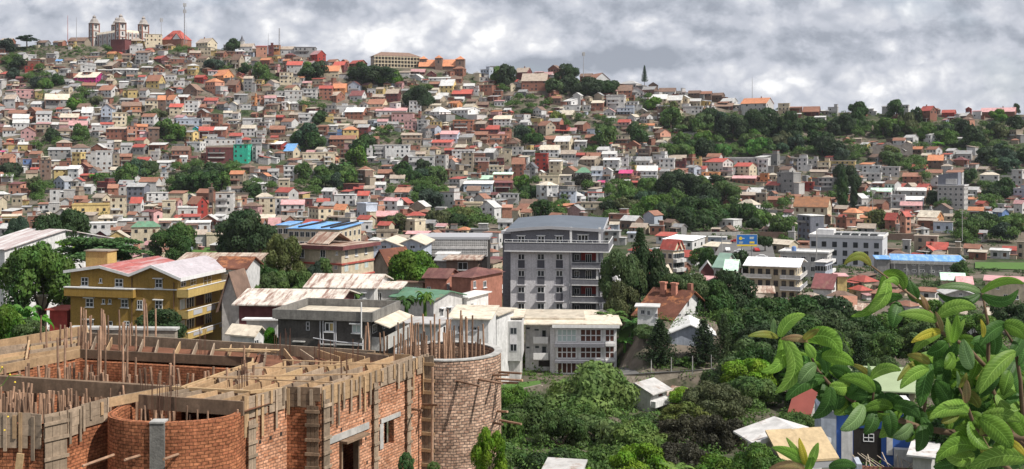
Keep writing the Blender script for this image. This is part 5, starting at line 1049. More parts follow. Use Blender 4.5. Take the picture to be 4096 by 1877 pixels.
xw=fx(222); MB().box(xw,-.02,2.5,W*.9,-b.down,P_[0][1]-1.0).build('service_wing',GREYD,b.e)
MB().box(xw-.3,.2,2.2,W*.9,P_[0][1]-.99,P_[0][1]-.4).build('wing_coping',M['gframe'],b.e)
# ---- modern white house with big windows
b=Bld(D3,690,1215,1225,1340,Y=275*K,yaw=2,name='modern_house',label='modern white three-storey house with large curtained windows below the grey tower',cat='house',W=15)
L,W=b.L,b.W; z=lambda r:b.fr(950,r)[1]; X=lambda p:b.fr(p,1100)[0]
MB().box(0,L,0,W,-b.down-4,z(968)).build('wall',WM['white'],b.e)
for fz0,fz1 in ((1003,1108),(1150,1250),(1290,1380)):
    for a,c,pn in ((708,868,'curtain' if fz0==1003 else 'rcurtain'),(905,1082,'rcurtain'),(1118,1195,'rcurtain')):
        b.win((a,fz0,c,fz1),'f',4 if c-a>100 else 2,2 if fz0<1290 else 1,pane=pn,fw=.16)
for r0,r1 in ((1118,1150),(1262,1285)): b.fbox('dark_canopy',685,r0,1110,r1,-1.1,-.01,GREYD); b.fbox('balcony',1118,r0-2,1200,r1-8,-.8,-.02,WHT)
b.fbox('roof_fascia',662,958,1238,985,-1.0,-.05,WHT)
xl=X(415); zr_=z(960)
m=MB(); m.box(xl,L+.9,-.98,W+1,z(960)-.02,z(960)+.2); m.build('roof',RM['cream'],b.e)
MB().box(xl+.1,L*.5,3.5,W-1,z(960)+.21,z(960)+.5).build('roof_ridge',RM['cream'],b.e)
xa,xb_,xc_=X(430),X(500),X(640)
MB().box(xa,-.02,1.8,W,-b.down-4,z(975)).build('side_wing',WM['white'],b.e); MB().box(X(645),X(690)-.05,.6,1.79,-b.down-4,z(985)).build('buttress_wall',GREYL,b.e)
for r0 in (1075,1215): 
    m=MB(); zz=z(r0); m.box(xb_,X(628),.5,.65,zz-1.1,zz); m.box(xb_,X(628),.66,1.78,zz-1.25,zz-1.1); m.build('balcony',WHT,b.e)
for r in ((510,1000,548,1015),(575,1010,610,1070),(515,1145,550,1165),(575,1150,612,1210),(440,985,472,1003),(440,1150,470,1168)): b.win(r,'f',1,1,y=1.8,frame='gframe')
b.fbox('garage_opening',545,1285,640,1340,1.7,1.78,M['dark'])
# ---- white villa with orange fin left of it
b=Bld(D3,245,400,412,1290,Y=262*K,yaw=3,name='modern_house',label='white rendered house front with orange stair fin, left of the modern curtained house',cat='house',W=10)
L,W=b.L,b.W; z=lambda r:b.fr(300,r)[1]; X=lambda p:b.fr(p,1100)[0]
MB().box(0,L,0,W,z(1275),z(935)).build('wall',WM['white'],b.e); MB().box(0.3,L-.3,.6,W,-12,z(1276)).build('plinth',WM['offwhite'],b.e); b.fbox('orange_fin',150,895,240,1280,-.6,6,WM['terra']); b.fbox('fin_cap',145,885,245,897,-.7,6.1,WM['offwhite'])
b.win((303,990,358,1045),'f',2,1,frame='gframe'); b.win((303,1130,358,1190),'f',2,1,frame='gframe'); b.fbox('grey_panel',300,1048,360,1128,-.05,-.01,GREYL)
x0_=X(-120); MB().box(x0_,X(148),1.5,W,-8,z(920)).build('left_wing',WM['white'],b.e); MB().box(x0_-.5,L+.3,1.2,W+.3,z(918),z(905)).build('roof',RM['cream'],b.e)
b.fbox('terrace_parapet',-100,1030,140,1080,0.4,.6,WM['offwhite'])
# ---- bare concrete house
b=Bld(D2,455,1245,1400,1180,Y=190*K,yaw=12,name='house',label='bare dark grey concrete house with roof parapet, white drainpipes and yellow-curtained window',cat='house',W=9.5)
L,W=b.L,b.W; z=lambda r:b.fr(1000,r)[1]; X=lambda p:b.fr(p,1000)[0]
CD=make_mat('bare_cement_render',(.085,.078,.072),.95,.25,streak=.25,scale=.9,fine=4,bump=6,objvar=0)
MB().box(0,L,0,W,-b.down-3,z(925)).build('wall',CD,b.e)
m=MB(); a,c=-.5,L+.5; z0,z1=z(925),z(845); t=.25
m.box(a,c,-.5,-.5+t,z0,z1); m.box(a,c,W+.5-t,W+.5,z0,z1); m.box(a,a+t,-.5+t,W+.5-t,z0,z1); m.box(c-t,c,-.5+t,W+.5-t,z0,z1); m.box(a+t,c-t,-.5+t,W+.5-t,z0-.1,z0+.02); m.build('parapet',M['concrete'],b.e)
MB().box(a+t+.2,c-t-.2,0,W,z0+.03,z0+.2).build('roof_sheet',RM['cream'],b.e)
b.win((862,948,932,1018),'f',2,1,sill=1,fw=.1); x,zz=b.fr(905,1015); x2,z2=b.fr(930,952); MB().box(x,x2,-.06,-.035,zz,z2).build('yellow_curtain',WM['yellow'],b.e)
b.win((1095,965,1165,1030),'f',2,1,sill=1,fw=.1,pane='curtain',hood=1); b.win((700,940,725,1010),'f',1,2,fw=.1,frame='gframe')
for px in (820,845,940,955): x,_=b.fr(px,1000); MB().tube([(x,-.12,z(928)),(x,-.12,z(1150))],.08).build('drainpipe',M['gframe'],b.e)
x,_=b.fr(1185,1000); MB().tube([(x,-.6,z(760)),(x,-.6,z(1060)),(x,-.12,z(1085)),(x,-.12,z(1180))],.09).build('drainpipe',WHT,b.e)
for (p0,p1,r) in ((590,690,1115),(965,1180,1125),(830,935,1130)): x,_=b.fr(p0,r); x2,_=b.fr(p1,r); MB().box(x,x2,-.5,-.01,z(r+8),z(r)).build('ledge',M['lconcrete'],b.e)
m=MB(); m.tube([(X(760),-.14,z(1085)),(X(830),-.14,z(1095)),(X(1000),-.14,z(1112)),(X(1190),-.14,z(1120))],.08); m.build('waste_pipe',M['gframe'],b.e)
for r in ((1350,930,1380,995),(1265,960,1300,1030)): b.win(r,'s',2,1)
zz=z(1045); m=MB(); m.box(L+.02,L+1.6,.5,W+1,zz-1.9,zz-1.75); m.box(L+1.45,L+1.6,.5,W+1,zz-1.75,zz-.3); m.box(L+.02,L+1.44,.5,.65,zz-1.74,zz-.3); m.build('balcony',M['lconcrete'],b.e); MB().hexa([(L+.51,0,z(935)),(L+2.4,0,z(945)-.5),(L+2.4,W,z(945)-.5),(L+.51,W,z(935)),(L+.51,0,z(935)+.12),(L+2.4,0,z(945)-.38),(L+2.4,W,z(945)-.38),(L+.51,W,z(935)+.12)]).build('awning',RM['cream'],b.e)
# ---- terracotta house
b=mid(D2,1945,2110,2290,475,560,860,290,'h','terra','maroon','terracotta two-storey house with dark maroon hipped roof, left beside the grey tower','villa',sw=[(2130,590,2150,645),(2215,590,2240,640),(2120,800,2150,850),(2215,790,2240,840)],yaw=30,W=11,rmat=make_mat('dark_maroon_sheet',(.13,.055,.05),.7,.3,rust=.5,rustcol=(.2,.1,.08),corr=3,fine=2),sill=1,nx=2)
m=MB(); 
b2=mid(D2,1715,1900,1945,490,565,820,296,'g','terra','maroon','smaller terracotta wing with maroon roof and dark front, joined left of the terracotta house','house',fw=[(1735,640,1765,690)],sw=[(1905,610,1925,680)],yaw=15,W=7,rmat=bpy.data.materials['dark_maroon_sheet'])
mid(D2,1485,1700,1715,585,605,700,300,'s','tanw','brown','low brown lean-to under a tan tin roof left of the terracotta house','shed','shed',fw=[(1620,640,1660,690)],pane='dark',yaw=5,W=6)
mid(D2,1900,2170,2300,380,410,500,330,'p','brown','tan','wide brown house with flat tan tin roof left behind the terracotta house','house',fw=[(2000,430,2080,490)],pane='dark',yaw=4,W=9,o=.8,rmat=SHEET2)
mid(D2,1815,1900,1950,370,410,500,345,'g','grey','grey','grey gabled shed between green tree and brown tin-roofed house','shed','shed',yaw=20)
# ---- white house under patched roofs
mid(D2,700,1280,1300,575,650,790,262,'g','offwhite','white','long white house under a rust-patched sheet roof with a small dormer','house',fw=[(855,685,890,715),(1145,705,1165,740),(1185,698,1205,735)],yaw=6,W=12,rmat=SHEET,hood=1)
mid(D2,1285,1490,1500,635,660,780,266,'s','offwhite','cream','white lean-to with rusty cream roof right of the patched-roof house','shed','shed',yaw=4,W=6,rmat=SHEET,fw=[(1310,690,1345,760)],pane='dark')
mid(D2,120,935,960,672,795,990,225,'g','maroon','tan','broad low shed, dark red walls under a huge patched sheet roof','warehouse','warehouse',yaw=5,W=12,rmat=SHEET,srange=(.1,.25),o=.8)
mid(D2,185,450,455,905,925,990,213,'p','offwhite','white','white boundary wall block stepping down before the dark red shed','wall','wall',yaw=3,W=.6)
mid(D2,45,250,330,985,1045,1120,205,'g','white','cream','little white outbuilding with cream gable roof left of the bare concrete house','shed','shed',yaw=25,sw=[(250,1095,285,1125)],ratio=.6)
# ---- green-roofed white house
mid(D2,1440,1790,1960,690,755,950,258,'g','offwhite','green','white house with green gabled roof behind the palms','house',sw=[(1845,830,1870,890),(1905,820,1935,885)],yaw=33,W=8,hood=1)
mid(D2,1965,2075,2165,725,735,880,268,'p','white','white','white flat annex with large dark opening right of the green-roofed house','house',fw=[(1980,800,2020,890)],sw=[(2040,800,2055,850),(2110,780,2130,830)],pane='dark',yaw=25,W=8)
mid(D2,1500,1830,1850,945,965,1150,215,'p','white','offwhite','white garden wall block behind the scaffold poles of the round tower','wall','wall',yaw=12,W=5)
mid(D2,1930,2260,2300,880,920,1100,232,'s','white','cream','low white house with pale sheet roof, just behind the round tower poles','house',fw=[(2000,975,2030,1030),(2115,985,2160,1010)],yaw=6,W=9,frame='gframe')
mid(D2,2190,2330,2400,860,890,960,255,'p','white','cream','cream-roofed low white wing beside the terracotta house foot','house',yaw=20,W=8)
# ---- brown gable roof house, double gabled white house, grid block, blue roof block
mid(D2,1250,1420,1530,330,490,590,330,'f','tanw','rust','tan house with steep brown tiled gable, between cream villa and green tree','house',yaw=32,W=8,rmat=TILE,srange=(.3,.9))
for i,(a,c,t,e) in enumerate(((1255,1500,240,285),(1500,1700,228,270))):
    mid(D2,a,c,c+8,t,e,360,385+i*2,'f','bluew','cream',('left' if i==0 else 'right')+' half of the white double-gabled house with blue-white walls','house',fw=[(a+35,290,a+52,312),(a+90,285,a+130,308),(a+170,280,a+186,305)],yaw=4,W=14,rmat=RM['cream'],sill=0,o=.8)
b=Bld(D2,1735,2250,2260,400,Y=410*K,yaw=2,name='office_block',label='long low grey block with a white lattice grid front, left behind the grey tower',cat='office block',W=14)
b.walls(b.zr(232),M['dark']); b.roof('p',b.zr(232),0,M['gframe'],o=.6,th=.6); H=b.zr(232)
m=MB(); nn=30
for i in range(nn+1): m.box(b.L*i/nn-.14,b.L*i/nn+.14,-.5,-.01,b.zr(375),H)
for i in range(8): zz=b.zr(375)+(H-b.zr(375))*i/7; m.box(0,b.L,-.45,-.02,zz-.12,zz+.12)
zz=(H+b.zr(375))/2; m.box(0,b.L,-.6,-.03,zz-.3,zz+.3); m.build('sunscreen_grid',WM['offwhite'],b.e)
MB().box(-4,-.02,0,14,-5,H+.5).build('end_wall',WM['offwhite'],b.e)
mid(D2,1820,1990,2000,355,362,390,370,'p','white','white','small bright white shed roof before the lattice-grid block','shed','shed',yaw=3,W=5)
b=mid(D2,545,975,1258,105,148,260,475,'s','cream','blue','long cream block with bright blue sheet roof and pink end wing','school_building','school',yaw=16,W=16,rmat=TARP,auto=None,o=.6,srange=(.1,.2))
H=b.H
def wrow(b,n,face,z,w=1.2,h=1.4,frame='frame',pane='glass',y=0,u0=0,u1=None):
    ln=b.L if face=='f' else b.W; u1=u1 or ln; fm_=MB(); pm=MB(); sx=-1 if b.left else 1
    if face=='f': fm_.box(-w/2-.1,w/2+.1,-.08,-.01,-.1,h+.1); pm.box(-w/2,-.04,-.11,-.02,0,h); pm.box(.04,w/2,-.11,-.02,0,h)
    else: fm_.box(.01*sx,.08*sx,-w/2-.1,w/2+.1,-.1,h+.1); pm.box(.02*sx,.11*sx,-w/2,-.04,0,h); pm.box(.02*sx,.11*sx,.04,w/2,0,h)
    o1=fm_.build('window',M[frame]); o2=pm.build('pane',M[pane]); a,c=o1.data,o2.data; bpy.data.objects.remove(o1); bpy.data.objects.remove(o2)
    for i in range(n):
        u=u0+(u1-u0)*(i+.5)/n; w_=link('window',a,b.e,(u,y,z) if face=='f' else ((0 if b.left else b.L),u,z)); link('pane',c,w_)
for z_ in (H-2.3,H-5.2): wrow(b,9,'f',z_); wrow(b,5,'s',z_)
for t in (.16,.62,.8): MB().hexa([(b.L*t,1,H+.3),(b.L*t+.5,1,H+.3),(b.L*t+3.,b.W-1,b.zrr+.4),(b.L*t+2.5,b.W-1,b.zrr+.4),(b.L*t,1,H+.7),(b.L*t+.5,1,H+.7),(b.L*t+3.,b.W-1,b.zrr+.8),(b.L*t+2.5,b.W-1,b.zrr+.8)]).build('roof_vent',M['dark'],b.e)
b=mid(D2,452,545,555,90,112,260,482,'s','cream','blue','short cream wing with blue roof at the left end of the blue-roofed block','school_building','school',yaw=12,W=9,rmat=TARP); wrow(b,2,'f',b.H-2.4,pane='glass'); wrow(b,2,'f',b.H-5.3)
# ---- tiled white gable villa
b=mid(D3,1390,1690,2015,695,905,960,285,'g','white','rust','old white villa with broad brown clay-tile roof, brick chimneys and white gable','villa',yaw=40,rmat=TILE,srange=(.3,.85),o=.8)
L,W,H,zr=b.L,b.W,b.H,b.zrr
b.win((1820,755,1835,805),'s',1,1,pane='dark',frame='gframe')
for r in ((1728,875,1765,890),(1798,870,1835,885),(1868,865,1900,880)): b.win(r,'s',1,1,pane='dark',frame='gframe')
for t in (.3,.62): MB().box(L*t-.5,L*t+.5,W/2-1.6,W/2-.9,zr-2.2,zr+1.2).box(L*t-.65,L*t+.65,W/2-1.75,W/2-.75,zr+1.2,zr+1.5).build('chimney',WM['terra'],b.e)
MB().box(L-1.2,L-.4,W/2+.6,W/2+1.4,zr-1,zr+1.3).build('chimney',WM['brick'],b.e)
m=MB(); m.hexa([(L+.02,-2,H-1.2),(L+4,-2,H-2.4),(L+4,W+1,H-2.4),(L+.02,W+1,H-1.2),(L+.02,-2,H-1.0),(L+4,-2,H-2.2),(L+4,W+1,H-2.2),(L+.02,W+1,H-1.0)]).build('veranda_roof',RM['orange'],b.e)
MB().box(L+.1,L+3.4,0,W,-b.down,H-2.45).build('veranda_wall',WM['white'],b.e)
mid(D3,1395,1560,1570,800,815,900,275,'p','white','white','white flat annex with small windows under the clay-tile villa','house',fw=[(1425,840,1455,870),(1480,845,1500,880),(1545,870,1565,900)],frame='gframe',yaw=10,W=3)
# ---- ivory apartment house with red dormer gables
b=mid(D3,1600,1700,1930,250,330,640,500,'p','cream','white','ivory apartment house with twin red-roofed gables and stacked balconies','apartment_house','apartment block',yaw=44,o=.4,parapet=.0,rmat=RM['white'])
L,W,H=b.L,b.W,b.H
for k in range(4):
    wrow(b,2,'f',H-2.4-k*2.9); wrow(b,5,'s',H-2.4-k*2.9)
    for u in (W*.28,W*.66): MB().box(L+.02,L+1.3,u-1.5,u+1.5,H-3.6-k*2.9,H-2.6-k*2.9).build('balcony',WM['white'],b.e)
for u in (W*.3,W*.62):
    m=MB(); m.face([(L+.3,u-1.7,H+.2),(L+.3,u+1.7,H+.2),(L+.3,u,H+2.9)]); m.build('gable_wall',WM['cream'],b.e)
    m=MB(); 
    for sg in(-1,1): m.hexa([(L+.7,u,H+3.1),(L+.7,u+sg*1.9,H+.1),(L-5,u+sg*1.9,H+.1),(L-5,u,H+3.1),(L+.7,u,H+3.3),(L+.7,u+sg*2.1,H+.2),(L-5,u+sg*2.1,H+.2),(L-5,u,H+3.3)])
    m.build('red_gable_roof',RM['red'],b.e)
mid(D3,1590,1640,1700,445,520,630,480,'f','white','cream','narrow white gable-fronted house at the foot of the ivory apartment house','house',fw=[(1655-20,560,1670-20,590)],yaw=20,W=7,srange=(.5,1.))
mid(D3,2050,2130,2230,415,470,600,480,'g','offwhite','mint','pale house with muted green gabled roof and timber bargeboards','house',yaw=40,W=9,rmat=make_mat('muted_green_sheet',(.25,.37,.3),.6,.15,corr=3),srange=(.4,.8),fw=[(2065,490,2085,520)])
mid(D3,1990,2070,2080,420,425,470,540,'p','salmon','white','orange rail-fenced wall end near the valley street','wall','wall',yaw=5,W=1)
mid(D3,1965,2040,2060,570,590,640,440,'g','pink','pink','small pink-roofed house between hedge and muted green roof','house',yaw=20,W=7)
mid(D3,1940,2050,2060,430,500,600,485,'f','maroon','white','steep white-edged maroon gable right of the ivory apartment house','house',yaw=10,W=8,srange=(.5,1.1))
# ---- low roofs in the valley, white apartment building
b=Bld(D4,845,1250,1435,370,Y=430*K,yaw=22,name='apartment_building',label='white four-storey apartment building with glaring pale roof and railed balconies',cat='apartment block',W=14)
L,W=b.L,b.W; H=b.zr(150)
b.walls(H,WM['cream']); m=MB(); m.hexa([(-1.3,-1.3,H),(L+1.3,-1.3,H),(L+1.3,W/2,H+1.6),(-1.3,W/2,H+1.6),(-1.3,-1.3,H+.2),(L+1.3,-1.3,H+.2),(L+1.3,W/2,H+1.8),(-1.3,W/2,H+1.8)]); m.hexa([(-1.3,W/2,H+1.6),(L+1.3,W/2,H+1.6),(L+1.3,W+1.3,H),(-1.3,W+1.3,H),(-1.3,W/2,H+1.8),(L+1.3,W/2,H+1.8),(L+1.3,W+1.3,H+.2),(-1.3,W+1.3,H+.2)]); m.build('roof',RM['bright'],b.e)
m=MB(); m.face([(L,0,H),(L,W,H),(L,W/2,H+1.55)]); m.build('gable_wall',WM['white'],b.e)
for k in range(4):
    zz=H-3.-k*3
    wrow(b,6,'f',zz+.8,w=1.,frame='shutter'); wrow(b,4,'s',zz+.8,w=1.1)
    m=MB(); m.box(-1.2,L*.5,-1.4,-.02,zz-.12,zz+.08); m.box(L*.68,L+1.4,-1.4,-.02,zz-.12,zz+.08); m.box(L+.02,L+1.4,0,W,zz-.12,zz+.08); bo=m.build('balcony',WHT,b.e)
    m=MB(); m.box(-1.2,L*.5,-1.38,-1.3,zz+.1,zz+1.0); m.box(L*.68,L+1.4,-1.38,-1.3,zz+.1,zz+1.0); m.box(L+1.3,L+1.38,-1.25,W,zz+.1,zz+1.0); m.build('railing',WM['offwhite'] if k==0 else M['gframe'],bo)
# ---- white hotel
b=Bld(C8,395,1080,1268,960,Y=573*K,yaw=24,name='hotel_building',label='largest white slab block in the valley, four rows of dark square windows, bright end wall',cat='hotel',W=20)
L,W=b.L,b.W; H=b.zr(605); HT=make_mat('white_render',(.52,.53,.56),.9,.05,streak=.1,objvar=0)
b.walls(H,HT); b.roof('p',H,H,WHT,o=.35,parapet=1.0)
for k in range(4):
    for j in range(7):
        x,_=b.fr(430+j*99,620)
        MB().box(-.8,.8,-.08,.0,0,1.9).build('window',M['glass'],b.e).location=(x,0,H-3.4-k*3.05)
for k in range(3):
    for u in (W*.35,W*.6): MB().box(.0,.08,-.45,.45,0,1.7).build('window',M['glass'],b.e).location=(L,u,H-6.2-k*3.)
MB().box(2,8,3,9,H+.1,H+2.6).build('roof_hut',WHT,b.e)
for k in range(5): MB().box(L*.3+k*3.2,L*.3+k*3.2+2.6,4,9,H+.6,H+1.2).build('solar_heater',M['glass'],b.e)
# ---- white terrace buildings before the hotel
b=mid(C8,115,560,640,700,745,950,500,'p','offwhite','white','white flat-roofed office building stepping down before the white hotel, blue tank on top','office_building','office',yaw=24,W=11,parapet=.5); 
for k in range(3): wrow(b,5,'f',b.H-2.6-k*3); wrow(b,3,'s',b.H-2.6-k*3)
for k in range(3): MB().box(b.L+.02,b.L+1.2,1,b.W,b.H-3.3-k*3,b.H-2.4-k*3).build('balcony',WHT,b.e)
MB().lathe([(.7,0),(.75,.3),(.75,1.3),(.3,1.6)],(b.L*.25,4,b.H+.1),10).build('water_tank',WM['blue'],b.e)
b=mid(C8,450,540,640,790,830,960,470,'p','bluew','offwhite','pale blue annex with slim windows right behind the white apartment building','house',yaw=30,W=9); wrow(b,3,'f',b.H-2.4); wrow(b,4,'s',b.H-2.4); wrow(b,4,'s',b.H-5)
# ---- grey concrete block with blue sheet roof
b=Bld(C8,1160,1860,1895,1010,Y=520*K,yaw=17,name='concrete_block_building',label='long raw grey concrete building with bright blue sheet roof behind the foreground leaves',cat='building',W=13)
L,W=b.L,b.W; H=b.zr(828); b.walls(H,WM['grey'])
zb2=b.zr(775,W); m=MB(); m.hexa([(0,.3,H+.05),(L,.3,H+.05),(L,W,max(zb2,H+1)),(0,W,max(zb2,H+1)),(0,.3,H+.2),(L,.3,H+.2),(L,W,max(zb2,H+1)+.15),(0,W,max(zb2,H+1)+.15)]).build('roof',TARP,b.e)
m=MB(); m.box(-.3,0,-.2,W,H-1,H+.8); m.box(L,L+.3,-.2,W,H-1,H+.8); m.box(0.01,L-.01,-.3,-.01,H-.9,H+.0).build('parapet',M['lconcrete'],b.e)
for r in ((1360,838,1395,852),(1435,838,1475,852),(1525,838,1560,852),(1285,885,1320,908),(1360,895,1398,918),(1435,895,1475,918),(1530,900,1570,922),(1615,905,1650,925),(1700,895,1738,912),(1285,955,1320,978),(1430,968,1480,988),(1520,960,1560,980)): b.win(r,'f',2,1,fw=.14,frame='frame')
for k in range(6): x=L*(k+.3)/6; MB().box(x-.2,x+.2,-.18,-.01,-b.down,H-.95).build('pilaster',M['lconcrete'],b.e)
mid(C8,1030,1150,1165,775,800,1000,528,'s','grey','blue','short grey lean-to with blue roof left of the raw concrete building','shed','shed',yaw=12,W=8,rmat=TARP)
# ---- yellow chapel with orange roof
b=mid(C8,245,560,620,210,300,470,None,'g','cream','orange','pale yellow chapel-like hall with long orange-brown roof and lit gable','chapel','chapel',yaw=30,W=9,srange=(.5,1.2),rmat=make_mat('orange_tile',(.36,.17,.09),.8,.2,rust=.5,rustcol=(.25,.14,.09)))
for u in(.1,.35,.6,.85): MB().box(-.6,.6,-.08,0,0,1.9).build('window',M['shutter'],b.e).location=(b.L*u,0,b.H-3)
for u in(.35,.65): MB().box(0,.08,-.4,.4,0,2.6).build('window',M['shutter'],b.e).location=(b.L,b.W*u,b.H-2)
for u in (.2,.5,.8): MB().box(-.35,.35,-.35,.35,-.8,1.0).build('chimney',WM['brick'],b.e).location=(b.L*u,b.W/2,b.zrr)
mid(C8,200,245,250,245,300,375,None,'g','brick','brown','small brick wing joined to the left of the yellow chapel','house',yaw=25)
# ---- grey stepped apartment block at right
b=mid(C4,1600,1860,1960,1040,1110,1320,640,'p','grey','white','grey stepped apartment block, upper right','x') if False else None
b=Bld(C4,1600,1850,1960,1290,Y=None,yaw=32,name='apartment_block',label='grey stepped apartment block with white balcony bands and slanted slate penthouse at the right',cat='apartment block',W=14)
H=b.zr(1050); L,W=b.L,b.W; b.walls(H,WM['offwhite']); b.roof('p',H,H,WHT,o=.4,parapet=.7)
for k in range(4): wrow(b,5,'f',H-2.6-k*3.1); wrow(b,3,'s',H-2.6-k*3.1)
MB().hexa([(0,2,H+.1),(L*.75,2,H+.1),(L*.75,W-2,H+.1),(0,W-2,H+.1),(0,2,H+6.5),(L*.75,2,H+8),(L*.75,W-2,H+8),(0,W-2,H+6.5)]).build('penthouse',WM['slate'],b.e)
MB().box(L*.3,L*.72,1.2,1.98,H+1.0,H+4.2).build('penthouse_bay',WM['white'],b.e)
# ---- left: white roof at edge, red tin house, etc.
mid(D1,-260,40,190,240,320,600,330,'g','white','white','big white-roofed hall cut by the left edge behind the dark conifers','warehouse','warehouse',yaw=25,W=30,rmat=make_mat('white_sheet_roof',(.6,.58,.57),.6,.12,rust=.7,rustcol=(.4,.3,.29),corr=3),srange=(.1,.4))
mid(D1,1480,2160,2197,370,470,500,285,'g','tanw','tan','long rusty corrugated roof behind the ochre house','warehouse','warehouse',yaw=4,W=16,rmat=SHEET2,srange=(.1,.5))
mid(D1,1840,2105,2130,415,480,620,262,'g','white','maroon','white house with faded shop sign and brown roof right of the ochre house','house',fw=[(1930,495,2000,525)],frame='frame',pane='curtain',yaw=6,W=7,srange=(.2,.5),rmat=TILE)
mid(D1,1905,2050,2056,520,745,1000,251,'f','offwhite','brown','steep white gable with dark timber eaves wedged beside the ochre house balconies','house',yaw=8,W=5,srange=(.7,1.5),o=.7,rmat=RM['brown'])
mid(D1,425,575,580,820,840,960,250,'p','red','red','bright red tin-clad shed between banana plants and the ochre house','shed','shed',yaw=5,W=4)
mid(D1,310,370,420,700,725,860,262,'p','cream','cream','cream wall fragment seen behind the banana plants at left','wall','wall',yaw=10,W=1)
mid(D1,520,600,605,690,710,830,262,'p','white','white','white gatepost wall left of the ochre house','wall','wall',yaw=5,W=1)
# ---- bottom centre & right houses
b=mid(D7,1085,1270,1430,470,560,680,235,'g','white','white','little white house with pale sloping roof among the trees','house',yaw=38,W=7.5,sw=[(1335,560,1370,585)],fw=[(1150,512,1162,532),(1175,518,1187,540)],rmat=RM['white'],srange=(.15,.4),frame='gframe') if False else None
b=Bld(D7,1090,1270,1425,690,Y=235*K,yaw=40,left=False,name='house',label='little white house with pale sloping roof standing among the trees below the stone wall',cat='house',W=4.5)
L,W=b.L,b.W; H=b.zr(565); m=MB(); d=-b.down; zt_=H+1.15
m.face([(0,0,d),(L,0,d),(L,0,H),(L*.35,0,zt_),(0,0,zt_-.5)]); m.face([(L,0,d),(L,W,d),(L,W,H),(L,0,H)]); m.face([(0,W,d),(0,W,zt_-.5),(L*.35,W,zt_),(L,W,H),(L,W,d)]); m.face([(0,0,d),(0,0,zt_-.5),(0,W,zt_-.5),(0,W,d)]); m.build('wall',WM['white'],b.e)
prof_roof(b,[(-.5,zt_-.65),(L*.35,zt_+.03),(L+.7,H-.1)],-.4,W+.4,.15,RM['offwhite'])
for r in ((1150,512,1162,535),(1175,518,1188,542)): b.win(r,'f',1,1,frame='gframe')
b.win((1335,562,1370,585),'s',1,1,pane='rcurtain',frame='gframe'); b.sbox('parapet',1275,600,1425,650,.02,.8,WM['white'])
mid(D7,1400,1560,1640,545,600,650,240,'g','brick','tan','tan-roofed open shed right of the little white house','shed','shed',yaw=35,W=6,rmat=SHEET2)
# ---- cream canopy house, blue house, green roof (lower right)
b=Bld(D8,75,200,520,1230,Y=150*K,yaw=12,left=True,name='house',label='white house with cream awning canopy over its terrace, left of the blue house',cat='house',W=3.2)
L,W=b.L,b.W; H=b.zr(1030)
b.walls(H,WM['white']); prof_roof(b,[(-1.2,H-.1),(L*.5,H+1.1),(L+.6,H-.1)],-.6,W+.6,.16,RM['offwhite'],fascia=WHT)
z1=b.zr(1050); z0=b.zr(965); m=MB(); m.hexa([(0,-4,z1-.6),(L-.4,-4,z1-.6),(L-.4,-.65,z0-.1),(0,-.65,z0-.1),(0,-4,z1-.4),(L-.4,-4,z1-.4),(L-.4,-.65,z0+.1),(0,-.65,z0+.1)]).build('awning',make_mat('cream_awning',(.46,.35,.21),.8,.12,fine=2,objvar=0),b.e)
for x in (0.1,L-.5): MB().box(x-.06,x+.06,-3.9,-3.78,-b.down,z1-.6).build('post',M['shutter'],b.e)
m=MB(); m.box(0,L-.4,-3.95,-3.85,z1-1.2,z1-.62).build('awning_rail',M['gframe'],b.e)
for r in ((250,1100,300,1180),(350,1100,430,1180)): b.win(r,'f',2,1,frame='gframe')
BLUE=make_mat('bright_blue_render',(.06,.15,.48),.8,.1,streak=.12,objvar=0)
b=Bld(D8,515,1010,1130,1180,Y=165*K,yaw=10,name='house',label='bright blue and white house with long outside stair wall, bottom right behind the leaves',cat='house',W=6)
L,W=b.L,b.W; H=b.zr(880); X=lambda p:b.fr(p,1000)[0]; z=lambda r:b.fr(800,r)[1]
MB().box(X(600),L,0,W,-b.down-3,H).build('wall',BLUE,b.e); MB().box(X(560),L+.5,-.5,W+.5,H+.01,H+.4).build('roof',WHT,b.e)
MB().hexa([(X(515),-.3,-6),(X(600)-.05,-.3,-6),(X(600)-.05,W,-6),(X(515),W,-6),(X(515),-.3,z(890)),(X(600)-.05,-.3,z(800)),(X(600)-.05,W,z(800)),(X(515),W,z(890))]).build('stair_wall',WM['bluew'],b.e)
b.fbox('opening',690,960,840,1150,-.03,-.01,M['dark']); b.win((745,990,800,1030),'f',2,2,frame='frame')
b.fbox('white_panel',625,960,685,1180,-.25,-.01,WM['white']); b.fbox('white_column',868,950,900,1100,-.3,-.01,WM['white']); b.fbox('white_wall',905,1060,1010,1180,-1.2,-.31,WM['white'])
x0,zz=b.fr(710,1180); x1,_=b.fr(1020,1180); z1=z(1120)
m=MB(); m.box(x0,x1,-3.2,-3.0,-6,z1).build('brick_terrace_wall',WM['brick'],b.e)
for k in range(14): 
    xx=x0+(x1-x0)*k/13; MB().bar((xx,-3.3,z1+.05),(xx+rnd.uniform(-1.5,1.5),-.6,z1+rnd.uniform(.3,.9)),.09,.04).build('timber_plank',WM['tanw'],b.e)
MB().box(x0-.5,x0+.0,-3.6,-1,-6,z1+.3).box(x0,x1+.5,-3.6,-3.3,-6,z1-.4).build('terrace_parapet',WM['bluew'],b.e)
mid(D8,1010,1110,1150,1095,1120,1180,150,'p','offwhite','offwhite','low white outbuilding right of the blue house terrace','shed','shed',yaw=25,W=5)
b=mid(D8,720,1020,1130,650,750,900,215,'g','cream','mint','broad house under a pale green sheet roof half hidden by the big leaves','house',yaw=12,W=9,rmat=make_mat('pale_green_sheet',(.33,.4,.24),.6,.1,corr=2.5),srange=(.2,.6),o=1.,fw=[(925,770,990,800)],frame='gframe')
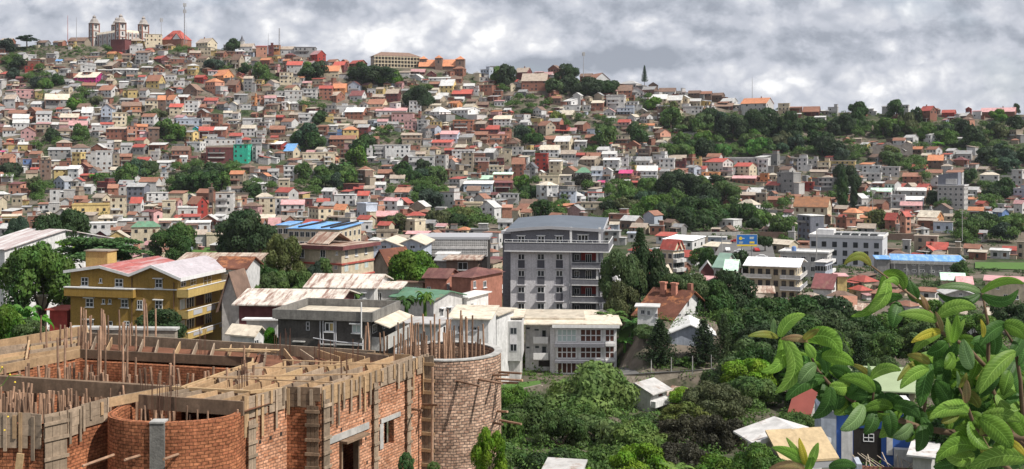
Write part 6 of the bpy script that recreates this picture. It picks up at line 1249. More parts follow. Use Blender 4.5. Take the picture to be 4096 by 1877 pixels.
mid(D8,355,440,500,775,900,960,215,'g','offwhite','red','faded red-roofed house behind the white awning house','house',yaw=35,W=8,rmat=make_mat('brick_red_sheet',(.33,.09,.07),.7,.15,corr=3),srange=(.5,1.2))
mid(D8,680,1005,1130,470,545,590,330,'g','cream','pink','long pink-red sheet-roofed shed with brick chimney behind the small conifer','warehouse','warehouse',yaw=8,W=14,rmat=PINKW,srange=(.2,.5),o=.9)
mid(D8,700,790,870,315,345,385,360,'g','offwhite','tan','grey plastered house with tan roof and pale windows under hanging leaves','house',yaw=20,W=9,fw=[(735,345,755,360)],sw=[(805,350,830,365)],rmat=SHEET2)
mid(D8,820,860,935,400,435,480,350,'h','white','white','bright white hip-roofed kiosk near the hot pink roof','kiosk','kiosk',yaw=20,W=7)
mid(D8,935,1020,1045,415,445,475,352,'s','offwhite','hotpink','little house with vivid pink roof right of the white kiosk','house',yaw=10,W=6)
mid(D8,35,225,240,475,520,580,300,'g','white','dgrey','white pavilion with dark roof and two skylights by the shady trees','pavilion','pavilion',fw=[(50,535,90,575),(110,535,175,575)],yaw=3,W=7,srange=(.3,.8))
mid(D8,1420,1609,1640,330,345,400,380,'p','offwhite','maroon','maroon-edged flat house at the right edge between the leaves','house',yaw=22,W=9)
mid(D8,1400,1609,1700,150,175,330,415,'p','cream','pink','cream three-storey block with pinkish roof at the right edge','apartment_block','apartment block',yaw=25,W=12,fw=[(1425,185,1440,205),(1460,190,1475,210),(1500,240,1520,260),(1560,245,1580,265)])
mid(D8,1190,1340,1360,215,240,290,390,'f','offwhite','white','white gabled cottage framed by the highest leaf pair','house',yaw=8,W=7,fw=[(1260,232,1275,246)])
mid(D4,150,545,570,650,735,1000,268,'f','bluew','white','pale blue-grey hall with white roof between the two conifers','hall','hall',yaw=8,W=10,rmat=RM['white'],srange=(.15,.5),left=False)
mid(D4,1630,1900,1940,480,520,600,380,'g','tanw','rust','tan house row under rusty roofs right of the dark hedge trees','house',yaw=15,W=8,rmat=SHEET2)
mid(D4,1400,1560,1610,220,330,400,425,'g','white','maroon','white gabled house with maroon roof at the hedge end','house',yaw=30,W=8,sw=[(1570,320,1585,350)],srange=(.4,.9))
mid(D4,1610,1690,1700,215,230,330,430,'p','yellow','pink','yellow-walled house with flat pink roof beside the maroon-roofed one','house',yaw=10,W=7)
mid(D4,880,1060,1360,320,370,430,410,'g','cream','tan','row of cream and rust patchwork roofs above the dark hedge','house',yaw=10,W=9,rmat=SHEET2)
# more roofs peeping through on the valley floor
for args in ((D8,0,60,90,55,110,150,430,'g','offwhite','mint','pale green-roofed cottage at the top of the dark tree group'),(D8,1170,1290,1395,130,165,195,470,'g','cream','mint','mint-green roofed house just before the raw concrete building'),
  (D8,1255,1330,1395,150,185,205,455,'g','salmon','pink','pinkish roof house adjoining the mint-green roof'),(D8,1050,1160,1200,290,310,350,400,'g','offwhite','cream','cream-roofed cottage between hanging leaf clusters'),
  (D8,630,700,720,270,300,380,385,'g','brick','rust','rust-red roofed shack at the right end of the dark hedge trees'),(D8,1180,1300,1340,345,370,400,372,'g','tanw','tan','tan cottage glimpsed behind the leaf whorl'),
  (D8,1420,1580,1609,345,375,440,345,'g','offwhite','cream','off-white house glimpsed at the right edge behind leaves'),(D8,1040,1130,1140,560,590,640,300,'g','offwhite','tan','small tan-roofed house behind the middle leaf cluster'),
  (D8,1150,1300,1400,620,680,760,262,'g','cream','white','cream house with white roof hidden behind the thick leaves'),(D8,1350,1500,1609,740,790,860,215,'g','offwhite','orange','orange-roofed house hidden behind leaves at the right edge')):
    c,x0,xc,x1,yt,ye,yb,Y,ty,wl,rf,lb=args; mid(c,x0,xc,x1,yt,ye,yb,Y,ty,wl,rf,lb,yaw=18,W=8,srange=(.2,.6),fw=[((x0+xc)/2-6,ye+8,(x0+xc)/2+6,ye+20)])
# white roof at the very bottom
mid(D7,400,700,800,1200,1212,1300,150,'s','white','white','white roof edge at the bottom of the view below the trees','house',yaw=12,W=3,rmat=RM['offwhite'],o=.2)
# ---- retaining wall, road, lawns
def strip(name,pts,mat,label,cat=None,kind=None,th=.3):
    """pts: list of ((px,rowtop),(px,rowbottom),Y)"""
    m=MB()
    for (a,c,y0),(d,e,y1) in zip(pts,pts[1:]):
        p,q=at(a,c[0],y0*K),at(a,c[1],y0*K); r,s_=at(d,e[0],y1*K),at(d,e[1],y1*K); t=Vector((0,th,0))
        m.hexa([q,s_,s_+t,q+t,p,r,r+t,p+t])
    return tag(m.build(name,mat),label,cat,None,kind)
strip('stone_retaining_wall',[(2470,(1502,1560),255),(2560,(1497,1550),256),(2700,(1488,1535),257),(2850,(1478,1520),258)],M['stone'],'long rough stone retaining wall carrying the lane right of the modern house','wall',th=1.)
strip('garden_retaining_wall',[(1985,(1600,1700),250),(2070,(1560,1680),250),(2160,(1540,1640),251),(2172,(1545,1660),251)],M['stone'],'curved stone garden wall around the small lawn, left below the modern house','wall',th=.6)
def sheet(name,pts,mat,label=None,kind='structure',cat=None):
    return tag(MB().face(pts).build(name,mat),label,cat,None,kind)
GR=make_mat('lawn',(.075,.15,.03),.95,.15,scale=1,fine=3,objvar=0)
sheet('lane',[at(2470,1501,255*K),at(2860,1477,258*K),at(2870,1455,268*K),at(2480,1470,268*K)],M['asphalt'])
sheet('garden_lawn',[at(1985,1598,250.6*K),at(2070,1558,250.6*K),at(2165,1538,251.6*K),at(2160,1522,258*K),at(1990,1540,258*K)],GR)
sheet('playing_field',[at(700,1020,640*K)+Vector((0,0,1)),at(985,1022,640*K)+Vector((0,0,1)),at(960,1002,668*K)+Vector((0,0,1)),at(720,1000,668*K)+Vector((0,0,1))],GR)
sheet('playing_field',[at(3900,1080,560*K)+Vector((0,0,.6)),at(4250,1090,555*K)+Vector((0,0,.6)),at(4250,1058,600*K)+Vector((0,0,.6)),at(3900,1055,600*K)+Vector((0,0,.6))],GR)
sheet('terraced_lawn',[at(2475,1370,290*K),at(2530,1370,290*K),at(2545,1300,300*K),at(2475,1310,300*K)],GR)
# valley street with traffic, steep road
sheet('valley_street',[at(2830,1085,520*K)+Vector((0,0,1.2)),at(3110,1075,528*K)+Vector((0,0,1.2)),at(3080,965,690*K)+Vector((0,0,1.5)),at(2890,975,680*K)+Vector((0,0,1.5))],M['asphalt'])
sheet('steep_road',[at(3420,835,hit(3420,835,560))+Vector((0,0,1.5)),at(3470,830,hit(3470,830,560))+Vector((0,0,1.5)),at(3530,735,hit(3530,735,560))+Vector((0,0,1.5)),at(3490,735,hit(3490,735,560))+Vector((0,0,1.5))],M['asphalt'])
CARM={k:make_mat('car_paint_'+k,v,.3,.05,objvar=0,spec=.5) for k,v in dict(white=(.75,.75,.75),silver=(.45,.46,.48),red=(.4,.03,.03),dark=(.03,.03,.035)).items()}
TY=make_mat('rubber',(.015,.015,.015),.9,.1)
def car_mesh(col):
    m=MB(); prof=[(-2.1,.35),(-2.1,.85),(-1.3,.95),(-.8,1.42),(.7,1.45),(1.35,.98),(2.05,.85),(2.1,.35)]
    for s_ in (-1,1): m.face([(x,s_*.85,z) for x,z in prof][::(-1 if s_>0 else 1)])
    for (a,c),(d,e) in zip(prof,prof[1:]+prof[:1]): m.face([(a,-.85,c),(a,.85,c),(d,.85,e),(d,-.85,e)])
    o=m.build('body',CARM[col]); d=o.data; bpy.data.objects.remove(o); return d
CB={k:car_mesh(k) for k in CARM}
o=MB().hexa([(-1.15,-.87,.98),(1.15,-.87,1.0),(1.15,.87,1.0),(-1.15,.87,.98),(-.75,-.8,1.38),(.65,-.8,1.4),(.65,.8,1.4),(-.75,.8,1.38)]).build('windows',M['glass']); CG=o.data; bpy.data.objects.remove(o)
o=MB().tube([(0,-.11,0),(0,.11,0)],.33,10).build('wheel',TY); CWH=o.data; bpy.data.objects.remove(o)
cg=random.Random(4); n=0
def plane_at(px,row,quad):   # point on the sloping street sheet
    pass
def car(px,row,Y,zoff,col,ang,label):
    p=at(px,row,Y); e=empty('parked_car',(p.x,p.y,p.z+zoff),ang,label,'car','cars on the valley street')
    link('body',CB[col],e); link('windows',CG,e)
    for x in(-1.3,1.3):
        for y in(-.8,.8): link('wheel',CWH,e,(x,y,.33))
S0,S1,S2,S3=[Vector(v.co) for v in bpy.data.objects['valley_street'].data.vertices]
spots=[(.1,.1,'white','white car nearest on the left kerb of the valley street'),(.3,.22,'silver','silver car on the valley street behind the nearest white one'),(.55,.12,'dark','dark car in mid-lane at the near end of the valley street'),(.78,.2,'white','white car by the right kerb, near end of the valley street'),(.42,.42,'white','white car halfway up the valley street'),(.7,.45,'red','red car halfway up the valley street, under the billboard'),(.2,.5,'white','white van-like car on left side halfway up the valley street'),(.5,.68,'silver','silver car two thirds up the valley street'),(.8,.72,'white','white car two thirds up at the right of the valley street'),(.3,.85,'red','red car at the far left end of the valley street'),(.65,.9,'dark','dark car at the far end of the valley street')]
for u,v,c,lb in spots:
    p=(S0.lerp(S1,u)).lerp(S3.lerp(S2,u),v); n_=(S1-S0).cross(S3-S0).normalized(); e=empty('car',p+Vector((0,0,.02)),cg.choice([1.45,1.6,.3,2.9]),lb,'car','cars on the valley street')
    link('body',CB[c],e); link('windows',CG,e)
    for x in(-1.3,1.3):
        for y in(-.8,.8): link('wheel',CWH,e,(x,y,.33))
Q0,Q1,Q2,Q3=[Vector(v.co) for v in bpy.data.objects['steep_road'].data.vertices]
for u,v,c,lb in ((.3,.15,'white','lowest white car on the steep road by the cypresses'),(.65,.3,'silver','silver car low on the steep road by the cypresses'),(.4,.5,'white','white car halfway up the steep cypress road'),(.6,.75,'dark','dark car near the top of the steep cypress road')):
    p=(Q0.lerp(Q1,u)).lerp(Q3.lerp(Q2,u),v); e=empty('car',p,1.2,lb,'car','cars on the steep road'); link('body',CB[c],e); link('windows',CG,e)
    for x in(-1.3,1.3):
        for y in(-.8,.8): link('wheel',CWH,e,(x,y,.33))
# ---- billboard
Y=520*K; p0=at(2948,985,Y); p1=at(3028,940,Y); e=empty('billboard',(p0.x,p0.y,zt(2990,Y)),0,'blue advertising billboard with yellow base strip standing over the valley street','billboard')
w=p1.x-p0.x; z0=p0.z-e.location.z; z1=p1.z-e.location.z
BB=make_mat('billboard_blue',(.02,.14,.42),.5,.12,objvar=0); MB().box(0,w,0,.35,z0,z1).build('panel',BB,e); MB().box(0,w,-.03,-.005,z0,z0+.55).build('yellow_strip',make_mat('billboard_yellow',(.7,.5,.05),.5,.05,objvar=0),e)
MB().box(-.12,w+.12,-.02,.4,z1+.01,z1+.16).box(-.14,-.01,-.02,.4,z0,z1).box(w+.01,w+.14,-.02,.4,z0,z1).build('frame',M['gframe'],e)
YB=make_mat('billboard_pale',(.6,.62,.5),.5,.05,objvar=0)
m=MB(); m.lathe([(.55,0),(.55,.04)],(0,0,0),12); 
c1=MB().tube([(w*.18,-.06,z1-1.1),(w*.18,-.03,z1-1.1)],.55,14).build('sun_emblem',bpy.data.materials['billboard_yellow'],e)
MB().box(w*.1,w*.3,-.03,-.006,z0+1.2,z0+1.4).box(w*.1,w*.27,-.03,-.006,z0+.85,z0+1.).box(w*.27,w*.38,-.03,-.006,z1-1.2,z1-1.0).box(w*.63,w*.85,-.03,-.006,z1-.9,z1-.65).box(w*.63,w*.83,-.03,-.006,z1-1.3,z1-1.08).build('pale_lettering_bars',YB,e)
MB().box(w*.63,w*.87,-.03,-.006,z0+.85,z0+1.5).build('yellow_box',bpy.data.materials['billboard_yellow'],e)
for x in (.25*w,.75*w): MB().tube([(x,.2,-1),(x,.2,z0+.1)],.18,8).build('post',M['metal'],e)
# ---- poles and masts
def pole(px,rt,rb,Y,rad,label,name='utility_pole',mat='lconcrete',cross=False,cat='pole',group=None):
    Y=Y*K; a=at(px,rb,Y); h=at(px,rt,Y).z-a.z; e=empty(name,a,0,label,cat,group); MB().tube([(0,0,-1.5),(0,0,h)],[rad,rad*.7],7).build('pole',M[mat],e)
    if cross: MB().box(-.9,.9,-.06,.06,h-.7,h-.55).box(-.7,.7,-.06,.06,h-1.5,h-1.38).build('crossarm',M[mat],e)
    return e
for px,rt,rb,Y,lb in ((2887,930,1045,515,'concrete lamp pole at the left of the valley street'),(3490,770,830,800,'tall concrete pole at the bend of the steep road'),(3849,840,950,700,'dark pole among the right-hand valley trees'),(3266,915,1020,490,'thin pole on the roof terrace before the white hotel'),(3476,630+140,820,800,'slim pole beside the dark round tree on the steep road'),(2985,1010,1050,560,'short pole under the billboard'),(1375,1120,1190,275,'white pole among the patched roofs'),(1588,1195,1285,240,'white post beside the palms of the green-roofed house'),(215,1030,1100,0,'x')):
    if Y: pole(px,rt,rb,Y,.16,lb,cross=px in(3849,2985))
for i,(px,rt,rb) in enumerate(((2685,1430,1490),(2770,1425,1487),(2845,1420,1482),(2605,1440,1498))): pole(px,rt,rb,257.5,.1,f'grey fence post on the lane wall, {["second","third","rightmost","leftmost"][i]} of four','lane_post',group='posts along the lane wall')
def mast(px,rt,rb,w,label,lattice=False,panels=False):
    Y=hit(px,rb,560); a=at(px,rb,Y); h=at(px,rt,Y).z-a.z; k=Y/F; r=w*k/2; e=empty('radio_mast',a,0,label,'mast')
    m=MB()
    if lattice:
        for i in range(3):
            an=i*2.094; m.tube([(math.cos(an)*r,math.sin(an)*r,-2),(math.cos(an)*r*.6,math.sin(an)*r*.6,h)],.16,4)
        n=int(h/2.2)
        for j in range(n):
            z0,z1=h*j/n,h*(j+1)/n
            for i in range(3): a0=(i+j)*2.094; a1=a0+2.094; q=1-.4*z0/h; m.tube([(math.cos(a0)*r*q,math.sin(a0)*r*q,z0),(math.cos(a1)*r*q,math.sin(a1)*r*q,z1)],.09,3)
    else: m.tube([(0,0,-2),(0,0,h)],[r,r*.5],6)
    m.build('mast_frame',M['metal'] if not label.startswith('red') else RM['red'],e)
    if panels:
        for zf in ((.97,.8) if panels==2 else (.93,)):
            for i in range(3): q=i*2.094+.5; MB().box(-.35,.35,-.2,.2,-1.6,1.6).build('antenna_panel',M['lconcrete'],e).location=(math.cos(q)*(r+.6),math.sin(q)*(r+.6),h*zf)
for a in ((271,62,160,2.6,'red and white thin mast, leftmost on the skyline'),(306,70,152,2.6,'thin grey mast just right of the leftmost skyline mast'),(645,76,135,3.2,'slim antenna mast between the palace and the red-roofed mansion',0,1),(738,15,168,5,'tallest mobile-phone mast behind the red-roofed crest mansion',1,2),(747,92,165,1.8,'short thin mast touching the tallest phone mast'),(1073,135,186,2.2,'thin dark mast left of the round lattice mast'),(1117,113,180,6,'pale lattice mast above the orange and maroon crest houses',1,0),(2334,210,300,3.2,'lone grey mast left of the balconied white villa',0,1),(3009,310,392,2.6,'lone thin mast behind the ridge on the right'),(622,118,135,1.2,'tiny aerial beside the palace')): mast(*a)
# small shared trees in the valley and around the mid buildings come next
TL=[ # centre, base, width, height (photo px), kind, leaf, Y, label
(165,1010,0,0,'','',0,''),
(250,1010,185,165,'dome1','dark',360,'big dark rounded tree left behind the ochre house'),(395,1055,300,130,'tier0','vivid',300,'wide bright green layered tree spreading above the ochre house roof'),(330,1040,180,110,'tier1','bright',310,'lower bright layered tree at the left flank of the spreading one'),
(65,970,80,95,'dome0','blue',470,'bluish round tree near the left edge of the valley'),(120,1040,150,110,'dome3','olive',390,'olive green tree between bluish tree and dark tree at left'),(165,1200,230,215,'dome1','mid',262,'leafy green tree left beside the ochre house'),(60,1290,150,260,'conifer1','dark',255,'dark feathery conifer at the left edge'),
(25,1330,120,160,'banana0','bright',200,'broad banana clump in the left corner'),(105,1330,130,170,'banana1','vivid',212,'bright banana plants left of the building site'),(160,1340,110,140,'banana0','vivid',216,'tall banana plants beside the red tin shed'),(20,1360,140,140,'dome2','mid',190,'round bush in the left corner above the site'),(95,1370,130,90,'dome1','mid',190,'low green bush behind the formwork at left'),
(985,1020,205,170,'dome0','dark',560,'giant dark round fig tree by the playing field'),(680,1020,130,105,'dome3','dark',520,'dark tree with sloping crown left of the playing field'),(735,985,80,90,'far1','mid',560,'smaller tree right behind the sloping dark tree'),(1010,1040,60,46,'banana0','blue',520,'grey-green shrub at the foot of the giant fig'),
(1135,1120,150,160,'fine0','olive',300,'tall feathery olive tree left of the cream villa'),(1050,1170,110,110,'dome3','dark',280,'pointed dark tree left of the feathery olive tree'),(1095,1175,120,80,'dome1','mid',275,'rounded green tree under the feathery olive tree'),(1175,1165,120,90,'dome2','mid',275,'green shrub tree beside the blue-grey shrub'),(1262,1120,60,66,'dome3','blue',285,'blue-grey silvery shrub before the cream villa'),(1290,1120,60,80,'far3','mid',287,'climbing green shrub at the corner of the cream villa'),(990,1170,80,60,'dome0','mid',270,'low green bush at the left of the hedge group'),
(1665,1125,185,115,'dome0','mid',310,'broad green tree left of the terracotta house'),(1610,1110,90,60,'dome2','dark',318,'dark low tree beside the brown gabled roof'),(1365,1225,70,50,'palm1','dark',255,'small spiky palm before the patched-roof house'),(1425,1225,90,56,'palm0','mid',252,'second spiky palm before the patched-roof house'),
(1625,1310,130,130,'palm0','dark',240,'palm clump in front of the green-roofed house'),(1700,1310,110,140,'palm1','mid',240,'right-hand palm of the clump by the green-roofed house'),(1560,1270,80,70,'palm1','dark',245,'left-hand small palm by the green-roofed house'),(1085,1385,50,70,'dome0','vivid',205,'bright little shrub in the corner of the concrete house'),
(655,1355,180,110,'dome3','dark',225,'dark leafy shrub growing against the ochre house front'),(275,1215,40,26,'far0','mid',262,'small bush by the white gatepost'),
(2560,1140,150,225,'conifer0','dark',320,'tall dark conifer-like tree right of the grey tower'),(2490,1180,150,170,'dome1','mid',308,'broad green tree touching the grey tower balconies'),(2600,1180,120,180,'dome0','dark',312,'dark tree behind the ivory apartment house corner'),(2490,1290,120,150,'dome3','olive',298,'olive tree below the tower balconies'),(2440,1300,160,90,'banana0','mid',290,'banana grove at the foot of the grey tower'),(2530,1330,110,80,'banana1','vivid',284,'bright banana plants above the terraced lawn'),(2500,1390,90,60,'banana1','vivid',280,'banana plants on the terraced lawn'),
(2640,1462,180,180,'conifer0','dark',262,'dark tiered conifer in front of the pale blue hall, left one'),(2815,1460,170,176,'conifer1','dark',262,'dark tiered conifer in front of the pale blue hall, right one'),(2895,1440,120,180,'conifer1','mid',266,'slender grey-green conifer right of the pale blue hall'),
(2740,1180,140,90,'dome2','mid',300,'green tree on the right of the clay-tile villa ridge'),(2830,1265,160,140,'dome0','dark',300,'dark tree behind the clay-tile villa gable'),(2930,1285,200,185,'dome3','dark',320,'tall dark tree crowning the group below the white apartment building'),(3030,1335,200,135,'dome1','dark',315,'large dark tree in the middle of the shady group'),(3160,1345,220,150,'dome0','dark',318,'widest dark tree of the shady group'),(3290,1340,200,165,'dome2','dark',320,'dark tree near the right end of the shady group'),(3400,1360,150,120,'dome1','dark',322,'last dark tree at the right end of the shady group'),(2960,1360,170,130,'dome2','mid',290,'green tree in front of the shady group, left'),(3120,1400,200,120,'dome0','mid',285,'green tree in front of the shady group, centre'),
(2600,1345,110,44,'dome2','mid',271,'low green hedge trees under the flat annex of the clay-tile villa'),(2700,1335,110,60,'dome2','mid',292,'bright bush between villa and pale blue hall'),(2735,1462,70,34,'far0','mid',262,'hedge bush before the pale blue hall'),(2590,1340,90,60,'dome0','mid',280,'leafy bush beside the garden steps'),
(3445,1490,130,140,'conifer0','dark',240,'small dark tiered conifer before the long pink-red shed'),(3340,1440,80,100,'dome3','mid',250,'green shrub left of the small tiered conifer'),(3520,1500,120,70,'dome0','mid',235,'leafy hedge tree before the pink-red shed'),
(2360,1700,330,220,'dome0','bright',232,'big round bright green mango-like tree in front of the modern house'),(2060,1720,150,160,'dome1','mid',220,'green tree beside the round brick tower, upper'),(2110,1800,220,190,'dome3','mid',205,'leafy tree right of the round tower, middle'),(2010,1860,130,200,'dome2','mid',195,'dense green tree touching the round tower foot'),(2240,1860,200,190,'fine0','mid',190,'fine-leaved dark green tree at bottom centre'),(2420,1850,260,180,'dome2','bright',192,'bright lime-green tree at bottom centre right'),(2560,1870,220,170,'dome1','bright',185,'lime-green tree adjoining it on the right'),
(2330,1760,170,130,'dome1','mid',215,'mid-green tree below the mango-like tree'),(2530,1745,180,85,'dome0','mid',222,'bushy tree left below the little white house'),(2770,1765,240,140,'fine1','olive',215,'olive-grey fine-leaved tree right below the little white house'),(2860,1720,240,170,'fine0','olive',218,'olive-grey tree before the white awning house, upper'),(2760,1850,260,170,'fine1','brownish',190,'dark brownish thicket tree at bottom centre right'),(2900,1870,190,180,'fine0','brownish',185,'dark brownish tree left beside the awning house'),
(3000,1650,180,140,'dome1','mid',228,'green bush tree above the awning house'),(2920,1600,200,150,'dome0','mid',240,'broad green tree right of the lane wall'),(3060,1530,200,150,'dome2','dark',245,'dark tree behind the left leaf cluster'),(3230,1620,150,120,'dome0','mid',225,'green tree between red roof and big leaves'),(2740,1598,110,44,'dome2','bright',238,'bright bushes under the stone lane wall'),(2480,1600,60,40,'far0','bright',240,'bright bush left of the lane wall foot'),(3180,1750,140,90,'dome1','mid',200,'bush between the awning house and the red roof'),
(2985,1400,210,150,'dome0','dark',288,'dark tree below the shady group, first from the left'),(3150,1405,230,160,'dome2','dark',292,'broad dark tree below the middle of the shady group'),(3320,1400,220,150,'dome1','mid',296,'mid-green tree below the right part of the shady group'),(3470,1390,180,120,'dome0','dark',300,'dark tree at the lower right end of the shady group'),(3590,1340,130,90,'dome2','mid',320,'garden tree right of the shady group'),
(2050,1960,200,170,'dome1','mid',172,'lowest green tree right beside the round tower'),(2190,1960,220,150,'dome0','dark',168,'dark green tree at the bottom edge, right of the round tower'),(2380,1960,230,170,'dome2','mid',170,'mid-green tree at the bottom edge, centre'),(2560,1970,220,170,'fine1','bright',168,'feathery yellow-green tree at the bottom edge'),(2730,1960,230,170,'fine0','brownish',170,'brownish tree at the bottom edge, left of the awning house'),(2880,1960,190,130,'dome0','mid',165,'green tree in the corner under the awning house'),
(3060,1420,190,120,'dome1','dark',262,'dark tree left behind the pavilion with skylights'),(3180,1440,200,140,'dome0','dark',268,'dark tree between pavilion and big leaves, first of the lower row'),(3290,1450,180,130,'dome2','mid',270,'green tree in the lower row behind the left leaf cluster'),(3400,1450,170,120,'dome1','mid',280,'green tree in the lower row below the last shady tree'),(3010,1480,170,110,'dome0','mid',250,'green bush tree right of the slender conifer'),(3260,1540,200,130,'dome0','mid',235,'mid-green tree behind the middle of the left leaf cluster'),(3420,1580,170,120,'dome1','dark',225,'dark tree glimpsed under the left leaf cluster'),(2990,1560,170,120,'dome1','bright',236,'bright green tree below the end of the stone lane wall'),(3560,1420,140,90,'dome2','mid',262,'green tree behind the long pink-red shed corner'),(3760,1300,130,90,'dome0','mid',320,'round garden tree among the cottages behind the leaves'),(3900,1360,150,100,'dome1','mid',300,'garden tree among cottages near the right edge'),(4050,1300,120,90,'dome2','dark',330,'dark garden tree by the maroon-edged flat house'),
(3020,1900,160,110,'dome0','mid',145,'dark green bush in front of the awning house'),(3120,1920,160,90,'dome2','mid',140,'low bush under the cream awning'),(2330,1910,120,60,'banana0','bright',165,'banana-like leaves at the bottom edge'),(2700,1915,150,90,'banana1','bright',160,'spiky green plants at the bottom edge, centre right'),
(3620,1700,110,90,'dome0','mid',190,'green tree behind the right branch'),(3700,1400,160,110,'dome1','mid',260,'garden tree in the gap between leaf clusters'),(3880,1600,200,160,'dome2','mid',215,'green tree behind the dense leaves at right'),(4020,1750,200,200,'dome0','mid',180,'green tree at the right edge behind leaves'),(3780,1820,200,160,'dome1','dark',160,'dark tree right of the blue house'),
(3840,1115,60,70,'far1','mid',500,'tree at the right end of the raw concrete building'),(3560,1120,50,40,'far0','dark',505,'bush before the raw concrete building'),(2960,1065,70,60,'far1','dark',500,'dark tree above the white apartment building roof'),(2840,1075,80,80,'dome0','dark',500,'dark tree left of the valley street'),(2800,1055,70,60,'far3','mid',540,'tree behind the white marquee roof'),(3060,990,50,50,'far2','dark',600,'tree by the billboard'),
(1240,1010,0,0,'','',0,'')]
for cx,bs,w_,h_,k,lf,Y,lb in TL:
    if w_: tree_px(cx,bs,w_*1.08,h_*1.05,k,lf,lb,Y=Y*K)
# undergrowth on the near slopes
P=[];Nn=[];S=[]; ug=random.Random(8)
def clump(x,y,z,r,n,ls):
    d=gg.normal(size=(n,3)); d[:,2]=np.abs(d[:,2])+.1; d/=np.linalg.norm(d,axis=1,keepdims=True)
    P.append(d*(r*gg.uniform(.7,1.1,n))[:,None]*np.array([1,1,.8])+np.array([x,y,z])); Nn.append(d+gg.normal(size=(n,3))*.4); S.append(ls*gg.uniform(.6,1.3,n))
for _ in range(2600):
    px=ug.uniform(1950,4300) if ug.random()<.75 else ug.uniform(-200,1950); Y=ug.uniform(95,330)*K
    if px<1950 and Y<180*K: continue
    if 2150<px<2450 and Y<165*K: continue
    X=(px-CX)/F*Y; clump(X,Y,zt(px,Y)-.3,ug.uniform(.7,2.2),70,.2)
o=bpy.data.objects.new('undergrowth',quads_mesh('undergrowth',np.concatenate(P),np.concatenate(Nn),np.concatenate(S),LM['mid'],seed=5)); COL.objects.link(o); tag(o,'low green undergrowth covering the near slopes between the trees','undergrowth',kind='stuff')
P=[];Nn=[];S=[]
for _ in range(2200):
    px=ug.uniform(-200,4300); Y=ug.uniform(330,640)*K
    if 2820<px<3120 and Y>510*K: continue
    if 3880<px<4260 and 555*K<Y<605*K: continue
    if 690<px<990 and Y>600*K: continue
    X=(px-CX)/F*Y; clump(X,Y,zt(px,Y)-.3,ug.uniform(.8,2.4),50,.36)
o=bpy.data.objects.new('valley_bushes',quads_mesh('valley_bushes',np.concatenate(P),np.concatenate(Nn),np.concatenate(S),LM['mid'],seed=6)); COL.objects.link(o); tag(o,'bushes and gardens between the valley buildings','bushes',kind='stuff')

# low roofs crowding the valley floor
g=random.Random(31); placed=[]; nv=0
for _ in range(14000):
    if nv>520: break
    px=g.uniform(2500,4250) if g.random()<.6 else g.uniform(-150,2000); Y=g.uniform(325,640)*K if px>2500 else g.uniform(300,640)*K
    if px<1250 and Y<330*K: continue
    if px>2500 and px<2960 and Y<400*K: continue
    if 2500<px<3500 and Y<352*K: continue
    if 2790<px<3150 and Y>480*K: continue
    if px>3850 and 545*K<Y<610*K or (660<px<1020 and Y>570*K) : continue
    base=YH-zt(px,Y)/Y*F; w=g.uniform(70,150)*(480*K/Y); hh=w*g.uniform(.3,.6); b=(px-w/2,px+w/2,base-hh,base)
    bad=False
    for (x0,x1,rb,Yb) in BREG[-80:] if False else BREG:
        if x1<b[0] or x0>b[1] or Yb>700*K: continue
        if abs(Yb-Y)<9 or (Y<Yb and b[2]<rb-8): bad=True; break
    if bad: continue
    if any(abs(px-p[0])<(w+p[2])*.4 and abs(Y-p[1])<12 for p in placed): continue
    placed.append((px,Y,w)); nv+=1
    fill_house(dict(x0=b[0],x1=b[1],xc=px-w/2+w*g.uniform(.5,.9),yt=b[2],ye=b[2]+hh*g.uniform(.2,.45),yb=base,ty=g.choice('gghhspp'),wall=g.choice(wk),roof=g.choice(rk),left=False,Y=Y))
print('valley fill',nv)
o=fm.build('small_hillside_houses'); tag(o,'small distant houses packed between the larger ones across the hillside and valley','houses','houses crowding the hillside','stuff')
# ---------------------------------------------------------------- skyline landmarks
PB=WM['offwhite']; TRIM=WM['brick']
b=Bld(C1,890,1140,1355,405,yaw=40,name='palace',label='turreted palace with four flared-roof corner towers on the highest point of the skyline',cat='palace')
L,W=b.L,b.W; H=b.zr(300); GRAYW=WM['offwhite']
b.walls(H,GRAYW); DOMER=make_mat('palace_roof',(.3,.27,.25),.7,.2)
m=MB(); 
for (x0,x1,y0,y1) in ((2,L-2,0,5),(L-5,L,2,W-2),(2,L-2,W-5,W),(0,5,2,W-2)): m.hexa([(x0,y0,H),(x1,y0,H),(x1,y1,H),(x0,y1,H),(x0+1,y0+1.6,H+2.2),(x1-1,y0+1.6,H+2.2),(x1-1,y1-1.6,H+2.2),(x0+1,y1-1.6,H+2.2)])
m.build('roof',RM['cream'],b.e)
for k in range(3):
    wrow(b,6,'f',H-3.6-k*4.6,w=1.5,h=2.4,frame='frame'); wrow(b,6,'s',H-3.6-k*4.6,w=1.5,h=2.4,frame='frame')
for x in [L*i/6 for i in range(1,6)]: MB().box(x-.3,x+.3,-.25,-.01,-2,H).build('pilaster',TRIM,b.e)
for y in [W*i/6 for i in range(1,6)]: MB().box(L+.01,L+.25,y-.3,y+.3,-2,H).build('pilaster',TRIM,b.e)
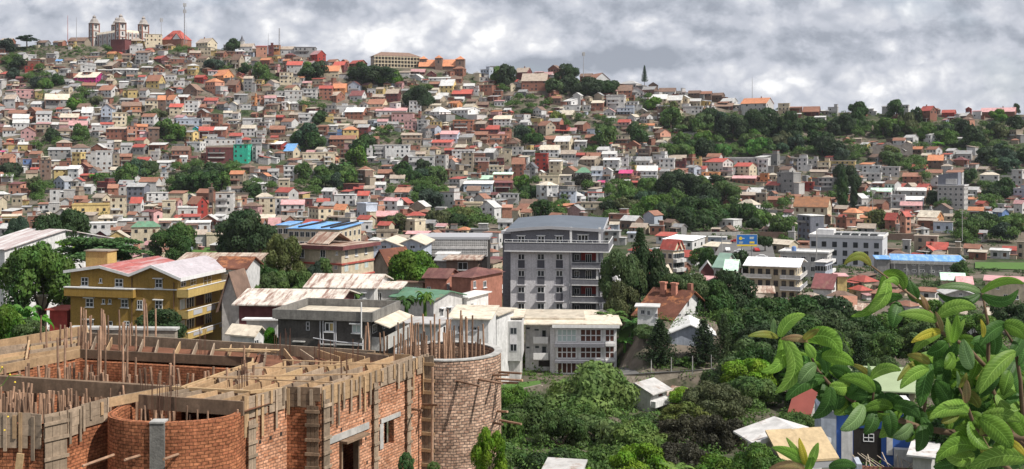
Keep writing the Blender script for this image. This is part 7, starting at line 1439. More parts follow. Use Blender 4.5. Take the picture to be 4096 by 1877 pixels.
for (tx,ty,rt,rb) in ((0,0,140,225),(L,0,130,218),(L,W,150,236),(0,W,160,240)):
    yy=tx*b.xh.y+ty*b.yh.y+b.O.y; s_=3.1; zt1=-(b.c.q(rb)-YH)/F*yy-b.zb; zf=-(b.c.q(rt)-YH)/F*yy-b.zb
    t=MB().box(tx-s_,tx+s_,ty-s_,ty+s_,-6,zt1).build('tower',PB,b.e)
    m=MB()
    for sx in(-1,1):
        for sy in(-1,1): m.box(tx+sx*s_-.45,tx+sx*s_+.45,ty+sy*s_-.45,ty+sy*s_+.45,-6,zt1-.1)
    for z_ in (zt1-.8,zt1-7,zt1-13): m.box(tx-s_-.3,tx+s_+.3,ty-s_-.3,ty+s_+.3,z_,z_+.5)
    m.build('brick_quoins',TRIM,t); hh=zf-zt1
    MB().lathe([(s_*1.75,0),(s_*1.25,hh*.18),(s_*.95,hh*.45),(s_*.6,hh*.58),(s_*.5,hh*.6),(s_*.5,hh*.72),(s_*.62,hh*.74),(s_*.35,hh*.86),(.3,hh*.93),(.15,hh)],(tx,ty,zt1),8).build('flared_roof',DOMER,t)
    for z_ in (zt1-4.5,zt1-11,zt1-16):
        MB().box(tx-.7,tx+.7,ty-s_-.1,ty-s_,z_,z_+3).box(tx+s_,tx+s_+.1,ty-.7,ty+.7,z_,z_+3).build('window',M['glass'],t)
b=mid(C1,1045,1180,1215,366,372,500,None,'p','maroon','maroon','maroon retaining block under the turreted palace','wall','wall',yaw=20,W=8)
b=mid(C1,1530,1715,1780,285,370,420,None,'h','brick','red','big red hip-roofed mansion with white-edged gable on the crest, right of the palace','mansion','mansion',yaw=20,srange=(.3,1.2),W=14)
MB().face([(b.L*.55,-.6,b.H+.1),(b.L*.95,-.6,b.H+.1),(b.L*.75,-.6,b.H+5)]).build('front_gable',WM['white'],b.e)
m=MB()
for sg in(-1,1): m.hexa([(b.L*.75,-.9,b.H+5.3),(b.L*.75+sg*b.L*.24,-.9,b.H),(b.L*.75+sg*b.L*.24,5,b.H),(b.L*.75,5,b.H+5.3),(b.L*.75,-.9,b.H+5.6),(b.L*.75+sg*b.L*.27,-.9,b.H),(b.L*.75+sg*b.L*.27,5,b.H),(b.L*.75,5,b.H+5.6)])
m.build('gable_roof',RM['red'],b.e)
# arcaded block
b=Bld(C2,1020,1120,1545,400,yaw=20,left=True,name='college_building',label='long arcaded buff building with brown roof on the skyline, left of the orange church',cat='college',W=16)
L,W=b.L,b.W; H=b.zr(290); b.walls(H,WM['tanw']); b.roof('h',H,H+4.2,RM['brown'],o=1.2)
for k in range(4):
    z_=H-3.1*k; m=MB(); m.box(-.9,L+.6,-1.4,-.02,z_-.9,z_-.35); m.build('loggia_parapet',WM['cream'],b.e)
    for j in range(14):
        x=L*(j+.5)/14
        link('window',UWM,b.e,(x,0,z_-2.8),(1.3,1,1.7))
m=MB()
for j in range(15): x=L*j/14; m.box(x-.2,x+.2,-1.45,-1.1,-6,H)
m.build('loggia_columns',WM['cream'],b.e)
for k in range(3): link('window',UWL,b.e,(0,W*.3,H-3-3.2*k),(1,2,1.6)); link('window',UWL,b.e,(0,W*.65,H-3-3.2*k),(1,2,1.6))
# church with orange roofs
b=Bld(C2,1540,1880,1900,430,yaw=6,name='church',label='brown brick church with bright orange roofs and three pyramid-capped turrets on the skyline',cat='church',W=10)
L=b.L; H=b.zr(385); zr=b.zr(328,5); b.walls(H,WM['brown'],'g',zr); b.roof('g',H,zr,RM['orange'],o=.6)
for (a,c,rt,rp,y) in ((1690,1755,280,312,-2.5),(1885,1965,290,325,-1),(1545,1610,288,318,3)):
    x0,_=b.fr(a,400,y); x1,_=b.fr(c,400,y); z1=b.zr(rp,y); zp=b.zr(rt,y); s_=(x1-x0)
    t=MB().box(x0,x1,y,y+s_,-8,z1).build('turret',WM['brown'],b.e); cx_,cy_=(x0+x1)/2,y+s_/2
    m=MB(); o=.5; q=[(x0-o,y-o,z1),(x1+o,y-o,z1),(x1+o,y+s_+o,z1),(x0-o,y+s_+o,z1)]
    for i in range(4): m.face([q[i],q[(i+1)%4],(cx_,cy_,zp)])
    m.face(q[::-1]); m.build('pyramid_roof',RM['orange'],t); MB().box(cx_-.5,cx_+.5,y-.08,y-.0,z1-4.5,z1-2).build('window',M['glass'],t)
# little steeple
a=at(C1.p(2285),C1.q(430),hit(C1.p(2285),C1.q(430),560)); e=empty('steeple',a,0,'small dark pointed steeple on the skyline beside the round tree','steeple'); k=a.y/F
h1=(C1.q(430)-C1.q(392))*k; h2=(C1.q(430)-C1.q(335))*k
MB().box(-2,2,-2,2,-4,h1).build('tower',WM['offwhite'],e); MB().lathe([(2.6,h1),(1.2,h1+(h2-h1)*.4),(.1,h2)],(0,0,0),4).build('spire',RM['dgrey'],e)
tree_px(2578,332,34,72,'conifer1','blue','spire-like Norfolk pine standing high above the roofs of the skyline',Y=hit(2578,336,560))
# quarry face
m=MB(); qg=random.Random(3); qa=[(3490,578),(3520,575),(3560,574),(3600,576),(3650,590)]
Yq=hit(3560,625,560); pts=[]
for i in range(15):
    px=3490+i*11.5; pts.append((px,576+6*math.sin(i*.9)+qg.uniform(-3,3)))
for (a0,r0),(a1,r1) in zip(pts,pts[1:]):
    prev=None
    for j in range(5):
        f0,f1=j/5,(j+1)/5
        P0=at(a0,r0+(622-r0)*f0,Yq+qg.uniform(-.2,.2)-4*f0); P1=at(a1,r1+(622-r1)*f0,Yq-4*f0); P2=at(a1,r1+(622-r1)*f1,Yq-4*f1); P3=at(a0,r0+(622-r0)*f1,Yq-4*f1)
        m.face([P3,P2,P1,P0])
    T=Vector((0,6,-1)); m.face([at(a0,r0,Yq),at(a1,r1,Yq),at(a1,r1,Yq)+T,at(a0,r0,Yq)+T])
tag(m.build('rock_face',make_mat('dark_stone',(.13,.115,.105),.95,.3,streak=.3,scale=.3,fine=2)),'bare dark rock face cut into the green right-hand slope','rock face')
# ---------------------------------------------------------------- building site in front
def brick_mat(name,c1,c2,mort,var=.35,msz=.011,hgt=.105,wid=.23,rub=0):
    m=bpy.data.materials.new(name); m.use_nodes=True; t=m.node_tree; N=t.nodes; L=t.links; b=N['Principled BSDF']; b.inputs['Roughness'].default_value=.95; b.inputs['Specular IOR Level'].default_value=.1
    uv=N.new('ShaderNodeUVMap'); uv.uv_map='UVMap'; tc=N.new('ShaderNodeTexCoord')
    nz=N.new('ShaderNodeTexNoise'); nz.inputs['Scale'].default_value=3.; nz.inputs['Detail'].default_value=4; L.new(uv.outputs[0],nz.inputs['Vector'])
    ds=N.new('ShaderNodeVectorMath'); ds.operation='MULTIPLY_ADD'; L.new(nz.outputs['Color'],ds.inputs[0]); ds.inputs[1].default_value=(.09+rub,.07+rub,0); L.new(uv.outputs[0],ds.inputs[2])
    br=N.new('ShaderNodeTexBrick'); L.new(ds.outputs[0],br.inputs['Vector']); br.inputs['Scale'].default_value=1; br.inputs['Brick Width'].default_value=wid; br.inputs['Row Height'].default_value=hgt; br.inputs['Mortar Size'].default_value=msz; br.inputs['Mortar Smooth'].default_value=.3; br.inputs['Bias'].default_value=-.1
    br.inputs['Color1'].default_value=lin(c1); br.inputs['Color2'].default_value=lin(c2); br.inputs['Mortar'].default_value=lin(mort)
    n2=N.new('ShaderNodeTexNoise'); n2.inputs['Scale'].default_value=.9; n2.inputs['Detail'].default_value=8; n2.inputs['Roughness'].default_value=.7; L.new(uv.outputs[0],n2.inputs['Vector'])
    mr=N.new('ShaderNodeMapRange'); mr.inputs[1].default_value=.3; mr.inputs[2].default_value=.7; mr.inputs[3].default_value=1-var*1.3; mr.inputs[4].default_value=1+var*1.2; L.new(n2.outputs['Fac'],mr.inputs[0])
    n3=N.new('ShaderNodeTexNoise'); n3.inputs['Scale'].default_value=7; n3.inputs['Detail'].default_value=2; L.new(uv.outputs[0],n3.inputs['Vector'])
    m3=N.new('ShaderNodeMapRange'); m3.inputs[1].default_value=.35; m3.inputs[2].default_value=.65; m3.inputs[3].default_value=.68; m3.inputs[4].default_value=1.3; L.new(n3.outputs['Fac'],m3.inputs[0])
    mm=N.new('ShaderNodeMath'); mm.operation='MULTIPLY'; L.new(mr.outputs[0],mm.inputs[0]); L.new(m3.outputs[0],mm.inputs[1])
    vm=N.new('ShaderNodeVectorMath'); vm.operation='SCALE'; L.new(br.outputs['Color'],vm.inputs[0]); L.new(mm.outputs[0],vm.inputs['Scale']); L.new(vm.outputs[0],b.inputs['Base Color'])
    bp=N.new('ShaderNodeBump'); bp.invert=True; bp.inputs['Strength'].default_value=.7; bp.inputs['Distance'].default_value=.03; L.new(br.outputs['Fac'],bp.inputs['Height']); L.new(bp.outputs[0],b.inputs['Normal'])
    return m
BR1=brick_mat('fresh_orange_brick',(.4,.16,.08),(.29,.105,.055),(.15,.065,.035),msz=.015,hgt=.125,wid=.27)
BR3=brick_mat('sunlit_orange_brick',(.56,.3,.19),(.4,.17,.09),(.22,.13,.09),msz=.016,hgt=.125,wid=.27,var=.3)  # lit copy of the orange brick, sunlight painted into paler colours
BR2=brick_mat('weathered_brick',(.54,.37,.27),(.29,.17,.12),(.15,.12,.1),var=.45,msz=.02,rub=.06,hgt=.135,wid=.26)
WOOD=[make_mat('weathered_board',(.33,.25,.18),.9,.25,fine=9,streak=.3,scale=2,objvar=.25),make_mat('tan_board',(.42,.28,.16),.85,.2,fine=9,streak=.2,scale=2,objvar=.2),make_mat('fresh_board',(.42,.29,.16),.8,.15,fine=9,scale=2,objvar=.15),make_mat('dark_board',(.2,.135,.09),.9,.25,fine=9,streak=.3,scale=2,objvar=.25)]
POLE=make_mat('eucalyptus_pole',(.29,.18,.12),.85,.35,fine=5,scale=2,objvar=.5)
ZT=-9.36; sg_=random.Random(21)
SB=empty('unfinished_building',(-12,45,-14),0,'unfinished brick building full of timber formwork and joists, filling the lower left','building site')
ORG=(-12,45,-14)
def sb(m,name,mat=None,parent=None): return m.build(name,mat,parent or SB,origin=ORG)
class WL:
    def __init__(s,a,c,z=ZT):
        s.a=onz(*a,z) if len(a)==2 else Vector(a); s.b=onz(*c,z) if len(c)==2 else Vector(c); s.a.z=s.b.z=0; s.d=(s.b-s.a); s.len=s.d.length; s.d.normalize(); s.n=Vector((s.d.y,-s.d.x,0))
        if s.n.dot(s.a)>0: s.n=-s.n          # towards the camera
    def s(w,px): k=(px-CX)/F; return (k*w.a.y-w.a.x)/(w.d.x-k*w.d.y)
    def z(w,px,row): y=w.a.y+w.d.y*w.s(px); return -(row-YH)/F*y
    def p(w,s,o,z): q=w.a+w.d*s+w.n*o; return (q.x,q.y,z)
    def box(w,m,s0,s1,o0,o1,z0,z1,mat=None,uv=False,u0=0):
        P=[w.p(s0,o1,z0),w.p(s1,o1,z0),w.p(s1,o0,z0),w.p(s0,o0,z0),w.p(s0,o1,z1),w.p(s1,o1,z1),w.p(s1,o0,z1),w.p(s0,o0,z1)]
        n=len(m.v); m.v+=P; k=m.m(mat); U=[(u0+s0,z0),(u0+s1,z0),(u0+s1,z0),(u0+s0,z0),(u0+s0,z1),(u0+s1,z1),(u0+s1,z1),(u0+s0,z1)]
        for f in ((3,2,1,0),(4,5,6,7),(0,1,5,4),(1,2,6,5),(2,3,7,6),(3,0,4,7)):
            m.f.append(tuple(n+i for i in f)); m.mi.append(k)
            if not uv: m.uv.append(None)
            elif f in((1,2,6,5),(3,0,4,7)): m.uv.append([((o1-o0)*(0 if i in(0,1,4,5) else 1),P[i][2]) for i in f])
            elif f==(4,5,6,7) or f==(3,2,1,0): m.uv.append([(U[i][0],.05+(0 if i in(0,1,4,5) else .1)) for i in f])
            else: m.uv.append([U[i] for i in f])
def brickwall(w,z0,z1,th,mat,holes=(),u0=0,name='brick_wall',off=0):
    """holes: (s0,s1,za,zb)"""
    m=MB(); S=sorted({0,w.len}|{h[0] for h in holes}|{h[1] for h in holes}); Z=sorted({z0,z1}|{h[2] for h in holes}|{h[3] for h in holes})
    for a,c in zip(S,S[1:]):
        for e,f in zip(Z,Z[1:]):
            if any(a>=h[0]-1e-6 and c<=h[1]+1e-6 and e>=h[2]-1e-6 and f<=h[3]+1e-6 for h in holes): continue
            w.box(m,a,c,off-th,off,e,f,None,True,u0)
    return sb(m,name,mat)
def formwork(w,s0,s1,top,hgt,drop=(.3,1.1),step=.42,off=.03,panel=1.5,tone=(0,0,1)):
    s=s0
    while s<s1-.05:
        e=min(s1,s+panel*sg_.uniform(.85,1.15)); m=MB(); n=3; t0=top+sg_.uniform(-.03,.03)
        for i in range(n):
            za=t0-hgt*(i+1)/n+.008; w.box(m,s+sg_.uniform(0,.02),e-sg_.uniform(0,.03) if i<2 else e-sg_.uniform(0,.35),off,off+.035+sg_.uniform(0,.01),za+(sg_.uniform(-.05,.05) if i==2 else 0),t0-hgt*i/n-.004)
        p=sb(m,'formwork_panel',WOOD[sg_.choice(tone)])
        q=s+.1
        while q<e-.05:
            m=MB(); l=hgt*sg_.uniform(.5,.9) if sg_.random()<.5 else hgt+sg_.uniform(*drop); a=sg_.uniform(.045,.075); tp=t0-sg_.uniform(-.02,.12); dx=sg_.uniform(-.03,.03)
            w.box(m,q-a,q+a,off+.05,off+.09,tp-l,tp); c=m.build('batten',WOOD[sg_.choice((0,0,1))],p,origin=ORG); q+=step*sg_.uniform(.6,1.3)
        s=e+.01
def shutter(w,s,wd,z0,z1,off=.05,tone=0):
    m=MB(); n=3
    for i in range(n): w.box(m,s-wd/2+wd*i/n+.006,s-wd/2+wd*(i+1)/n-.006,off,off+.04,z0,z1+sg_.uniform(-.04,.04))
    p=sb(m,'column_formwork',WOOD[tone]); z=z1-.2
    while z>max(z0,-13.2): m=MB(); w.box(m,s-wd/2-.05,s+wd/2+.05,off+.045,off+.1,z-.09,z+.03); m.build('cleat',WOOD[tone],p,origin=ORG); z-=sg_.uniform(.5,.75)
ZB=-17
# right wall with door and window
w5=WL((1283,1552),(1712,1414)); zd=w5.z(1400,1735)
sD0,sD1=w5.s(1357),w5.s(1438); zD=w5.z(1357,1762); sW0,sW1=w5.s(1537),w5.s(1576); zW0,zW1=w5.z(1537,1790),w5.z(1537,1690)
brickwall(w5,ZB,ZT-.35,.3,BR3,[(sD0,sD1,ZB,zD),(sW0,sW1,zW0,zW1)])
formwork(w5,0,w5.len,ZT+.02,.82,(.2,.9))
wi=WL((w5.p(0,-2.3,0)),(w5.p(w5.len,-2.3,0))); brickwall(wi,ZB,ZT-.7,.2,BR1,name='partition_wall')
for px,wd in ((1297,.42),(1495,.34),(1627,.34)): shutter(w5,w5.s(px),wd,ZB,ZT-.5,.1)
m=MB(); w5.box(m,w5.s(1313),w5.s(1472),.02,.07,zD+.02,zD+.3); sb(m,'lintel',M['lconcrete']); m=MB(); w5.box(m,w5.s(1520),w5.s(1598),.02,.07,zW1+.02,zW1+.22); w5.box(m,w5.s(1516),w5.s(1530),.015,.06,zW0,zW1); sb(m,'window_lintel',M['lconcrete'])
m=MB(); w5.box(m,sD0+.03,sD0+.12,-.3,.1,ZB,zD-.05); w5.box(m,sD1-.1,sD1-.02,-.25,.02,ZB,zD-.02); w5.box(m,sD0,sD1+.2,.02,.4,zD-.12,zD-.02); sb(m,'door_frame',WOOD[3])
m=MB(); w5.box(m,w5.s(1712)-.35,w5.s(1712),.01,.06,ZB,ZT-.5); sb(m,'concrete_column',M['lconcrete'])
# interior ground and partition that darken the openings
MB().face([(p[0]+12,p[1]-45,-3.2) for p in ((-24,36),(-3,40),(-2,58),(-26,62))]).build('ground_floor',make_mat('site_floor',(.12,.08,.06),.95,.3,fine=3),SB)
# corner wall, its shade put into darker boards; left return
w4=WL((1147,1547),(1283,1552)); brickwall(w4,ZB,ZT-.3,.3,BR1,u0=3); formwork(w4,0,w4.len,ZT,.85,(.1,.7),tone=(3,0)); shutter(w4,w4.len-.3,.5,ZB,ZT-.7,.1,3)
w3=WL((975,1592),(1147,1547)); brickwall(w3,ZB,ZT-.35,.3,BR3,u0=7); formwork(w3,0,w3.len,ZT,.85,(.2,.9))
shutter(w3,.3,.4,ZB,ZT-.9,.12); 
m=MB(); w3.box(m,-.12,.02,.02,.16,ZT-1.5,ZT+.1); sb(m,'corner_board',WOOD[1])
m=MB()
for px,row in ((1040,1768),(1082,1752),(1124,1735)): 
    s=w3.s(px); z=w3.z(px,row); w3.box(m,s-.06,s+.06,-.02,.012,z-.07,z+.07)
for px,row in ((1365,1720),(1455,1683),(1463,1755),(1468,1850),(1640,1770),(1682,1750)):
    s=w5.s(px); z=w5.z(px,row); w5.box(m,s-.05,s+.05,-.02,.012,z-.07,z+.07)
sb(m,'putlog_holes',M['dark'])
# bay: curved low wall
def curved(pts,z0,z1,th,mat,name,u0=0,cap=None):
    m=MB(); u=u0; n=len(pts); pts=[Vector(p) for p in pts]; nr=[]
    for i in range(n):
        d=(pts[min(i+1,n-1)]-pts[max(i-1,0)]).normalized(); nr.append(Vector((d.y,-d.x,0)))
    for i in range(n-1):
        a,c=pts[i],pts[i+1]; l=(c-a).length; ai,ci=a-nr[i]*th,c-nr[i+1]*th
        V=lambda p,z:(p.x,p.y,z)
        m.face([V(a,z0),V(c,z0),V(c,z1),V(a,z1)],None,[(u,z0),(u+l,z0),(u+l,z1),(u,z1)])
        m.face([V(ci,z0),V(ai,z0),V(ai,z1),V(ci,z1)],None,[(u+l,z0),(u,z0),(u,z1),(u+l,z1)])
        m.face([V(a,z1),V(c,z1),V(ci,z1),V(ai,z1)],None,[(u,0.05),(u+l,0.05),(u+l,.16),(u,.16)])
        u+=l
    o=sb(m,name,mat)
    if cap:
        m=MB()
        for i in range(n-1):
            a,c=pts[i]+nr[i]*.04,pts[i+1]+nr[i+1]*.04; ai,ci=pts[i]-nr[i]*(th+.04),pts[i+1]-nr[i+1]*(th+.04); V=lambda p,z:(p.x,p.y,z)
            m.hexa([V(a,z1+.002),V(c,z1+.002),V(ci,z1+.002),V(ai,z1+.002),V(a,z1+.06),V(c,z1+.06),V(ci,z1+.06),V(ai,z1+.06)])
        m.build('concrete_rim',cap,o,origin=ORG)
    return o
ZBAY=-9.78; bc=Vector((-12.8,40.85,0)); bpts=[(-15.15,42.6,0),(-15.3,41.6,0)]+[(bc.x+2.5*math.cos(R(a)),bc.y+1.62*math.sin(R(a)),0) for a in range(180,361,9)]+[(-10.25,41.9,0)]
curved(bpts,ZB,ZBAY,.24,BR1,'curved_bay_wall')
q=at(633,1700,39.3); MB().box(-.27,.27,-.16,.3,ZB+14,ZBAY+14-.02).build('concrete_column',M['concrete'],SB).location=(q.x+12,q.y-45+.02,0)
m=MB(); m.box(-.27,.27,-.2,.3,0,.06).build('column_cap',M['lconcrete'],SB).location=(q.x+12,q.y-45+.02,ZBAY+14)
# front left wall (turning back)
AL=[(-160,1652),(130,1655),(172,1659),(265,1640),(320,1622),(433,1593)]
u=0
for i,(a,c) in enumerate(zip(AL,AL[1:])):
    w=WL(a,c); brickwall(w,ZB,ZT-.4,.3,BR1,u0=u); u+=w.len
    formwork(w,0,w.len,ZT+.02,1.25 if i<2 else 1.0 if i==3 else .85,(.0,.5),step=.5,panel=1.1,tone=(0,))
w=WL((172,1659),(265,1640)); shutter(w,w.len*.45,w.len*.95,-11.9,ZT-.1,.14,0)
MB().bar((-17.9+12,38.6-45,-12.8+14),(-17.6+12,38.5-45,-10.7+14),.25,.06,(0,-1,0)).build('leaning_plank',WOOD[2],SB)
# beams
def beam(a,c,z=ZT,h=.45,th=.08,mat=1,name='beam_side'):
    w=WL(a,c,z); m=MB(); w.box(m,0,w.len,-th/2,th/2,z-h,z); sb(m,name,WOOD[mat]); return w
beam((433,1593),(700,1541),h=.35,mat=1); beam((433+18,1588),(718,1537),h=.3,mat=0)
beam((-150,1493),(690,1545),h=.62,th=.25,mat=3); beam((557,1578),(975,1606),h=.55,th=.1,mat=3)
beam((330,1330),(1500,1403),h=.5,th=.12,mat=0); beam((-150,1385),(345,1302),h=.5,th=.12,mat=1); beam((345,1302),(352,1331),h=.4,th=.1,mat=1)
beam((320,1397),(1010,1430),h=.42,th=.1,mat=3); beam((-140,1490),(320,1397),h=.4,th=.1,mat=1)
beam((720,1548),(1012,1445),h=.3,mat=2); beam((735,1552),(1030,1449),h=.3,mat=1); beam((1010,1445),(1012,1430),h=.3)
beam((690,1546),(1000,1562),h=.12,th=.15,mat=2); beam((1000,1562),(1147,1548),h=.12,th=.12,mat=2)
# courtyard brick walls
w=WL((318,1402),(1015,1440)); brickwall(w,ZB,ZT-.5,.25,BR1,u0=2); w=WL((-140,1492),(318,1402)); brickwall(w,ZB,ZT-.5,.25,BR1,u0=4)
w=WL((1015,1440),(725,1550)); brickwall(w,ZB,ZT-.5,.25,BR1); w=WL((-100,1560),(690,1575)); w=WL((330,1340),(1500,1410)); brickwall(w,ZB,ZT-.55,.25,BR1,u0=1)
w=WL((-150,1395),(345,1312)); brickwall(w,ZB,ZT-.55,.25,BR1)
# joist forms
def bil(q,u,v):
    a,b_,c,d=q; return (a.lerp(b_,u)).lerp(d.lerp(c,u),v)
def joists(q,n,rows,h=.36,flip=False):
    q=[onz(*p,ZT) for p in q]
    if flip: q=[q[3],q[0],q[1],q[2]]
    for r in range(rows):
        for i in range(n):
            u=(i+.5+sg_.uniform(-.12,.12))/n; a=bil(q,u,(r+.03)/rows); c=bil(q,u+sg_.uniform(-.01,.01),(r+.97)/rows); dz=Vector((0,0,-h/2-.03-sg_.uniform(0,.04)))
            m=MB(); m.bar(a+dz,c+dz,.05,h); sb(m,'joist_form',WOOD[sg_.choice((0,0,1,1,2,0))])
        if r: 
            a,c=bil(q,0,r/rows),bil(q,1,r/rows); m=MB(); m.bar(a+Vector((0,0,.02)),c+Vector((0,0,.02)),.09,.05); sb(m,'cross_board',WOOD[1])
joists([(725,1549),(1275,1548),(1700,1414),(1015,1445)],8,3); joists([(565,1576),(972,1603),(1140,1550),(730,1549)],6,1)
joists([(325,1394),(1010,1428),(1030,1378),(352,1337)],10,1); joists([(1012,1440),(1690,1412),(1500,1408),(1035,1380)],7,1); joists([(-130,1480),(318,1397),(345,1335),(-130,1395)],5,2,flip=True)
# added dark sheet under the joists, shade of their gaps put into its colour
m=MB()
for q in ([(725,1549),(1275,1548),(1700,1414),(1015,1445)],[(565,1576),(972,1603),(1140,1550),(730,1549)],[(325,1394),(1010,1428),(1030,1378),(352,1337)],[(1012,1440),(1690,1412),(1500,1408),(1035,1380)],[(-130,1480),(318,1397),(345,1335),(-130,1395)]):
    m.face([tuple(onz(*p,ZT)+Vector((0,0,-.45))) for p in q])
sb(m,'joist_gap_shade',make_mat('gap_shade',(.17,.075,.045),.9,.3,fine=4))
# loose boards on the slab
for i in range(11):
    a=onz(sg_.uniform(850,960),sg_.uniform(1392,1406),ZT+.08+i*.02); c=a+Vector((sg_.uniform(1.6,2.4),sg_.uniform(-.9,-.4),sg_.uniform(0,.08)))
    tag(MB().bar((0,0,0),c-a,.12,.03).build('loose_board',WOOD[sg_.choice((1,2,2))]),'loose sawn board lying in the heap on the back slab','board','loose boards heaped on the back slab').location=a
for k_,(a,c) in enumerate((((0,1352),(1150,1545)),((60,1345),(1400,1540)),((740,1470),(1290,1508)),((980,1400),(1600,1432)))):
    pass
for (a,c) in (((870,1515),(1330,1535)),((1130,1445),(1560,1462))):
    m=MB(); m.bar(onz(*a,ZT)+Vector((0,0,.05)),onz(*c,ZT)+Vector((0,0,.05)),.1,.04); sb(m,'lying_plank',WOOD[sg_.choice((1,2))])
# round tower
ZR_=-9.62; tc=Vector((-3.15,52.7,0)); rr=2.62
tp=[(tc.x+rr*math.cos(R(a)),tc.y+rr*math.sin(R(a)),0) for a in range(-190,171,9)]
curved(tp,ZB-1,ZR_,.28,BR2,'round_tower_wall',cap=M['lconcrete'])
for a_,wd in ((-104,.0),): pass
for px0,px1,z1 in ((1742,1800,ZR_+.3),):
    k=(1771-CX)/F; ang=R(-108); c=Vector((tc.x+(rr+.02)*math.cos(ang),tc.y+(rr+.02)*math.sin(ang),0)); d=Vector((-math.sin(ang),math.cos(ang),0)); w=WL((c.x-d.x*.36,c.y-d.y*.36,0),(c.x+d.x*.36,c.y+d.y*.36,0)); w.n=Vector((math.cos(ang),math.sin(ang),0))
    m=MB(); 
    for i in range(3): w.box(m,.24*i+.01,.24*(i+1)-.01,.02,.07,ZB,ZR_+.25+sg_.uniform(-.05,.05))
    p=sb(m,'column_formwork',WOOD[0]); z=ZR_-.1
    while z>-15: m=MB(); w.box(m,-.05,.77,.075,.13,z-.1,z+.05); m.build('cleat',WOOD[1],p,origin=ORG); z-=sg_.uniform(.5,.8)
MB().tube([(0,0,-7.4),(0.02,0,-1.8)],.06,6).build('dark_pole',POLE,SB).location=(onz(1733,1560,-11).x+12,49.6-45,14-8)
for ax,ay,bx,by in ((1812,1520,1920,1545),(1903,1515,2008,1535),(1965,1500,2035,1500),(1990,1488,2085,1494),(1978,1515,2090,1522),(1985,1530,2070,1532),(1640,1636,1688,1642),(1683,1618,1753,1620),(1968,1690,2010,1698),(1995,1680,2085,1697),(1985,1645,2030,1647)):
    if bx>1925 or ay<1530:
        k=(ax-CX)/F; A_=1+k*k; B_=-2*(k*tc.x+tc.y); C_=tc.x**2+tc.y**2-rr*rr; D_=B_*B_-4*A_*C_
        Y0=(-B_-math.sqrt(D_))/(2*A_) if D_>0 else tc.y
    else: Y0=w5.p(w5.s(ax),0,0)[1]
    a=at(ax,ay,Y0+.25); c=at(bx,by,Y0-.9); m=MB(); m.tube([a,c],[.06,.055],7); sb(m,'putlog',POLE)
for ax,ay,bx,by,Y0 in ((455,1820,330,1865,39.4),(568,1820,500,1840,39.25),(722,1814,655,1838,39.2)):
    a=at(ax,ay,Y0+.3); c=at(bx,by,Y0-1.1); m=MB(); m.tube([a,c],[.055,.05],7); sb(m,'putlog',POLE)
# rebar starters
for (px,row) in ((1140,1390),(1255,1440),(1275,1450),(1320,1445),(1410,1440),(640,1600),(680,1590),(560,1560),(605,1590),(1100,1400),(800,1385),(950,1540),(965,1530),(1365,1500)):
    m=MB(); 
    for i in range(4): 
        p=onz(px,row,ZT)+Vector(((i%2)*.22,(i//2)*.22,0)); m.tube([p-Vector((0,0,.6)),p+Vector((sg_.uniform(-.04,.04),0,sg_.uniform(.5,1.0)))],.016,4)
    sb(m,'rebar',M['rebar'])
# props
def polething(p,h,label,group,r=.055,lean=.1):
    e=MB(); a=sg_.uniform(-lean,lean); b_=sg_.uniform(-lean,lean); k=sg_.uniform(-.05,.05)
    e.tube([(0,0,0),(a*h*.5+k,b_*h*.5,h*.5),(a*h,b_*h,h)],[r,r*.9,r*.75],6)
    o=e.build('timber_prop',POLE); o.location=p; tag(o,label,'prop',group); return o
def props(n,x0,x1,r0,r1,z,h0,h1,label,group,r=.045,lean=.06):
    for i in range(n): polething(onz(sg_.uniform(x0,x1),sg_.uniform(r0,r1),z),sg_.uniform(h0,h1),label,group,r*sg_.uniform(.8,1.25),lean)
props(26,-30,420,1615,1650,ZT-3.2,2.8,3.25,'rough wooden prop in the crowded front left room of the building site','props packed in the front left room')
for i in range(62): 
    px=sg_.uniform(-20,520); Y=sg_.uniform(41.6 if px<420 else 43,45); polething(Vector(((px-CX)/F*Y,Y,-12.8)),sg_.uniform(2.9,3.4),'rough wooden prop under the long dark beam at the left of the site','props under the long dark beam',.065)
for i in range(90):
    px=sg_.uniform(10,1000); Y=sg_.uniform(45.8,47.3) if px<700 else sg_.uniform(45.6,46.6); h=sg_.choice((2.2,2.8,3.4,3.7)); polething(Vector(((px-CX)/F*Y,Y,-12.8)),h,'wooden prop standing in the open courtyard of the site','props standing in the courtyard',.08)
for px,t,rb in ((235,1350,1500),(262,1355,1505),(403,1305,1500),(395,1320,1500),(420,1380,1505),(487,1290,1510),(505,1305,1510),(1060-520,1430,1520),(345,1370,1505),(975,1385,1520),(695,1400,1540)):
    Y=46.5; a=at(px,1560,Y); a.z=-12.8; polething(a,at(px,t,Y).z+12.8,'extra tall wooden prop rising above the courtyard of the site','tall props rising from the courtyard',.06,.02)
for px,t in ((312,1310),(322,1295),(333,1300),(205,1350),(200,1370),(262,1300),(270,1310),(283,1290),(362,1262),(322,1228),(330,1232),(340,1240),(362,1265),(408,1235),(414,1240),(420,1255),(428,1262),(480,1240),(475,1300),(500,1290),(520,1295),(530,1290),(543,1300),(575,1195),(580,1200),(590,1215),(622,1235),(165,1262),(188,1305),(240,1300)):
    Y=sg_.uniform(53,56); a=at(px,1405,Y); polething(a,at(px,t,Y).z-a.z,'crooked pole standing before the ochre house behind the slab','crooked poles before the ochre house',.055,.03)
for i in range(46):
    an=sg_.uniform(0,6.28); q=math.sqrt(sg_.random())*2.1; p=Vector((tc.x+math.cos(an)*q-.1,tc.y+math.sin(an)*q,-12.2)); polething(p,sg_.uniform(3.0,4.6),'reddish wooden pole standing inside the round brick tower','poles standing inside the round tower',.06,.035)
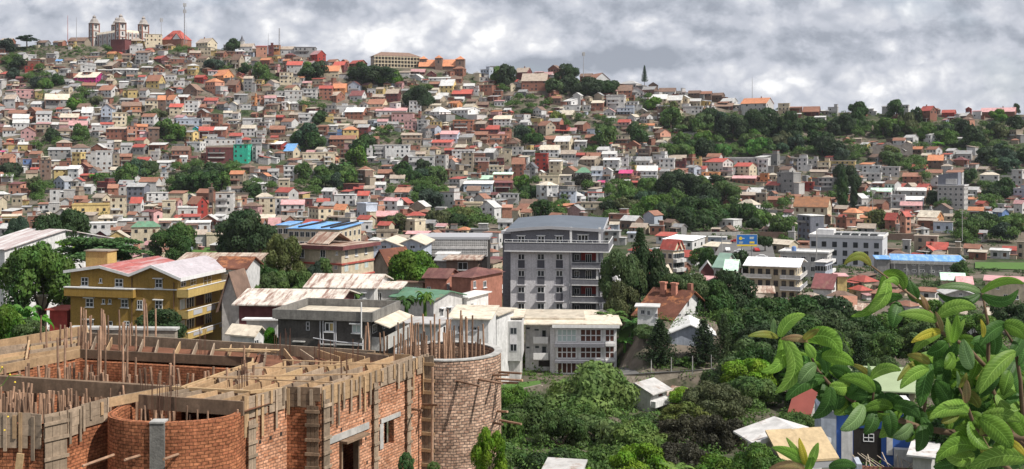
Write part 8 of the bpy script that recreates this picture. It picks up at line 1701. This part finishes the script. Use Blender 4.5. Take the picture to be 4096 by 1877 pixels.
for px in (1460,1475,1520,1535,1545,1575,1600,1612,1618,1628,1640,1655,1590,1605):
    Y=sg_.uniform(50.8,52.5); a=at(px,1450,Y); polething(a,sg_.uniform(.9,2.1),'wooden pole at the back corner of the slab beside the round tower','poles at the back corner of the slab',.055,.04)
for i in range(12):
    px=560+i*34; Y=sg_.uniform(40.9,41.3); polething(Vector(((px-CX)/F*Y,Y,-12.6)),2.6+sg_.uniform(-.2,.5),'short wooden prop inside the curved brick bay','props inside the curved bay',.05)
# low stone wall and shed wall behind the slab
for a,c,rt,rb,Y,lb in ((285,700,1318,1400,95,'rubble stone garden wall with pale coping behind the slab poles'),):
    m=MB(); p,q=at(a,rt,Y*K),at(c,rt+5,Y*K); m.hexa([(p.x,p.y,-19),(q.x,q.y,-19),(q.x,q.y+.5,-19),(p.x,p.y+.5,-19),tuple(p),tuple(q),(q.x,q.y+.5,q.z),(p.x,p.y+.5,p.z)]); o=tag(m.build('stone_wall',M['stone']),lb,'wall')
    MB().hexa([(p.x-.1,p.y-.08,p.z+.01),(q.x+.1,q.y-.08,q.z+.01),(q.x+.1,q.y+.6,q.z+.01),(p.x-.1,p.y+.6,p.z+.01),(p.x-.1,p.y-.08,p.z+.14),(q.x+.1,q.y-.08,q.z+.14),(q.x+.1,q.y+.6,q.z+.14),(p.x-.1,p.y+.6,p.z+.14)]).build('coping',M['lconcrete'],o)
# shrubs poking in front of the site
for cx,bs,w_,h_,lf,lb in ((1960,1960,130,230,'bright','bright feathery shrub at the foot of the round tower'),(1625,1905,60,90,'vivid','small bright sprig before the site wall, left of the tower'),(1735,1900,50,50,'bright','tiny green sprig at the bottom before the tower formwork')):
    tree_px(cx,bs,w_,h_,'fine0',lf,lb,Y=36,cat='shrub',name='shrub')
# ---------------------------------------------------------------- big-leaved tree in the foreground
def leaf_mat(name,col,col2,tr=.45):
    m=bpy.data.materials.new(name); m.use_nodes=True; t=m.node_tree; N=t.nodes; L=t.links; b=N['Principled BSDF']; b.inputs['Roughness'].default_value=.5; b.inputs['Specular IOR Level'].default_value=.22
    tc=N.new('ShaderNodeTexCoord'); nz=N.new('ShaderNodeTexNoise'); nz.inputs['Scale'].default_value=22; nz.inputs['Detail'].default_value=5; L.new(tc.outputs['Object'],nz.inputs['Vector'])
    oi=N.new('ShaderNodeObjectInfo'); mr=N.new('ShaderNodeMapRange'); mr.inputs[1].default_value=.35; mr.inputs[2].default_value=.65; L.new(nz.outputs['Fac'],mr.inputs[0])
    mx=N.new('ShaderNodeMix'); mx.data_type='RGBA'; L.new(mr.outputs[0],mx.inputs[0]); mx.inputs[6].default_value=lin(col); mx.inputs[7].default_value=lin(col2)
    uv=N.new('ShaderNodeUVMap'); uv.uv_map='UVMap'; sp=N.new('ShaderNodeSeparateXYZ'); L.new(uv.outputs[0],sp.inputs[0])
    def mt(op,a,c=0.):
        n=N.new('ShaderNodeMath'); n.operation=op
        for i,q in enumerate((a,c)):
            if isinstance(q,(int,float)): n.inputs[i].default_value=q
            else: L.new(q,n.inputs[i])
        return n.outputs[0]
    s=mt('ABSOLUTE',mt('SUBTRACT',sp.outputs[0],.5)); mid_=mt('LESS_THAN',s,.022)
    v=mt('FRACT',mt('MULTIPLY',mt('SUBTRACT',sp.outputs[1],mt('MULTIPLY',s,.28)),13)); vein=mt('LESS_THAN',v,.13); f=mt('MAXIMUM',mid_,mt('MULTIPLY',vein,.7))
    m2=N.new('ShaderNodeMix'); m2.data_type='RGBA'; L.new(f,m2.inputs[0]); L.new(mx.outputs[2],m2.inputs[6]); m2.inputs[7].default_value=lin([min(1,c*1.7+.03) for c in col2])
    vm=N.new('ShaderNodeVectorMath'); vm.operation='SCALE'; L.new(m2.outputs[2],vm.inputs[0]); r2=N.new('ShaderNodeMapRange'); r2.inputs[3].default_value=.75; r2.inputs[4].default_value=1.2; L.new(oi.outputs['Random'],r2.inputs[0]); L.new(r2.outputs[0],vm.inputs['Scale'])
    L.new(vm.outputs[0],b.inputs['Base Color']); tr_=N.new('ShaderNodeBsdfTranslucent'); L.new(vm.outputs[0],tr_.inputs['Color']); ms=N.new('ShaderNodeMixShader'); ms.inputs[0].default_value=tr; L.new(b.outputs[0],ms.inputs[1]); L.new(tr_.outputs[0],ms.inputs[2]); L.new(ms.outputs[0],N['Material Output'].inputs['Surface'])
    return m
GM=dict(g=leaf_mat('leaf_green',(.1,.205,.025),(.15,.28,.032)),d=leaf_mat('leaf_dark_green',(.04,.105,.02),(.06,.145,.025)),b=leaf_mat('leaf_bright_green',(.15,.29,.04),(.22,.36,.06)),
 p=leaf_mat('leaf_pale_green',(.12,.21,.07),(.17,.27,.1)),y=leaf_mat('leaf_yellow',(.3,.3,.03),(.4,.33,.04)),o=leaf_mat('leaf_olive',(.2,.17,.035),(.14,.18,.03)),r=leaf_mat('leaf_brown_pink',(.3,.17,.09),(.24,.2,.08)))
GY=2.9; lg=random.Random(12)
GT=empty('guava_tree',at(D8.p(1900),D8.q(1500),GY),0,'broad-leaved fruit tree branch with large ribbed green leaves in the right foreground','tree'); GO=GT.location.copy()
def guava_leaf(bx,by,tx,ty,w,bend=0,roll=0,c='g',dz=0.,root=GT,crop=D8,curl=.42):
    Y0=GY+dz; P0=at(crop.p(bx),crop.q(by),Y0); P2=at(crop.p(tx),crop.q(ty),Y0-.02+lg.uniform(-.03,.03)); sc=Y0/F/crop.k
    d=(P2-P0); ln=d.length; side=Vector((-d.z,0,d.x)).normalized()      # in the picture plane, left of travel
    if side.z<0: side=-side
    ctl=(P0+P2)/2+side*bend*2*sc+Vector((0,-.02,0)); view=Vector((0,-1,0)); hw=w*sc*.5*.95; m=MB(); ns,nc=34,6; V=[]
    for i in range(ns+1):
        t=i/ns
        for j in range(nc+1):
            s=j/nc*2-1; tt=min(1,max(0,t+.0*abs(s)))
            C=P0*(1-tt)**2+ctl*2*tt*(1-tt)+P2*tt*tt; T=(-(P0)*2*(1-tt)+ctl*2*(1-2*tt)+P2*2*tt).normalized()
            S=T.cross(view).normalized(); ro=R(roll); Nn_=(view*math.cos(ro)+S*math.sin(ro)); S2=T.cross(Nn_).normalized(); Nn_=S2.cross(T)*-1 if S2.cross(T).dot(view)<0 else S2.cross(T)
            wd=hw*(math.sin(math.pi*min(1,t**.82*.97+.03))**.62)*(1 if 0<t<1 else .12)
            ph=((t-.14*abs(s))*13)%1.; rib=(.5-abs(ph-.5))*2
            V.append(C+S2*s*wd+Nn_*(abs(s)*wd*.32-(abs(s)**2)*wd*curl+ -.0+rib*hw*.2*(1-abs(s)*.5)*(abs(s)>.05)))
    for i in range(ns):
        for j in range(nc):
            a=i*(nc+1)+j; q=(a,a+1,a+nc+2,a+nc+1); m.face([V[k] for k in q],None,[((k%(nc+1))/nc,(k//(nc+1))/ns) for k in q])
    # weld the grid
    me=bpy.data.meshes.new('leaf'); org=root.location; me.from_pydata([tuple(v-org) for v in V],[],[(i*(nc+1)+j,i*(nc+1)+j+1,(i+1)*(nc+1)+j+1,(i+1)*(nc+1)+j) for i in range(ns) for j in range(nc)])
    ul=me.uv_layers.new(name='UVMap'); uvs=[((l.vertex_index%(nc+1))/nc,(l.vertex_index//(nc+1))/ns) for l in me.loops]; ul.data.foreach_set('uv',[x for u in uvs for x in u])
    me.polygons.foreach_set('use_smooth',[True]*len(me.polygons)); me.materials.append(GM[c]); me.update()
    o=bpy.data.objects.new('leaf',me); COL.objects.link(o); o.parent=root; return o
BRM=make_mat('guava_bark',(.13,.085,.05),.8,.3,fine=30,scale=8)
def branch(pts,r0,r1,dz=0.,root=GT,name='branch'):
    P_=[at(D8.p(x),D8.q(y),GY+dz+.02)-root.location for x,y in pts]; n=len(P_)
    MB().tube(P_,[r0+(r1-r0)*i/(n-1) for i in range(n)],7).build(name,BRM,root,smooth=True)
branch([(1900,1500),(1750,1150),(1609,1010),(1400,985),(1220,985),(1060,960),(920,910),(790,865),(700,820),(620,765),(560,720),(500,650),(470,590),(440,490)],.012,.0028)
branch([(1750,1150),(1550,1000),(1440,760),(1415,600),(1420,420),(1385,235)],.01,.003,.03); branch([(1430,660),(1300,520),(1160,440),(1110,340),(1020,260),(930,190),(860,140),(780,80)],.006,.0022,-.02)
branch([(1900,1500),(1600,1250),(1420,1080),(1340,940),(1300,830),(1260,740)],.009,.003,-.05); branch([(1060,960),(1085,760),(1100,620)],.005,.003,.02); branch([(790,865),(800,760),(775,680)],.004,.002,-.02); branch([(1609,1010),(1590,700),(1560,520),(1500,420)],.007,.003,.06)
LV=[(785,85,638,80,52,52,10,'o',-.02),(850,135,676,358,62,-62,25,'g',0),(872,160,765,330,88,-30,-15,'b',-.03),(850,130,962,215,74,38,20,'g',.02),(930,190,860,175,40,24,0,'b',-.04),(955,255,748,376,72,42,-20,'d',.03),(940,285,903,418,86,12,10,'d',.02),(1035,272,992,160,76,-10,5,'d',.04),
(1090,325,1050,238,38,0,20,'r',-.01),(1100,330,1020,265,34,10,0,'o',0),(1375,225,1138,206,52,24,30,'p',.0),(1378,232,1612,184,54,42,15,'g',0),(1370,238,1140,232,60,-44,20,'d',.03),(1382,242,1578,212,66,-50,10,'d',.03),(1140,385,928,350,66,24,10,'b',-.02),(1145,362,1352,318,84,40,5,'b',-.03),
(1165,440,1000,500,52,20,0,'y',.0),(1160,455,1010,560,60,30,10,'b',.03),(1170,440,1130,330,30,0,0,'r',-.03),(1215,500,1195,360,50,-8,20,'b',-.03),(1225,500,1250,345,48,4,-20,'g',-.04),(1230,500,1290,370,40,10,0,'b',-.02),(1240,510,1180,420,54,10,10,'d',0),(1330,635,1280,478,88,-16,0,'p',-.05),(1560,552,1368,776,92,34,10,'b',-.02),(1565,548,1350,770,80,40,0,'b',-.01),
(1390,470,1375,372,30,0,0,'y',-.03),(1510,405,1370,520,90,28,0,'d',.05),(1500,400,1612,480,96,20,0,'g',.04),(1430,430,1440,570,80,10,10,'d',.06),(1600,470,1520,580,80,0,0,'d',.08),(300,470,432,348,78,36,10,'b',-.02),(285,472,122,466,42,20,20,'o',-.01),(262,458,262,366,34,-6,0,'p',.01),(318,478,268,770,92,-78,5,'b',-.04),(300,474,190,655,70,-60,10,'g',-.01),
(445,492,300,482,44,16,10,'r',-.03),(430,482,622,560,112,58,0,'g',.01),(420,488,508,428,46,12,0,'o',-.03),(478,578,428,498,58,0,0,'b',-.04),(500,600,615,522,74,24,20,'d',.03),(490,620,398,722,86,14,0,'p',-.05),(520,575,692,622,84,24,0,'g',-.01),(545,660,500,540,60,10,0,'d',.02),(540,690,328,812,90,40,10,'d',.02),(460,600,340,700,90,30,0,'d',.03),(400,560,260,600,70,20,10,'g',.03),
(565,735,468,905,86,-30,0,'d',-.01),(610,760,590,870,88,0,0,'d',.02),(660,700,560,640,90,20,0,'d',.04),(800,765,622,690,80,34,0,'g',-.03),(785,695,948,650,66,40,0,'b',-.02),(772,682,672,616,34,16,0,'o',-.01),(772,690,768,606,20,0,0,'p',-.02),(745,835,618,968,88,-16,0,'p',-.05),(720,790,690,690,80,0,0,'d',.02),(800,800,760,700,80,20,0,'d',.03),
(805,862,748,990,84,-10,0,'d',-.01),(872,862,886,1008,88,6,0,'d',-.02),(900,850,740,870,70,30,0,'g',0),(900,840,1046,905,84,26,0,'d',.01),(960,860,860,770,70,10,0,'d',.03),(1005,938,900,1005,74,-12,0,'p',-.04),(1055,942,1028,1084,80,-12,0,'d',-.02),(1060,900,1110,1000,60,0,0,'d',.03),(1098,640,942,748,72,30,0,'b',-.02),(1105,600,1050,848,96,14,0,'d',.02),(1100,612,978,566,52,14,0,'o',-.02),(1030,600,925,706,44,10,0,'o',0),
(1090,640,950,660,70,26,0,'g',.01),(1180,640,1250,500,80,10,0,'d',.06),(1190,720,1130,560,100,0,0,'d',.07),(1210,820,1130,700,100,0,0,'d',.06),(1310,872,1098,912,88,46,0,'b',-.05),(1308,868,1150,905,96,42,0,'b',-.04),(1310,885,1358,968,90,20,0,'g',-.02),(1302,822,1302,698,52,-10,0,'r',-.06),(1262,742,1300,660,34,4,0,'o',-.04),(1250,742,1246,648,22,0,0,'p',-.04),
(1342,1062,1132,1142,96,54,0,'g',-.03),(1340,1040,1180,1060,80,44,0,'g',-.01),(1640,1130,1308,1190,118,56,0,'b',-.06),(1372,905,1540,1070,124,20,0,'g',-.06),(1380,900,1592,925,80,30,0,'b',-.04),(1510,1015,1612,1110,40,10,0,'y',-.06),(1612,1000,1480,860,100,20,0,'g',0),(1360,800,1480,690,80,20,0,'d',.03),(1230,560,1180,640,80,0,0,'g',0),(1365,560,1320,700,70,0,0,'g',.02)]
for l in LV: guava_leaf(*l)
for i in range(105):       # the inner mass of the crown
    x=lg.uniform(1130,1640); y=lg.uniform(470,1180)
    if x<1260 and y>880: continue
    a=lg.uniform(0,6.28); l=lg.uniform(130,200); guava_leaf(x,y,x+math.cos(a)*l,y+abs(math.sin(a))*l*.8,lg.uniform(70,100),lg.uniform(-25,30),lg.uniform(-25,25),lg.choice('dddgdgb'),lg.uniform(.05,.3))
MP=[(500,650),(560,720),(620,765),(700,820),(790,865),(920,910),(1060,950)]
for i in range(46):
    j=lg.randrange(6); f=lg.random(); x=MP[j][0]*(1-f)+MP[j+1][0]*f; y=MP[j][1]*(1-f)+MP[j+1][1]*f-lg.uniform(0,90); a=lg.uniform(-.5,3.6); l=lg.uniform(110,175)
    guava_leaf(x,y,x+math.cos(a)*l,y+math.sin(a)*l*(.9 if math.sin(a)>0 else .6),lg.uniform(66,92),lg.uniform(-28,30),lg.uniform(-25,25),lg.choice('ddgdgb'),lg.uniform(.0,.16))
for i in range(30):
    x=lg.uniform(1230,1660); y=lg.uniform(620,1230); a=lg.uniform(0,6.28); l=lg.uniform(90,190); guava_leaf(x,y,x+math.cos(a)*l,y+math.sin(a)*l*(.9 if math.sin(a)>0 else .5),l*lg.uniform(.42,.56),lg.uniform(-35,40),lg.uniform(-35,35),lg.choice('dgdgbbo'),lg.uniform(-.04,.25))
for x,y,t in ((790,760,.02),(640,700,.05),(700,740,.06),(860,800,.05),(960,900,.05),(560,620,.06),(430,660,.05),(1000,850,.07)):
    for k in range(2): a=lg.uniform(.5,2.6); guava_leaf(x,y,x+math.cos(a)*140,y+math.sin(a)*110,80,lg.uniform(-15,20),lg.uniform(-20,20),lg.choice('ddg'),t)
G2=empty('guava_sapling',at(D8.p(450),D8.q(1400),2.5),0,'small leafy shoot rising at the bottom edge beside the awning house','shrub')
G2o=G2
for l in ((425,1150,250,1062,62,20,0,'g'),(430,1155,328,1008,40,0,0,'b'),(440,1160,398,1010,46,-6,10,'y'),(462,1165,502,1036,54,12,0,'b'),(430,1180,235,1180,50,30,0,'r'),(560,1172,706,1170,60,26,0,'d'),(440,1190,470,1090,50,0,0,'g')): guava_leaf(*l,dz=-.35,root=G2)
branch([(450,1400),(440,1250),(436,1150)],.004,.002,-.35,root=G2,name='stem')
# weed flowers at the far left
WD=empty('weed_stalk',at(-20,1560,9),0,'thin yellow-green flowering weed stalk at the left edge before the site','weed')
m=MB(); pts_=[at(-20,1560,9),at(10,1540,9),at(35,1505,9),at(40,1490,9)]; m.tube([p-WD.location for p in pts_],.004,4); m.tube([at(35,1505,9)-WD.location,at(85,1500,9)-WD.location],.003,4); m.tube([at(0,1490,9)-WD.location,at(12,1470,9)-WD.location],.004,4); m.build('stem',LM['bright'],WD)
for x,y in ((32,1668),(18,1722),(60,1530),(8,1470),(40,1500)): MB().lathe([(.002,-.006),(.009,0),(.006,.008)],(0,0,0),7).build('flower',bpy.data.materials['billboard_yellow'],WD).location=at(x,y,9)-WD.location
# ---------------------------------------------------------------- thin air over the valley
def haze(dens):
    m=bpy.data.materials.new('haze'); m.use_nodes=True; t=m.node_tree; N=t.nodes; N.remove(N['Principled BSDF']); v=N.new('ShaderNodeVolumePrincipled'); v.inputs['Density'].default_value=dens; v.inputs['Color'].default_value=(.86,.91,1,1); v.inputs['Anisotropy'].default_value=.2; t.links.new(v.outputs[0],N['Material Output'].inputs['Volume'])
    o=MB().box(-4600,4600,-100,2300,-70,190).build('haze',m); o['kind']='stuff'; o['label']='thin pale haze between the viewer and the hill'
haze(.00004)
